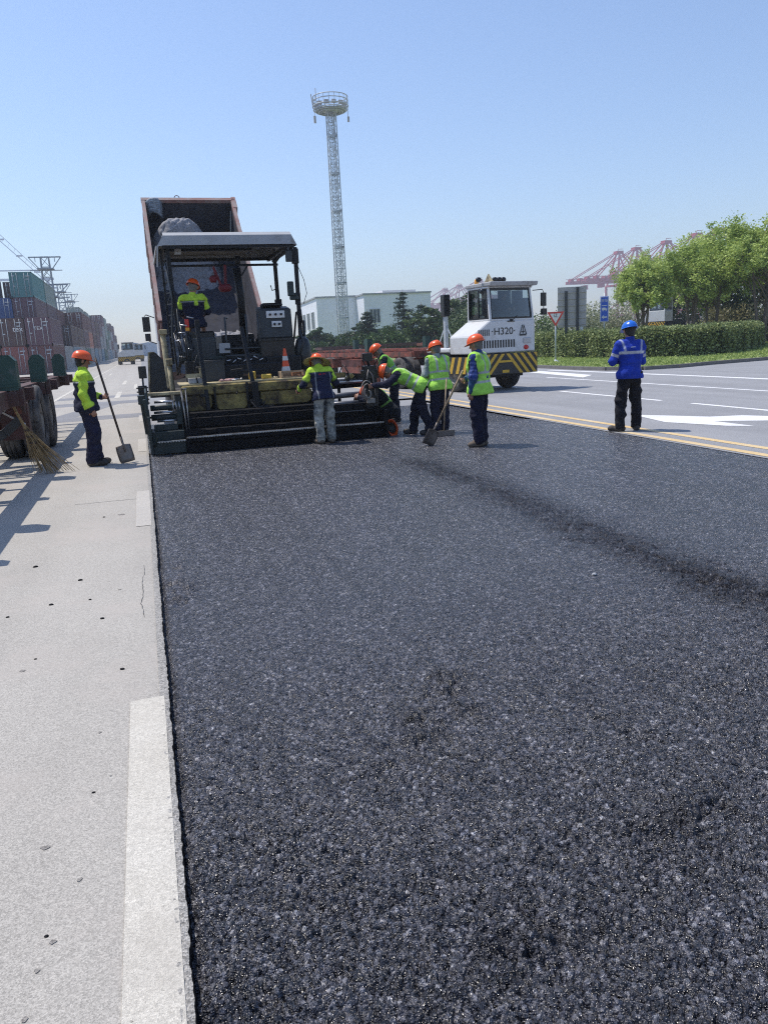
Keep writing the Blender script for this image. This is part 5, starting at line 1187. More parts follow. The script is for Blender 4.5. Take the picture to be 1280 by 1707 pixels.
# operator on the paver
J = dict(pelvis=A3(0, 0, .12), neck=A3(0, .02, .62), sr=A3(.18, .0, .565), sl=A3(-.18, .0, .565), head=A3(.03, .05, .775), face=A3(.35, .93, -.1), h_r=A3(.09, .03, .10), h_l=A3(-.09, .03, .10), kr=A3(.14, .42, .14), kl=A3(-.14, .42, .14), ar=A3(.14, .48, -.22), al=A3(-.14, .48, -.22), tr=A3(.15, .62, -.27), tl=A3(-.15, .62, -.27), er=A3(.25, .10, .33), wr=A3(.20, .32, .30), el=A3(-.27, .05, .34), wl=A3(-.24, .28, .28), cr=(1.,), cl=(1.,))
# knees and feet reach the platform
person((1.05, 15.55, 2.03), R_(-6), 'paver operator in orange helmet and lime and navy jacket sitting under the canopy', J, jacket=lambda V, u, v, f, li, lt: mix(work_jacket(V, u, v, f, li, lt, lowy=.78, sleeve_navy=.4), np.tile(Y_, (len(V), 1)), band(np.abs(v), .03, .10) * band(u, .62, .8) * (v > 0)), seed=10, scale=1.0, fine=.0095)

# ------------------------------------------------------------------ hand tools
def shovel(foot, top, label, wood='darkwood', bladew=.24, bladel=.28, bn=(0, -1, .3), r=.017, flat=False):
    a = Vector(foot); b = Vector(top); d = (b - a).normalized(); t = empty('shovel', foot, 0, label, 'shovel')
    s = d.cross(Vector(bn)).normalized(); n = s.cross(d)
    m = MB(foot); o_ = a
    rows_ = [(0, .46, .02), (.06, .5, .01), (.18, .5, .0), (.26, .48, .01), (bladel, .10, .025)] if not flat else [(0, .46, .02), (.1, .5, .0), (.22, .46, .0), (bladel, .1, .02)]
    vs = []
    for (h, wd, up) in rows_:
        for q in np.linspace(-1, 1, 7): vs.append(a + d * h + s * (q * wd * bladew) + n * (-.035 * (q * q) + .02 + up))
    k = len(rows_); fs = [(i * 7 + j, i * 7 + j + 1, (i + 1) * 7 + j + 1, (i + 1) * 7 + j) for i in range(k - 1) for j in range(6)]
    m.add(vs, fs, True); bo = m.build('blade', K['shovel'], t, fixn=False); so = bo.modifiers.new('s', 'SOLIDIFY'); so.thickness = .004
    m = MB(foot); m.tube([a + d * (bladel - .12) + n * .03, a + d * (bladel + .12) + n * .02], [.012, r + .004], 8); m.build('socket', K['shovel'], t)
    m = MB(foot); m.tube([a + d * (bladel + .05) + n * .02, a.lerp(b, .6) + n * .012, b], r, 8); m.build('handle', K[wood], t)
    return t
shovel((-.37, 12.42, .01), (-.66, 12.50, 1.60), 'square bladed shovel upright in the hand of the worker beside the left trailer', bn=(.25, -1, .35))
shovel((4.20, 11.50, -.02), (4.67, 11.08, 1.14), 'long handled shovel leaning from the rightmost lime vested worker to the fresh asphalt', wood='wood', bn=(.5, .3, 1), bladew=.2)
t = empty('lute', (4.86, 12.45, -.02), 0, 'asphalt lute on its head in front of the worker with grey sleeves', 'lute')
m = MB((4.86, 12.45, -.02)); m.box(4.70, 5.06, 12.43, 12.46, -.02, .07); m.build('head', K['shovel'], t)
m = MB((4.86, 12.45, -.02)); m.tube([(4.86, 12.45, .05), (4.98, 12.55, .95)], .014, 8); m.build('handle', K['wood'], t)
h_ = make_helmet(K['helmet']); h_.name = 'helmet'; h_.location = (4.17, 13.22, .11); h_.rotation_euler = (R_(-112), R_(12), R_(20)); h_.scale = (1, 1, 1); hn = MB(); hn.lathe([(.1, .01), (.085, .05), (.05, .075), (0, .085)], n=16); hn.build('harness', K['hazblack'], h_, fixn=False)
tag(h_, 'orange helmet lying upturned on the asphalt beside the crouching worker', 'helmet')
# twig broom leaning on the trailer
rnd = random.Random(8); t = empty('broom', (-1.45, 12.0, .0), 0, 'twig broom leaning against the rear of the left trailer', 'broom')
top = Vector((-1.86, 12.05, 1.14)); base = Vector((-1.45, 12.0, .0)); O_ = base.copy()
m = MB(O_); m.tube([top + Vector((-.03, 0, .08)), top.lerp(base, .48)], [.016, .022], 7); m.build('handle', K['broom'], t)
m = MB(O_)
for k in range(75):
    st = top.lerp(base, rnd.uniform(.33, .5)) + Vector((rnd.gauss(0, .012), rnd.gauss(0, .012), 0)); e = base + Vector((rnd.gauss(.02, .095), rnd.gauss(0, .07), abs(rnd.gauss(0, .03)) + .005))
    if k < 14: e = base + Vector((rnd.uniform(.1, .42), rnd.gauss(-.02, .06), .012))
    md = st.lerp(e, .55) + Vector((rnd.gauss(-.02, .012), rnd.gauss(0, .012), .015)); m.tube([st, md, e], [.0065, .005, .0025], 4, False)
m.build('bristles', K['broom'], t)
for u in (.44, .52, .60):
    m = MB(O_); c = top.lerp(base, u); m.lathe([(.035 + .02 * (u - .4) / .2, -.012), (.04 + .02 * (u - .4) / .2, .012)], c, 'Z', 12); m.build('binding', K['darkwood'], t)

# ------------------------------------------------------------------ container chassis on the left
TO = (-2.9, 14.0, 0)
tr = empty('container_chassis', TO, 0, 'empty maroon container chassis with dark green corner guides parked on the left', 'trailer')
def tp(name, mats, fn, bevel=.006, parent=None): return part(name, parent or tr, mats, fn, TO, bevel)
def f(m):
    for x in (-1.92, -4.0): m.box(x - .11, x + .11, 7.2, 21, .98, 1.22)
    for y in (7.2, 8.6, 10.2, 11.8, 13.4, 15.2, 17.0, 19.1, 20.8): m.box(-4.2, -1.68, y - .08, y + .08, 1.0, 1.20)
    for y in np.arange(7.8, 20, 1.1): m.box(-3.9, -2.0, y - .04, y + .04, 1.05, 1.15)
    m.box(-2.1, -1.72, 12.7, 12.9, .45, 1.0); m.bar((-2.6, 12.6, .95), (-2.0, 13.0, .55), .08, .12)
    m.box(-2.6, -2.3, 14.8, 17.8, .7, 1.0)
tp('frame', K['maroon'], f)
def guide(y):
    m = MB(TO); m.prism([(-1.92, 1.22), (-1.92, 1.60), (-1.84, 1.70), (-1.73, 1.70), (-1.66, 1.62), (-1.66, 1.22)], 'Y', y, y + .24); m.box(-1.90, -1.68, y - .012, y, 1.27, 1.30); o = m.build('corner_guide', K['green'], tr, 0)
    m = MB(TO); m.box(-1.7, -1.62, y + .02, y + .18, 1.0, 1.24); m.build('bracket', K['maroon'], o); return o
for y in (8.5, 11.75, 15.1, 18.9): guide(y)
def f(m):
    for y in (8.5, 11.75, 15.1, 18.9): m.prism([(-4.25, 1.22), (-4.25, 1.6), (-4.15, 1.72), (-3.95, 1.72), (-3.9, 1.62), (-3.9, 1.22)], 'Y', y, y + .2)
tp('far_guides', K['green'], f)
def f(m):
    m.box(-1.98, -1.70, 12.3, 12.42, .84, 1.18)
lb = tp('lamp_board', K['maroon'], f)
m = MB(TO); m.lathe([(0, 0), (.035, 0), (.035, -.03), (0, -.035)], (-2.08, 12.28, .98), 'Y', 12); m.build('amber_lamp', K['amber'], lb); m = MB(TO); m.box(-1.84, -1.74, 12.28, 12.3, .86, 1.12); m.build('reflector', K['rust'], lb)
def f(m):
    pts = [(-3.4, 12.25, .28), (-2.9, 12.25, .33), (-2.4, 12.25, .43), (-2.0, 12.25, .60), (-1.78, 12.25, .78)]
    for a, b in zip(pts[:-1], pts[1:]): m.bar(a, b, .05, .13)
    m.bar((-2.1, 12.3, .55), (-2.15, 12.5, 1.0), .05)
tp('rear_bumper', K['machine'], f)
def f(m):
    m.bar((-2.5, 12.3, 1.02), (-1.8, 12.35, 1.04), .03); m.bar((-2.3, 12.3, 1.1), (-1.95, 12.3, .92), .035); m.bar((-1.95, 12.3, 1.1), (-2.25, 12.3, .9), .03); m.tube([(-2.4, 12.2, 1.1), (-2.2, 12.15, 1.0), (-2.05, 12.2, 1.03)], .012, 6)
    m.bar((-2.0, 12.3, .9), (-1.72, 12.3, .7), .03)
tp('tail_bracket', K['silver'], f)
def f(m):
    for y in (14.05, 15.4): m.tube([(-4.1, y, .58), (-1.8, y, .58)], .07, 10)
    for y in (14.0, 15.0): m.box(-2.6, -2.45, y - .6, y + .7, .72, .8)
tp('axle', K['black'], f)
for y in (14.35, 15.75):
    for x in (-1.86, -2.22, -3.75, -4.1): wheel(tr, x, y, .60, .31, TO)
def f(m):
    m.box(-2.9, -2.2, 9.5, 11.2, .5, .9); m.bar((-3.9, 8.0, 1.0), (-1.9, 8.4, .5), .04); m.bar((-1.9, 8.0, 1.0), (-1.9, 8.0, .1), .1); m.box(-2.0, -1.8, 7.9, 8.1, .0, .05); m.bar((-4.0, 8.0, 1.0), (-4.0, 8.0, .1), .1)
tp('landing_gear', K['machine'], f)
m = MB(); m.box(-4.2, -2.2, 12.6, 12.9, 1.22, 1.3); tag(m.build('timber', K['creamdirt'], None, .004), 'pale timber lying across the maroon chassis behind the green corner guides', 'timber')

# ------------------------------------------------------------------ yard tractors
def text_mesh(txt, size, m, name='lettering', ext=.004):
    c = bpy.data.curves.new('t', 'FONT'); c.body = txt; c.size = size; c.extrude = ext; c.align_x = 'CENTER'; c.align_y = 'CENTER'
    o = bpy.data.objects.new('t', c); sc.collection.objects.link(o); dg = bpy.context.evaluated_depsgraph_get(); me = bpy.data.meshes.new_from_object(o.evaluated_get(dg))
    bpy.data.objects.remove(o); me.name = name; me.materials.clear(); return link_mesh(name, me, None, m)
def yard_tractor(x, y, az, label, number=None, group=None, s=1., detail=True):
    t = empty('yard_tractor', (x, y, 0), -R_(az), label, 'tractor', group); t.scale = (s,) * 3
    def q(name, mats, fn, bevel=.0, parent=None):
        o = part(name, parent or t, mats, fn, (0, 0, 0), bevel)
        for v in o.data.vertices:
            z = v.co.z
            if z > 1.12: v.co.z = 1.12 + (z - 1.12) * .845 if z < 2.22 else 2.05 + (z - 2.22) * .92
        return o
    W = K['white']
    # lower body: full width, chamfered on the right flank (+x)
    q('body', W, lambda m: (m.prism([(-1.13, 1.12), (1.13, 1.12), (1.13, 1.72), (.50, 2.22), (-1.13, 2.22)], 'Y', -1.2, 0), m.box(.50, 1.13, -2.6, -1.2, 1.2, 1.35)), .03)
    # cab frame
    def f(m):
        x0, x1, y0, y1, z0, z1 = -1.10, .48, -1.15, -.04, 2.22, 3.24
        for (xa, ya, xb, yb) in ((x0, y1, x0 + .04, y1 - .12), (x1, y1, x1 - .02, y1 - .12), (x0, y0, x0 + .02, y0), (x1, y0, x1 - .02, y0)):
            m.bar((xa + (.03 if xa < 0 else -.03), ya, z0), (xb + (.03 if xb < 0 else -.03), yb, z1), .07, .07)
        for z in (z0 + .02, z1): m.bar((x0, y1 - (.12 if z > 3 else 0), z), (x1, y1 - (.12 if z > 3 else 0), z), .06); m.bar((x1 - .02, y1 - .05, z), (x1 - .02, y0, z), .06); m.bar((x0 + .02, y1 - .05, z), (x0 + .02, y0, z), .06); m.bar((x0, y0, z), (x1, y0, z), .06)
        m.box(x0 + .35, x1 - .35, y0 - .02, y0 + .03, z0, z0 + .2)
    q('cab', W, f, .01)
    q('roof', K['canopy'], lambda m: (m.prism([(-1.25, 3.27), (.08, 3.27), (.13, 3.40), (-1.2, 3.38)], 'X', -1.17, .52),), .02)
    q('windshield_frame', K['blackgloss'], lambda m: (m.bar((-1.02, -.035, 2.30), (-.98, -.13, 3.20), .03), m.bar((.40, -.035, 2.30), (.38, -.13, 3.20), .03), m.bar((-1.0, -.03, 2.29), (.42, -.03, 2.29), .05), m.bar((-1.0, -.13, 3.18), (.40, -.13, 3.18), .06)), 0)
    q('windshield', K['glass'], lambda m: m.quad((-1.02, -.045, 2.28), (.42, -.045, 2.28), (.40, -.14, 3.2), (-.99, -.14, 3.2)))
    q('side_window', K['glass'], lambda m: (m.quad((.462, -.15, 2.28), (.462, -1.1, 2.28), (.462, -1.1, 3.2), (.462, -.2, 3.2)),))
    q('side_window_frame', K['blackgloss'], lambda m: (m.bar((.465, -.12, 2.30), (.465, -1.1, 2.30), .04), m.bar((.465, -.18, 3.19), (.465, -1.1, 3.19), .04), m.bar((.465, -.6, 2.3), (.465, -.6, 3.2), .035), m.bar((.465, -1.09, 2.3), (.465, -1.09, 3.2), .04), m.bar((.465, -.14, 2.3), (.465, -.2, 3.2), .04)), 0)
    q('side_window', K['glass'], lambda m: (m.quad((-1.08, -.15, 2.28), (-1.08, -1.1, 2.28), (-1.08, -1.1, 3.2), (-1.08, -.2, 3.2)),))
    q('rear_wall', K['machine'], lambda m: (m.box(-1.05, -.62, -1.16, -1.13, 2.22, 3.2), m.box(-.28, -.02, -1.16, -1.13, 2.22, 3.2), m.box(.34, .46, -1.16, -1.13, 2.22, 3.2), m.box(-1.05, .46, -1.16, -1.13, 2.22, 2.45)), 0)
    if detail:
        q('dashboard', K['blackgloss'], lambda m: (m.box(-1.0, .4, -.4, -.1, 2.2, 2.42), m.tube([(-.5 + .19 * math.cos(a), -.5 + .03 * math.sin(a), 2.58 + .17 * math.sin(a)) for a in np.linspace(0, 2 * PI, 18)], .015, 6), m.bar((-.5, -.4, 2.35), (-.5, -.5, 2.58), .04)), .01)
        q('seat', K['black'], lambda m: (m.box(-.8, -.25, -1.05, -.65, 2.2, 2.42), m.box(-.78, -.27, -1.1, -1.02, 2.3, 2.95)), .03)
        q('wiper', K['black'], lambda m: (m.box(-.38, -.12, .0, .02, 2.16, 2.19), m.bar((-.3, .0, 2.2), (-.5, -.02, 2.35), .015), m.box(-.30, -.22, 0, .03, 2.19, 2.25)), 0)
        q('lower_vent', K['hazblack'], lambda m: [m.box(xx, xx + .055, .0, .006, 1.30, 1.56) for xx in np.arange(-.38, .85, .095)], 0)
        q('upper_vent', K['hazblack'], lambda m: [m.box(xx, xx + .035, .0, .006, 1.72, 1.93) for xx in np.arange(.52, .94, .07)], 0)
        if number:
            tm = text_mesh(number, .30, K['hazblack']); tm.parent = t; tm.rotation_euler = (PI / 2, 0, PI); tm.location = (0.02, .005, 1.73); tm.scale = (1.05, .95, 1)
            q('emblem', K['machine'], lambda m: (m.bar((-.80, .006, 1.72), (-.70, .006, 2.04), .006, .05), m.bar((-.56, .006, 1.72), (-.66, .006, 2.04), .006, .05), m.bar((-.80, .006, 1.70), (-.55, .006, 1.70), .006, .06), m.bar((-.68, .006, 1.74), (-.68, .006, 1.98), .006, .035), m.bar((-.74, .006, 1.80), (-.62, .006, 1.80), .006, .03)), 0)
        for xx in (-.82, .98): 
            hl_ = q('headlight', K['lens'], lambda m: m.box(xx - .15, xx + .13, .0, .03, 1.40, 1.60), .02); q('fog_light', K['redlamp'] if xx < 0 else K['amber'], lambda m: m.lathe([(0, .03), (.075, .03), (.085, .0)], (xx + .03, 0, 1.27), 'Y', 14))
        q('roof_beacon', K['amber'], lambda m: m.lathe([(.07, 3.4), (.07, 3.5), (.04, 3.55), (0, 3.56)], (.38, -.8, 0), 'Z', 12)); q('roof_lamp', K['blackgloss'], lambda m: [m.lathe([(0, .0), (.07, .0), (.08, -.08), (0, -.1)], (xx, -.3, 3.49), 'Y', 12) for xx in (-.25, -.1, .05, .62)])
        q('roof_fin', K['creamdirt'], lambda m: m.prism([(-.1, 3.42), (-.5, 3.40), (-.3, 3.66)], 'X', .28, .32)); q('roof_rail', K['blackgloss'], lambda m: (m.tube([(.5, -.4, 3.2), (.62, -.1, 3.1), (.66, -.1, 2.98)], .015, 6), m.lathe([(0, 0), (.07, 0), (.08, -.1), (0, -.12)], (.66, -.05, 3.12), 'Y', 12)))
    # striped bumper
    def f(m):
        m.k = 0; m.box(-1.16, 1.16, -.12, .06, .50, 1.10)
        m.k = 1
        for sgn in (-1, 1):
            for k in range(5):
                a = .02 + .25 * k; pts = [(a + .0, 1.09), (a + .12, 1.09), (a + .12 + .50, .51), (a + .50, .51)]
                pts = [(min(p_[0], 1.15), p_[1] if p_[0] <= 1.15 else 1.09 - (1.15 - a - (.0 if i in (0, 3) else .12)) / .5 * .58) for i, p_ in enumerate(pts)]
                pts = [(x_, z_) for x_, z_ in pts]
                if len(set(pts)) >= 3: m.add([(sgn * x_, .064, z_) for x_, z_ in pts], [(0, 1, 2, 3)])
        if True:
            m.box(-.12, .12, .064, .068, .54, .62); m.box(-.3, .3, .064, .068, .84, .90)
    bm_ = q('bumper', [K['hazblack'], K['hazyellow']], f)
    def f(m):
        m.k = 0; m.box(1.10, 1.16, -1.25, -.14, .55, 1.05); m.k = 1
        for k in range(3): a = -1.22 + .36 * k; m.add([(1.163, a, .56), (1.163, a + .16, .56), (1.163, a + .36, 1.04), (1.163, a + .20, 1.04)], [(0, 1, 2, 3)])
    q('side_skirt', [K['hazblack'], K['hazyellow']], f)
    q('side_mirror', K['blackgloss'], lambda m: (m.tube([(-1.12, -.1, 3.12), (-1.42, -.02, 3.14), (-1.47, -.02, 3.05), (-1.47, -.02, 2.2)], .015, 6), m.box(-1.56, -1.38, -.06, .0, 2.62, 3.04), m.box(-1.57, -1.39, -.06, .02, 2.34, 2.54)), .01)
    # frame, wheels, fifth wheel, exhaust
    q('chassis', K['black'], lambda m: (m.box(-.5, -.3, -5.2, -.2, .75, 1.05), m.box(.3, .5, -5.2, -.2, .75, 1.05), m.box(-1.1, 1.1, -2.6, -1.25, .55, 1.2), m.box(-.9, .9, -1.2, -.3, .4, .7), m.box(-.5, .5, -5.0, -3.8, 1.05, 1.2)), .01)
    q('exhaust_stack', K['blackgloss'], lambda m: (m.box(.80, 1.02, -1.85, -1.62, 2.45, 3.15),), .02)
    q('stack_post', K['galv'], lambda m: (m.box(.86, .97, -1.79, -1.68, 1.3, 2.46), m.bar((.91, -1.73, 2.2), (.91, -1.22, 1.4), .03), m.bar((.91, -1.73, 2.2), (.91, -2.3, 1.3), .03)), 0)
    for (yy, xs_) in ((-1.15, (-.93, .93)), (-4.4, (-.72, -1.04, .72, 1.04))):
        for xx in xs_: wheel(t, xx, yy, .53, .30, (0, 0, 0))
    return t
T1 = yard_tractor(10.2, 21.05, 170, 'white yard tractor with H320 on its front and a black and yellow bumper', '\u00b7H320\u00b7', s=1.0)
# driver, seen through the windshield
J = dict(pelvis=A3(0, 0, .12), neck=A3(0, .02, .62), sr=A3(.18, .03, .565), sl=A3(-.18, .03, .565), head=A3(0, .05, .775), face=A3(0, 1, 0), er=A3(.24, .18, .36), wr=A3(.12, .42, .38), el=A3(-.24, .18, .36), wl=A3(-.12, .42, .38), h_r=A3(.09, .03, .10), h_l=A3(-.09, .03, .10), kr=A3(.14, .42, .14), kl=A3(-.14, .42, .14), ar=A3(.14, .48, -.12), al=A3(-.14, .48, -.12), tr=A3(.15, .6, -.18), tl=A3(-.15, .6, -.18), cr=(1.2,), cl=(1.2,))
a_ = R_(-170); dx_, dy_ = -.52, -.78
person((10.2 + dx_ * math.cos(a_) - dy_ * math.sin(a_), 21.05 + dx_ * math.sin(a_) + dy_ * math.cos(a_), 1.98), a_, 'driver in dark clothes sitting behind the windshield of the white tractor', J, jacket=plain((.03, .035, .05)), seed=12, helmet_on=False, hair='hair', fine=.011)

def chassis_trailer(x, y, az, L_, label, paint='orange', group=None, guides=True, s=1., wheels=(-10.2, -11.4)):
    t = empty('container_trailer', (x, y, 0), -R_(az), label, 'trailer', group); t.scale = (s,) * 3
    def q(name, mats, fn, bevel=.0): return part(name, t, mats, fn, (0, 0, 0), bevel)
    def f(m):
        for xx in (-.45, .45): m.box(xx - .09, xx + .09, -L_, 0, 1.0, 1.32)
        for k in range(9): yy = -L_ * k / 8; m.box(-1.2, 1.2, yy - .08, yy + .08, 1.06, 1.26)
        for xx in (-1.18, 1.18): m.box(xx - .05, xx + .05, -L_, 0, 1.08, 1.24)
        for k in range(10): yy = -L_ * (k + .5) / 16; m.bar((.45, yy - .3, 1.0), (1.15, yy + .3, .7 if k % 2 else 1.0), .05)
    q('frame', K[paint], f)
    if guides: q('corner_guide', K['green'], lambda m: [m.box(xx - .1, xx + .1, -L_ * k - .12, -L_ * k + .12, 1.26, 1.72) for xx in (-1.2, 1.2) for k in (.33, .97)])
    q('axle_box', K['rust'], lambda m: (m.box(-.9, .9, wheels[1] - .8, wheels[0] + .8, .62, .98), m.box(.5, 1.1, -6.5, -4.5, .45, .95), m.bar((1.0, -3.2, 1.0), (1.0, -3.2, .1), .12), m.bar((-1.0, -3.2, 1.0), (-1.0, -3.2, .1), .12)))
    for yy in wheels:
        for xx in (-1.05, -.73, .73, 1.05): wheel(t, xx, yy, .52, .28, (0, 0, 0))
    return t
chassis_trailer(9.65, 24.4, 172, 10.6, 'orange container trailer coupled behind the white tractor', wheels=(-8.6, -9.9))
chassis_trailer(22, 60, 262, 12.2, 'brown container trailer parked across the road before the conifers', 'rust', 'trailers parked far behind the workers')
chassis_trailer(15.5, 70, 268, 12.2, 'dark container trailer parked far behind the cone on the paver', 'maroon', 'trailers parked far behind the workers', wheels=(-2.5, -3.7))
chassis_trailer(36, 63, 262, 12.2, 'rust red container trailer parked behind the tractor bonnet', 'bedred', 'trailers parked far behind the workers')
yard_tractor(-2.0, 118, 178, 'hazy white yard tractor coming down the far left road, nearest of the two', None, 'yard tractors far down the left road', detail=False)
yard_tractor(-.6, 150, 178, 'hazy white yard tractor behind another on the far left road', None, 'yard tractors far down the left road', detail=False)
st_ = yard_tractor(43.6, 60.0, 250, 'small white yard tractor behind the hedge under the trees', None, detail=False, s=1.); st_.location.z = .95
m = MB(); m.box(38, 60, 56, 76, .1, .95); tag(m.build('raised_ground', m_ground, None), kind='structure')
# ------------------------------------------------------------------ containers
CW, CH = 2.44, 2.84
def corr_side(m, x, y0, y1, z0, z1, out, step=.45):
    n = int((y1 - y0) / step); ys_ = []
    for i in range(n):
        a = y0 + (y1 - y0) * i / n; d = (y1 - y0) / n; ys_ += [(a, 0), (a + d * .35, 0), (a + d * .5, -.07), (a + d * .85, -.07)]
    ys_.append((y1, 0)); vs = []
    for y, o_ in ys_: vs += [(x + out * o_, y, z0), (x + out * o_, y, z1)]
    m.add(vs, [(2 * i, 2 * i + 2, 2 * i + 3, 2 * i + 1) for i in range(len(ys_) - 1)])
def container_meshes(L_):
    m = MB(); x = CW / 2; H = CH - .02
    for s in (-1, 1): corr_side(m, s * (x - .03), .05, L_ - .05, .16, H - .1, s)
    m.quad((-x + .02, .0, H - .02), (x - .02, .0, H - .02), (x - .02, L_, H - .02), (-x + .02, L_, H - .02)); m.box(-x + .04, x - .04, .05, L_ - .05, .1, .14); m.box(-x + .04, x - .04, L_ - .06, L_ - .03, .1, H - .05)
    for s in (-1, 1):
        m.box(s * x - (.1 if s > 0 else 0), s * x + (0 if s > 0 else .1), 0, L_, 0, .16); m.box(s * x - (.07 if s > 0 else 0), s * x + (0 if s > 0 else .07), 0, L_, H - .1, H)
        for yy in (0, L_ - .12): m.box(s * x - (.12 if s > 0 else 0), s * x + (0 if s > 0 else .12), yy, yy + .12, .0, H)
    m.box(-x, x, 0, .1, 0, .14); m.box(-x, x, 0, .1, H - .12, H)
    b = m.build('body', None); d = MB()
    d.box(-x + .12, x - .12, .03, .06, .14, H - .12)
    for xx in (-.85, -.4, .4, .85): d.tube([(xx, .0, .12), (xx, .0, H - .1)], .022, 6); d.box(xx - .08, xx + .08, -.01, .03, 1.1, 1.16)
    for k in range(5): d.box(-x + .14, x - .14, .02, .03, .35 + .5 * k, .39 + .5 * k)
    dd = d.build('door', None); d = MB()
    for xx in (-.85, -.4, .4, .85): d.tube([(xx, -.02, .12), (xx, -.02, H - .1)], .03, 6)
    for xx, zz, ww in ((.75, 2.3, .5), (-.8, 2.35, .3), (.7, 1.95, .35), (-.75, 1.2, .25)): d.box(xx - ww / 2, xx + ww / 2, -.03, -.02, zz, zz + .1)
    lr = d.build('lock_rods', None); r = (b.data, dd.data, lr.data); bpy.data.objects.remove(b); bpy.data.objects.remove(dd); bpy.data.objects.remove(lr)
    for me in r: me.materials.append(None)
    return r
C40, C20 = container_meshes(12.19), container_meshes(6.06)
CC = {'teal': (.07, .23, .23), 'pale green': (.24, .30, .27), 'brown': (.085, .045, .045), 'dark red': (.125, .045, .05), 'red': (.22, .07, .065), 'blue': (.03, .09, .25), 'grey': (.28, .29, .30), 'dull green': (.08, .15, .12), 'salmon': (.42, .16, .11), 'plum': (.12, .06, .08), 'light blue': (.16, .25, .32)}
for k, c in CC.items(): K['c_' + k] = mat('container_' + k.replace(' ', '_'), c, .55, var=.12, vscale=1.5, dirt=tuple(x * .6 + .03 for x in c), dlo=.55, dhi=.75, dscale=1.2)
ORD = ['first', 'second', 'third', 'fourth', 'fifth', 'sixth', 'seventh', 'eighth', 'ninth', 'tenth', 'eleventh', 'twelfth', 'thirteenth', 'fourteenth', 'fifteenth', 'sixteenth', 'seventeenth']
TIER = ['on the ground', 'second from the ground', 'third from the ground', 'topmost of four']
def container(xr, y, z, meshes, colour, label):
    t = empty('shipping_container', (xr - CW / 2, y, z), 0, label, 'container', 'containers stacked along the left yard')
    for me, nm in zip(meshes, ('body', 'door', 'lock_rods')):
        o = bpy.data.objects.new(nm, me); sc.collection.objects.link(o); o.parent = t; o.material_slots[0].link = 'OBJECT'; o.material_slots[0].material = K['c_' + colour] if nm != 'lock_rods' else K['galv']
    return t
row1 = [(88.5, 1, ['dark red', 'plum']), (101.2, 1, ['grey']), (113.9, 1, ['light blue', 'brown']), (126.6, 1, ['grey', 'brown']), (139.3, 1, ['dull green', 'plum', 'dark red']), (152, 1, ['grey', 'salmon', 'dark red']), (166, 1, ['light blue', 'brown', 'plum']), (180, 1, ['grey', 'plum', 'brown']), (196, 1, ['light blue', 'grey', 'plum']), (214, 1, ['dull green', 'grey', 'grey', 'plum']), (232, 1, ['grey', 'dull green', 'pale green', 'pale green']), (252, 1, ['light blue', 'grey', 'dull green']), (275, 1, ['grey', 'plum', 'grey', 'brown']), (300, 1, ['brown', 'grey', 'plum', 'plum']), (325, 1, ['grey', 'grey', 'brown'])]
row2 = [(88.5, 1, ['red', 'brown']), (101.2, 1, ['dark red', 'brown', 'plum', 'teal']), (113.9, 1, ['dark red', 'brown', 'plum', 'pale green']), (126.6, 1, ['brown', 'plum', 'dark red']), (139.3, 1, ['dark red', 'dull green', 'brown']), (160, 1, ['brown', 'dark red', 'plum']), (176, 1, ['brown', 'grey', 'dark red', 'pale green']), (194, 1, ['brown', 'brown', 'dark red', 'pale green']), (214, 1, ['brown', 'plum', 'dark red', 'dull green'])]
row3 = [(88.5, 1, ['red', 'brown']), (101.2, 1, ['dark red', 'plum', 'blue']), (113.9, 1, ['dark red', 'brown', 'plum', 'brown'])]
row4 = [(88.5, 1, ['red', 'dark red']), (101.2, 1, ['dark red', 'plum', 'blue', 'plum'])]
for ri, (row, xr, rn) in enumerate(((row1, -8.6, 'roadside row'), (row2, -11.15, 'second row from the road'), (row3, -13.7, 'third row from the road'), (row4, -16.25, 'fourth row from the road'))):
    for si, (y, _, cols) in enumerate(row):
        for ti, c in enumerate(cols):
            last = ti == len(cols) - 1 and ti > 0
            container(xr, y, ti * (CH + .02), C40, c, f"{c} container {'at the top' if last else 'on the ground' if ti == 0 else ORD[ti] + ' up'}, {ORD[si]} stack of the {rn}")
# lettering on container doors
for (x, y, z, s_, txt) in ((-12.3, 88.46, 6.6, .75, 'tex'), (-9.7, 88.46, 4.4, .6, 'TEX')):
    pass
def on_container(lab, txt, loc, size):
    for o in bpy.data.objects:
        if o.get('label') == lab:
            tm = text_mesh(txt, size, K['whitepl']); tm.parent = o; tm.rotation_euler = (PI / 2, 0, 0); tm.location = loc; return
on_container('brown container at the top, first stack of the second row from the road', 'tex', (.6, -.03, 1.7), .75)
on_container('plum container at the top, first stack of the roadside row', 'TEX', (0, -.03, 1.7), .5)

# ------------------------------------------------------------------ masts and pylons
def lattice(m, x, y, z0, z1, w0, w1, n, r=.05, sides=4, br=None):
    br = br or r * .5
    def c(z, k):
        f_ = (z - z0) / (z1 - z0); w_ = w0 + (w1 - w0) * f_; a = 2 * PI * k / sides + PI / sides; return (x + w_ * math.cos(a), y + w_ * math.sin(a), z)
    for k in range(sides): m.bar(c(z0, k), c(z1, k), r)
    zs = np.linspace(z0, z1, n + 1)
    for i in range(n):
        for k in range(sides):
            m.bar(c(zs[i], k), c(zs[i + 1], (k + 1) % sides), br); m.bar(c(zs[i + 1], k), c(zs[i + 1], (k + 1) % sides), br)
            if i % 2: m.bar(c(zs[i], (k + 1) % sides), c(zs[i + 1], k), br)
MX, MY, MZ = 29.2, 114.4, 35.2
t = empty('light_mast', (MX, MY, 0), 0, 'tall slender lattice light mast with a ring platform at its top', 'light mast'); o_ = (MX, MY, 0)
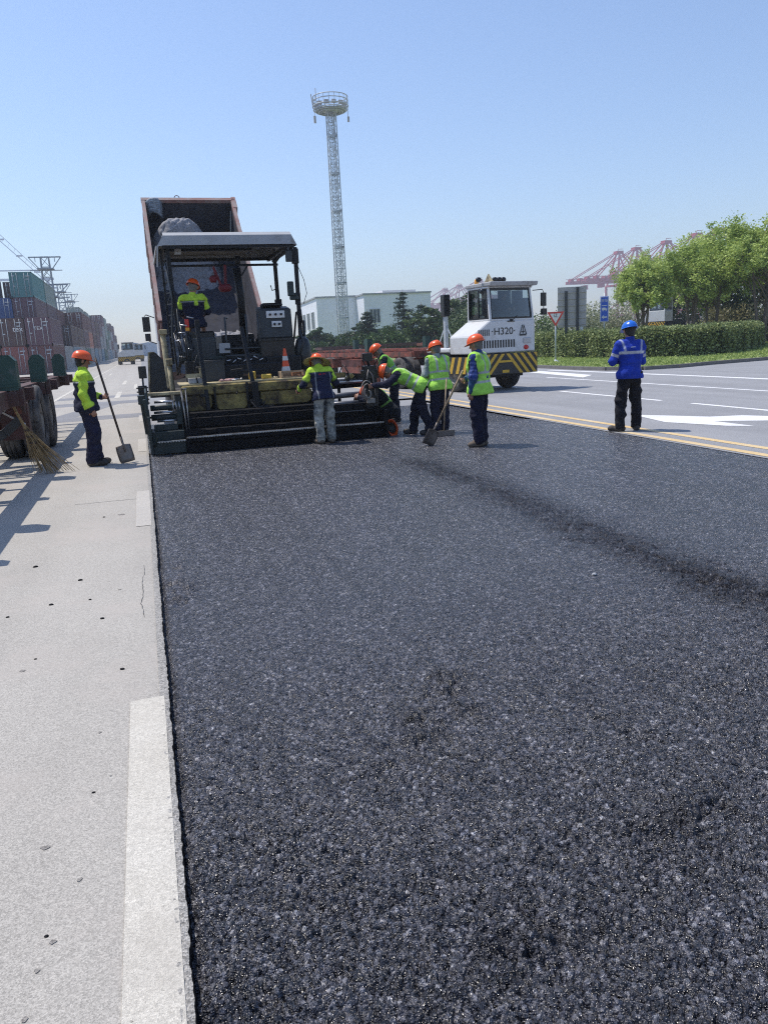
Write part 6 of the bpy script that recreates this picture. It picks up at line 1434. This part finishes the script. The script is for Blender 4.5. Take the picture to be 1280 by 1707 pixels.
part('mast', t, K['galv'], lambda m: (lattice(m, MX, MY, 0, MZ - 2, 1.0, .80, 30, .13, 4, .045), [m.box(MX - .95, MX + .95, MY - .95, MY + .95, z, z + .08) for z in ()]), o_)
part('collar', t, K['galv'], lambda m: [lattice(m, MX, MY, z, z + .2, 1.02 - .006 * z, 1.02 - .006 * z, 1, .12, 4, .1) for z in (5, 10, 15, 20, 25, 30)], o_)
part('inner_ladder', t, K['galv'], lambda m: (lattice(m, MX, MY, 0, MZ - 2, .42, .42, 60, .06, 3, .035), [m.bar((MX - .2, MY, z), (MX + .2, MY, z), .04) for z in np.arange(.5, 33, .45)]), o_)
def ringm(m, r, z, th=.07, n=28): m.tube([(MX + r * math.cos(a), MY + r * math.sin(a), z) for a in np.linspace(0, 2 * PI, n + 1)], th, 5, False)
def f(m):
    for r, z in ((2.45, MZ - .5), (2.5, MZ - 1.2), (2.4, MZ - 1.6), (1.7, MZ - 1.95), (2.1, MZ - 1.8), (1.3, MZ - 1.9), (2.45, MZ + .0)): ringm(m, r, z)
    for k in range(20):
        a = 2 * PI * k / 20; c, s = math.cos(a), math.sin(a); m.bar((MX + 2.45 * c, MY + 2.45 * s, MZ - 1.2), (MX + 2.45 * c, MY + 2.45 * s, MZ), .06); m.bar((MX + 2.45 * c, MY + 2.45 * s, MZ - 1.2), (MX + 1.2 * c, MY + 1.2 * s, MZ - 2.0), .09); m.bar((MX, MY, MZ - 1.9), (MX + 2.3 * c, MY + 2.3 * s, MZ - 1.7), .07)
    m.lathe([(.4, MZ - 1.95), (2.2, MZ - 1.7), (2.2, MZ - 1.66), (.4, MZ - 1.9)], (MX, MY, 0), 'Z', 24)
part('platform', t, K['galv'], f, o_)
def f(m):
    for k in range(12):
        a = 2 * PI * k / 12; c, s = math.cos(a), math.sin(a); m.box(MX + 2.0 * c - .28, MX + 2.0 * c + .28, MY + 2.0 * s - .2, MY + 2.0 * s + .2, MZ - 1.25, MZ - .8)
part('floodlight', t, K['signback'], f, o_)
def f(m):
    m.bar((MX - 2.5, MY, MZ - 1.4), (MX - 2.75, MY - .1, MZ + .3), .1); m.bar((MX - 2.1, MY - .3, MZ - .5), (MX - 2.1, MY - .3, MZ + 1.0), .08); m.bar((MX - 2.35, MY, MZ - 1.6), (MX - 2.35, MY, MZ - 3.2), .06); m.box(MX - 2.5, MX - 2.2, MY - .1, MY + .1, MZ - 3.4, MZ - 2.5); m.bar((MX + 2.45, MY, MZ - 1.3), (MX + 2.5, MY, MZ - 3.0), .06); m.box(MX + 2.4, MX + 2.65, MY - .1, MY + .1, MZ - 3.1, MZ - 2.4)
part('antenna', t, K['signback'], f, o_)
m_pale = mat('pale_grey_steel', (.25, .3, .34), .6, var=.1)
def pylon(x, y, h, lab):
    t = empty('lighting_pylon', (x, y, 0), 0, lab, 'pylon', 'cross armed lighting pylons beyond the containers'); o_ = (x, y, 0)
    part('mast', t, m_pale, lambda m: lattice(m, x, y, 0, h, 1.6, .9, 11, .16, 4, .09), o_)
    for nm, z, w_ in (('upper_arm', h, 2.6), ('lower_arm', h - 4.6, 3.2)):
        part(nm, t, m_pale, lambda m: (m.bar((x - w_, y, z), (x + w_, y, z), .2), m.bar((x - w_, y, z), (x - 1, y, z - 2), .14), m.bar((x + w_, y, z), (x + 1, y, z - 2), .14), m.bar((x - w_ * .6, y, z), (x - w_ * .6, y, z - .8), .1), m.bar((x + w_ * .6, y, z), (x + w_ * .6, y, z - .8), .1), m.box(x - 1.3, x + 1.3, y - 1.3, y + 1.3, z - 2.1, z - 1.9), m.bar((x - w_, y, z - 2.2), (x + w_, y, z - 2.2), .12)), o_)
    return t
pylon(-14.0, 149.5, 18.4, 'hazy cross armed lattice pylon above the teal container, nearest of the pylons'); pylon(-17.8, 219, 19.6, 'hazy cross armed lattice pylon right of the nearest pylon'); pylon(-19, 262, 20, 'faint cross armed pylon just right of the second pylon')
# faint yard crane, far left
m = MB((-40, 300, 0)); rnd = random.Random(3)
for q in (0, 3.5):
    m.bar((-52, 300 + q, 52), (-26.5, 300 + q, 25), .22); m.bar((-52, 300 + q, 55), (-27, 300 + q, 27), .15)
for k in range(16): a = k / 16; m.bar((-52 + 25.5 * a, 300, 52 - 27 * a), (-52 + 25.5 * (a + .03), 300, 55 - 28 * (a + .03)), .07)
for k in range(6): m.bar((-52 + 5 * k, 300, 52 - 5.4 * k), (-50 + 5 * k, 300, 52 - 5.4 * k), .5)
for x_ in (-48, -28): m.bar((x_, 300, 0), (x_, 300, 28), .9)
m.bar((-50, 300, 31), (-26, 300, 31), .4); m.bar((-50, 300, 28), (-26, 300, 28), .8)
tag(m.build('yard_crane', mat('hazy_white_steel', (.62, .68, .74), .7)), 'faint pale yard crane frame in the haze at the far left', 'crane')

# ------------------------------------------------------------------ white building behind the mast
m_wall = mat('white_render', (.80, .82, .86), .8, var=.05, vscale=.5); m_wall2 = mat('pale_green_render', (.76, .78, .83), .8, var=.05, vscale=.4)
BO = (40, 142, 0)
bl_ = empty('white_building', BO, 0, 'long flat roofed white building behind the lattice mast', 'building')
def wall_box(m, ax, ay, bx, by, depth, z0, z1):
    """box with front edge a-b, extending away from the camera"""
    a = Vector((ax, ay, 0)); b = Vector((bx, by, 0)); d = (b - a).normalized(); n = Vector((-d.y, d.x, 0)) * depth
    vs = [a, b, b + n, a + n]; m.add([v + Vector((0, 0, z)) for z in (z0, z1) for v in vs], [(0, 1, 2, 3), (4, 7, 6, 5), (0, 4, 5, 1), (1, 5, 6, 2), (2, 6, 7, 3), (3, 7, 4, 0)])
# main front runs from px 527 to 598, wing 606 to 715
part('wall', bl_, m_wall, lambda m: wall_box(m, 30.3, 136.7, 38.4, 136.2, 21, 0, 9.4), BO)
part('wing_wall', bl_, m_wall2, lambda m: wall_box(m, 37.0, 129.9, 48.8, 129.2, 6.2, 0, 9.3), BO)
part('roof_edge', bl_, K['canopy'], lambda m: (m.bar((30.2, 136.6, 9.5), (38.4, 136.1, 9.5), .25), m.bar((36.9, 129.8, 9.4), (48.9, 129.1, 9.4), .25), m.bar((30.2, 136.6, 9.5), (31.5, 157.6, 9.5), .25), m.bar((36.9, 129.8, 9.4), (37.3, 136, 9.4), .25)), BO)
m_win = mat('dark_window', (.05, .08, .1), .15)
def win(ax, ay, bx, by, u0, u1, z0, z1):
    a = Vector((ax, ay, 0)); b = Vector((bx, by, 0)); d = (b - a).normalized(); n = Vector((d.y, -d.x, 0)) * .06
    m = MB(BO); p0 = a + d * u0 + n; p1 = a + d * u1 + n; m.add([p0 + Vector((0, 0, z0)), p1 + Vector((0, 0, z0)), p1 + Vector((0, 0, z1)), p0 + Vector((0, 0, z1))], [(0, 1, 2, 3)])
    o = m.build('window', m_win, bl_); m = MB(BO); q = lambda p, z: p + n * .4 + Vector((0, 0, z))
    for f_ in (0, .33, .66, 1): m.bar(q(p0.lerp(p1, f_), z0), q(p0.lerp(p1, f_), z1), .08)
    m.bar(q(p0, z0), q(p1, z0), .1); m.bar(q(p0, z1), q(p1, z1), .1); m.build('frame', K['white'], o)
win(37.0, 129.9, 48.8, 129.2, .9, 2.7, 4.6, 6.9)
_n = Vector((8.1, -.5, 0)).normalized(); _n = Vector((-_n.y, _n.x, 0))
e_ = Vector((30.3, 136.7, 0)) + _n * 21
for k in range(3): win(e_.x, e_.y, 30.3, 136.7, 3.5 + 5.6 * k, 6.5 + 5.6 * k, 4.2, 7.2)
w2_ = Vector((53.5 - 37, -3.5, 0)).normalized(); w2_ = Vector((-w2_.y, w2_.x, 0)); e2 = Vector((37.0, 130.0, 0)) + w2_ * 16
m = MB((60, 190, 0)); m.box(57.5, 66, 185, 195, 0, 13.4); m.box(57.5, 66, 184.9, 185, 11, 11.4); tag(m.build('pale_block', m_wall), 'pale grey block rising behind the right end of the white building', 'building')
for k, (x, y, w_, h_, l) in enumerate(((-2.2, 330, 5, 5.5, 'low blue grey shed far down the road, left one'), (4, 420, 9, 6.5, 'low blue grey shed far down the road, right one'))):
    m = MB((x, y, 0)); m.prism([(x - w_, 0), (x - w_, h_ * .8), (x, h_), (x + w_, h_ * .8), (x + w_, 0)], 'Y', y, y + 20); tag(m.build('shed', mat('shed_cladding_%s' % ('a' if k else 'b'), (.25, .33, .42), .7, var=.1)), l, 'shed')

# ------------------------------------------------------------------ quay cranes
def crane_mesh():
    """local: x = across the quay (boom to -x), y along the quay"""
    parts = {}
    m = MB()
    for x in (-14, 14):
        for y in (-10, 10): m.bar((x, y, 0), (x, y, 44), 1.7)
        m.bar((x, -10, 16), (x, 10, 16), 1.5); m.bar((x, -10, 44), (x, 10, 44), 1.5); m.bar((x, -10, 3), (x, 10, 3), 1.6)
    for y in (-10, 10): m.bar((-14, y, 16), (14, y, 16), 1.8); m.bar((-14, y, 17), (14, y, 43), .9); m.bar((-14, y, 44), (14, y, 44), 1.6)
    parts['portal'] = m; m = MB()
    for y in (-3.2, 3.2): m.bar((-62, y, 47.5), (36, y, 47.5), 1.2, 2.6); m.bar((-62, y, 51), (30, y, 51), .3)
    for k in range(34): x = -62 + 2.9 * k; m.bar((x, -3.2, 48.5), (x, -3.2, 51), .22); m.bar((x, -3.2, 47.5), (x, 3.2, 47.5), .4)
    for k in range(6): m.box(-60 + 9 * k, -57 + 9 * k, -3, 3, 48.5, 50.6 + (k % 2))
    m.box(8, 26, -6, 6, 49, 55); m.box(-46, -42, -3, 3, 41, 45)
    parts['boom'] = m; m = MB()
    for y in (-8, 8): m.bar((-14, y * 1.1, 44), (-8, y * .3, 74), 1.3); m.bar((14, y * 1.1, 44), (-6, y * .3, 74), 1.0); m.bar((-11, y * .7, 58), (3, y * .7, 58), .7)
    m.box(-11, -4, -3, 3, 73, 75.5); m.bar((-10, -3, 77), (-5, -3, 77), .4); m.bar((-10, -3, 75), (-10, -3, 77), .3)
    parts['apex_frame'] = m; m = MB()
    for y in (-3, 3): m.bar((-9, y, 74), (-34, y, 50), .75); m.bar((-9, y, 74.5), (-58, y, 50), .6); m.bar((-6, y, 74), (30, y, 50), .6)
    parts['tie_bar'] = m
    return {k: v.build(k, K['cranered']).data for k, v in parts.items()}, [o for o in bpy.data.objects if o.name in parts]
cm, _tmp = crane_mesh()
for o in _tmp: bpy.data.objects.remove(o)
def crane(x, y, lab, dz=0, s=1.):
    t = empty('quay_crane', (x, y, dz), 0, lab, 'crane', 'red quay cranes on the skyline'); t.scale = (s,) * 3
    for k, me in cm.items(): link_mesh(k, me, t)
for x, y, l in ((452, 668, 'leftmost red quay crane of the right hand row, its boom reaching out clear'), (452, 640, 'second red quay crane from the left in the right hand row'), (450, 594, 'third red quay crane from the left in the right hand row'), (445, 549, 'fourth red quay crane, its top just above the trees'), (443, 522, 'rightmost red quay crane, almost hidden by the trees')): crane(x, y, l, -2)
for x, y, l, s in ((448, 1105, 'faint red quay crane left of the tractor, leftmost of all', .98), (450, 1055, 'faint red quay crane left of the tractor, middle one', 1.0), (450, 985, 'faint red quay crane just above the tractor roof', 1.02)): crane(x, y, l, -2, s)

# ------------------------------------------------------------------ plants
G1 = 'bright green trees behind the hedge'
TR = [(31.9, 45.0, 6.1, 1.8, 'slim light green tree left of the row behind the hedge', 11), (36.6, 46.0, 7.5, 2.6, 'spreading light green tree second from the left behind the hedge', 12), (38.4, 46.2, 8.4, 3.2, 'tall light green tree above the small white tractor', 13), (39.0, 42.2, 8.6, 3.2, 'tall light green tree near the right edge with several stems', 14), (43.5, 45.5, 8.6, 3.6, 'light green tree cut by the right edge of the picture', 15), (45.8, 65, 8.6, 2.8, 'light green tree directly behind the small white tractor', 16), (48.5, 64.5, 8.2, 2.8, 'light green tree behind the small white tractor, on its right', 17), (43, 52, 8.8, 3.2, 'light green tree at the back between the tall ones', 18)]
for x, y, h, r, l, s in TR:
    broad_tree(x, y, h, r, l, G1, s, c0=(.22, .32, .05), c1=(.56, .66, .20), n=20000, leaf=.08, crown_lo=.42, lobes=34, gapshell=.15)
broad_tree(52, 52, 12, 4.5, 'dark green tree at the back of the right edge', 'dark trees at the right', 21, c0=(.02, .05, .015), c1=(.10, .17, .04), n=9000, leaf=.17, crown_lo=.1, lobes=22, stems=1)
broad_tree(47, 54, 9.5, 4, 'dark green tree behind the light trees', 'dark trees at the right', 22, c0=(.02, .05, .015), c1=(.08, .14, .04), n=8000, leaf=.17, crown_lo=.05, lobes=20, stems=1)
DK, DK2 = (.015, .04, .015), (.06, .11, .035)
k = 0
for (x, y, rx, h, c0, c1, l) in (
    (31.5, 52, 2.4, 4.0, (.16, .19, .10), (.48, .50, .36), 'pale silvery shrub behind the blue sign'), (35.5, 54, 2.4, 4.0, (.18, .2, .12), (.5, .5, .38), 'pale silvery shrub left of the small white tractor'), (44.5, 47.5, 1.5, 3.8, (.2, .23, .14), (.6, .6, .48), 'pale flowering shrub beside the many stemmed tree'), (42.0, 49, 1.9, 3.3, (.12, .12, .05), (.38, .34, .18), 'olive and rust tinted shrub right of the small tractor'),
    (47.5, 46, 2.6, 4.6, (.006, .018, .01), (.025, .05, .02), 'very dark shrub at the right edge behind the hedge'), (52, 48, 2.8, 4.4, (.006, .018, .01), (.025, .05, .02), 'very dark shrub at the far right edge'),
    (26.4, 54, 2.3, 3.3, DK, (.09, .15, .04), 'dark green shrub behind the large sign board'), (29, 51, 1.5, 1.9, (.02, .06, .015), (.08, .16, .03), 'round clipped shrub left of the blue sign'), (31, 50.2, 1.2, 1.4, (.02, .06, .015), (.08, .16, .03), 'round clipped shrub right of the blue sign'),
    (24, 56, 2.4, 3.7, DK, (.16, .22, .10), 'green shrub between the tractor and the sign board'), (27.5, 62, 3.0, 4.4, (.1, .14, .07), (.36, .42, .26), 'pale topped bush behind the tractor mirror'), (39.5, 60, 2.6, 3.4, (.05, .09, .03), (.2, .28, .1), 'mid green shrub left of the small white tractor behind the trunks'), (49.5, 64, 3.2, 4.6, (.03, .06, .02), (.14, .2, .06), 'green shrub behind the small white tractor'), (50.5, 58, 2.6, 4.2, (.06, .08, .03), (.26, .26, .12), 'olive shrub further right behind the trunks'), (33, 60, 2.6, 3.6, (.05, .09, .03), (.22, .3, .12), 'soft green shrub behind the pale silvery shrubs')):
    k += 1; bush(x, y, rx, rx, h, l, 'shrubs behind the hedge', 30 + k, c0, c1, n=3600, leaf=.10 if c1[0] < .3 else .09, lob=20)
# tree mass behind the tractor and conifers
for i, (x, y, h, rx, c1, l) in enumerate(((27.8, 74, 4.9, 3.0, (.14, .20, .07), 'bushy green tree left of the exhaust stack of the white tractor'), (30.8, 76, 6.0, 3.0, (.16, .22, .09), 'bushy green tree behind the cab of the white tractor'), (34.2, 78, 6.6, 3.6, (.08, .14, .05), 'bushy green tree right of the cab of the white tractor'), (20.5, 92, 3.5, 3.0, (.07, .13, .04), 'low bushy tree left of the tallest conifer'), (25, 90, 4.0, 3.0, (.05, .10, .035), 'low dark tree beneath the tallest conifer'))):
    broad_tree(x, y, h, rx, l, 'bushy trees behind the trailers', 60 + i, c0=(.025, .055, .02), c1=c1, n=6500, leaf=.17, crown_lo=.05, lobes=22, stems=2, z0=-.1)
conifer(28.6, 84.5, 7.4, 2.3, 'tallest dark conifer with a pointed top left of the white tractor', 'conifers before the white building', 70)
conifer(24.8, 86, 5.4, 2.1, 'short dark conifer left of the tallest one', 'conifers before the white building', 71)
conifer(31.3, 86, 6.0, 2.4, 'broad dark conifer right of the tallest one', 'conifers before the white building', 72)
for i, (x, y, rx, h, l) in enumerate(((16.2, 80, 1.6, 1.9, 'low green shrub right of the paver mirror'), (18.2, 84, 1.6, 2.1, 'low green shrub under the left end of the white building'), (20.8, 80, 1.9, 2.4, 'round green shrub at the foot of the light mast'), (23.2, 80, 2.0, 2.9, 'rounded green shrub right of the light mast'), (25.6, 79, 2.2, 3.4, 'dense green shrub before the short conifer'), (15.0, 96, 2.4, 2.6, 'grey green shrub beside the paver post'), (33.5, 70, 2.4, 3.2, 'dark shrub behind the bonnet of the white tractor'))):
    bush(x, y, rx, rx, h, l, 'shrubs before the white building', 80 + i, (.02, .045, .015), (.11, .19, .05), n=2200, leaf=.14, z0=-.1, lob=12)
# clipped hedge
rs = np.random.RandomState(5)
HL = [(23.2, 50.0), (23.3, 43.5), (23.6, 38.0), (24.2, 34.6), (25.6, 33.0), (28.2, 33.0), (31.8, 35.3), (36.5, 39.6), (41.8, 45.5)]
hd = empty('hedge', (28, 38, .12), 0, 'long clipped green hedge curving round the lawn', 'hedge')
def hedge_pts(n, W_=2.6, H_=1.38):
    seg = [(Vector(a), Vector(b)) for a, b in zip(HL[:-1], HL[1:])]; Ls = np.array([(b - a).length for a, b in seg]); cum = np.cumsum(Ls) / Ls.sum(); P = []
    u = rs.rand(n); idx = np.searchsorted(cum, u); T = rs.rand(n); face = rs.rand(n); q = rs.rand(n); j = rs.normal(size=(n, 3)) * .055
    for i in range(n):
        a, b = seg[idx[i]]; d = (b - a).normalized(); nn_ = Vector((-d.y, d.x)); p = a.lerp(b, T[i]); bul = .10 * math.sin(p.x * 2.1 + p.y * 1.7) + .07 * math.sin(p.x * 5 + p.y * 4)
        if face[i] < .5: w_, z = bul, q[i] * H_
        elif face[i] < .88: w_, z = q[i] * W_, H_ + bul * .6 + .05 * math.sin(7 * q[i])
        else: w_, z = W_ - bul, q[i] * H_
        if z > H_ - .12 and w_ < .12: w_ += .06
        P.append((p.x + nn_.x * w_ + j[i, 0] - 28, p.y + nn_.y * w_ + j[i, 1] - 38, z + j[i, 2]))
    return np.array(P)
leaf_mesh('leaves', hedge_pts(60000), .066, (.05, .085, .02), (.44, .50, .21), hd)
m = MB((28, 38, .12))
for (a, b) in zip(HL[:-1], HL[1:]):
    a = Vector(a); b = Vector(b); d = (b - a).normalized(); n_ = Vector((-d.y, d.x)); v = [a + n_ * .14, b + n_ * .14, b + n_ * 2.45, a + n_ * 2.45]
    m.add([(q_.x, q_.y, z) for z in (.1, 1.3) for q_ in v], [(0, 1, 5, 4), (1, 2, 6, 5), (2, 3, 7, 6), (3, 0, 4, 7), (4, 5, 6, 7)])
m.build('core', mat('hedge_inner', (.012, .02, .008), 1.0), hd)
# grass blades on the lawn near the kerb
def inside(x, y): 
    r = False; n = len(outer); j = n - 1
    for i in range(n):
        xi, yi = outer[i]; xj, yj = outer[j]
        if (yi > y) != (yj > y) and x < (xj - xi) * (y - yi) / (yj - yi) + xi: r = not r
        j = i
    return r
P = []
while len(P) < 42000:
    x = rs.uniform(18.1, 48); y = rs.uniform(26.6, 48)
    if inside(x, y) and inside(x - .05, y - .2): P.append((x, y, .12 + abs(rs.normal()) * .03))
gr = leaf_mesh('grass', np.array(P), .075, (.18, .27, .06), (.44, .52, .17), None, aspect=.3); tag(gr, 'short bright grass on the kerbed lawn', 'grass', kind='stuff')

# ------------------------------------------------------------------ signs
t = empty('yield_sign', (20.5, 36.3, .12), R_(-25), 'red bordered triangular give way sign on a grey pole on the lawn', 'road sign')
part('pole', t, K['galv'], lambda m: (m.tube([(0, 0, 0), (0, 0, 2.5)], .04, 10), m.lathe([(.04, .12), (.12, .06), (.2, 0)], n=12)))
tri = lambda s, z=2.52: [(-.43 * s, z - .25 + .25 * s + .0), (.43 * s, z - .25 + .25 * s), (0, z - .25 - .49 * s)]
sg = part('sign_plate', t, K['signred'], lambda m: m.prism(tri(1.0), 'Y', -.075, -.055)); part('inner_panel', t, K['signwhite'], lambda m: m.prism(tri(.66), 'Y', -.082, -.076))
tm = text_mesh('\u8ba9', .22, K['hazblack']); tm.parent = t; tm.rotation_euler = (PI / 2, 0, 0); tm.location = (0, -.087, 2.33)
BX, BY = 23.9, 40.4
t = empty('sign_board', (BX, BY, .12), R_(-22), 'large rectangular sign seen from its grey ribbed back on two posts', 'sign board')
part('post', t, K['machine'], lambda m: m.box(-.42, -.28, -.06, .06, 0, 3.75)); part('post', t, K['machine'], lambda m: m.box(.22, .36, -.06, .06, 0, 3.95))
part('panel', t, K['signback'], lambda m: m.box(-.82, .80, .07, .10, 1.75, 3.98)); part('panel_rib', t, K['signback'], lambda m: [m.box(-.82, .80, .03, .07, z, z + .05) for z in np.arange(1.85, 3.95, .36)]); part('lower_plate', t, K['signwhite'], lambda m: m.box(.45, .62, .07, .09, 1.3, 1.74))
t = empty('direction_sign', (26.2, 40.7, .12), R_(-33), 'narrow upright blue sign with white arrow and truck symbols', 'road sign')
part('pole', t, K['galv'], lambda m: m.tube([(0, 0, 0), (0, 0, 3.6)], .04, 8))
part('sign_plate', t, K['signblue'], lambda m: m.box(-.24, .24, -.07, -.05, 1.95, 3.40), bevel=.01)
part('border', t, K['signwhite'], lambda m: (m.box(-.23, .23, -.076, -.071, 3.35, 3.38), m.box(-.23, .23, -.076, -.071, 1.97, 2.0), m.box(-.23, -.20, -.076, -.071, 2.0, 3.35), m.box(.20, .23, -.076, -.071, 2.0, 3.35)))
part('arrow', t, K['signwhite'], lambda m: (m.box(-.05, .14, -.077, -.072, 2.18, 2.26), m.prism([(-.16, 2.22), (-.03, 2.34), (-.03, 2.10)], 'Y', -.077, -.072)))
part('truck_symbol', t, K['signwhite'], lambda m: (m.box(-.14, .06, -.077, -.072, 2.62, 2.76), m.box(.075, .14, -.077, -.072, 2.62, 2.71), m.box(-.11, -.05, -.077, -.072, 2.56, 2.61), m.box(.06, .12, -.077, -.072, 2.56, 2.61), m.box(-.14, .14, -.077, -.072, 2.86, 2.90)))
tm = text_mesh('\u8d27\u8f66', .2, K['signwhite']); tm.parent = t; tm.rotation_euler = (PI / 2, 0, 0); tm.location = (0, -.075, 3.15)

# ------------------------------------------------------------------ loose crumbs
rnd = random.Random(6)
def crumb(x, y, r, m_, lab, grp, z=0):
    m = MB((x, y, z)); n = 7; vs = [(x, y, z + r * .9)]
    for lv, rr, zz in ((0, .8, .6), (1, 1.0, .05)):
        for k in range(n): a = 2 * PI * k / n; q = r * rr * rnd.uniform(.7, 1.2); vs.append((x + q * math.cos(a) * 1.3, y + q * math.sin(a), z + r * zz))
    fs = [(0, 1 + k, 1 + (k + 1) % n) for k in range(n)] + [(1 + k, 1 + n + k, 1 + n + (k + 1) % n, 1 + (k + 1) % n) for k in range(n)]
    m.add(vs, fs); return tag(m.build('asphalt_crumb' if grp else 'pebble', m_), lab, 'crumb' if grp else 'pebble', grp)
for (x, y, r) in ((-1.0, 6.55, .016), (-.62, 5.98, .014), (-.77, 5.45, .013), (-1.02, 5.3, .01), (-.42, 5.0, .012), (-.52, 5.45, .009), (-.55, 8.3, .012), (-.28, 4.1, .011), (-.75, 4.45, .007), (-.36, 2.9, .006), (-.45, 2.15, .006), (-.16, 2.55, .005)):
    crumb(x, y, r, K['tar'], 'small black crumb of asphalt dropped on the pale pavement or its paint', 'asphalt crumbs on the pale pavement')
crumb(2.86, 4.52, .015, K['canopy'], 'single pale pebble on the fresh black asphalt', None, -.022)

# ------------------------------------------------------------------ haze
m_h = bpy.data.materials.new('air_haze'); m_h.use_nodes = True; N = m_h.node_tree.nodes; N.remove(N['Principled BSDF'])
pvn = N.new('ShaderNodeVolumePrincipled'); pvn.inputs['Color'].default_value = (.84, .91, 1, 1); pvn.inputs['Density'].default_value = .00072; pvn.inputs['Anisotropy'].default_value = .3
m_h.node_tree.links.new(pvn.outputs[0], N['Material Output'].inputs['Volume'])
m = MB((0, 0, 0)); m.box(-1450, 1450, -1450, 1450, -1.2, 92); tag(m.build('haze', m_h), kind='stuff')
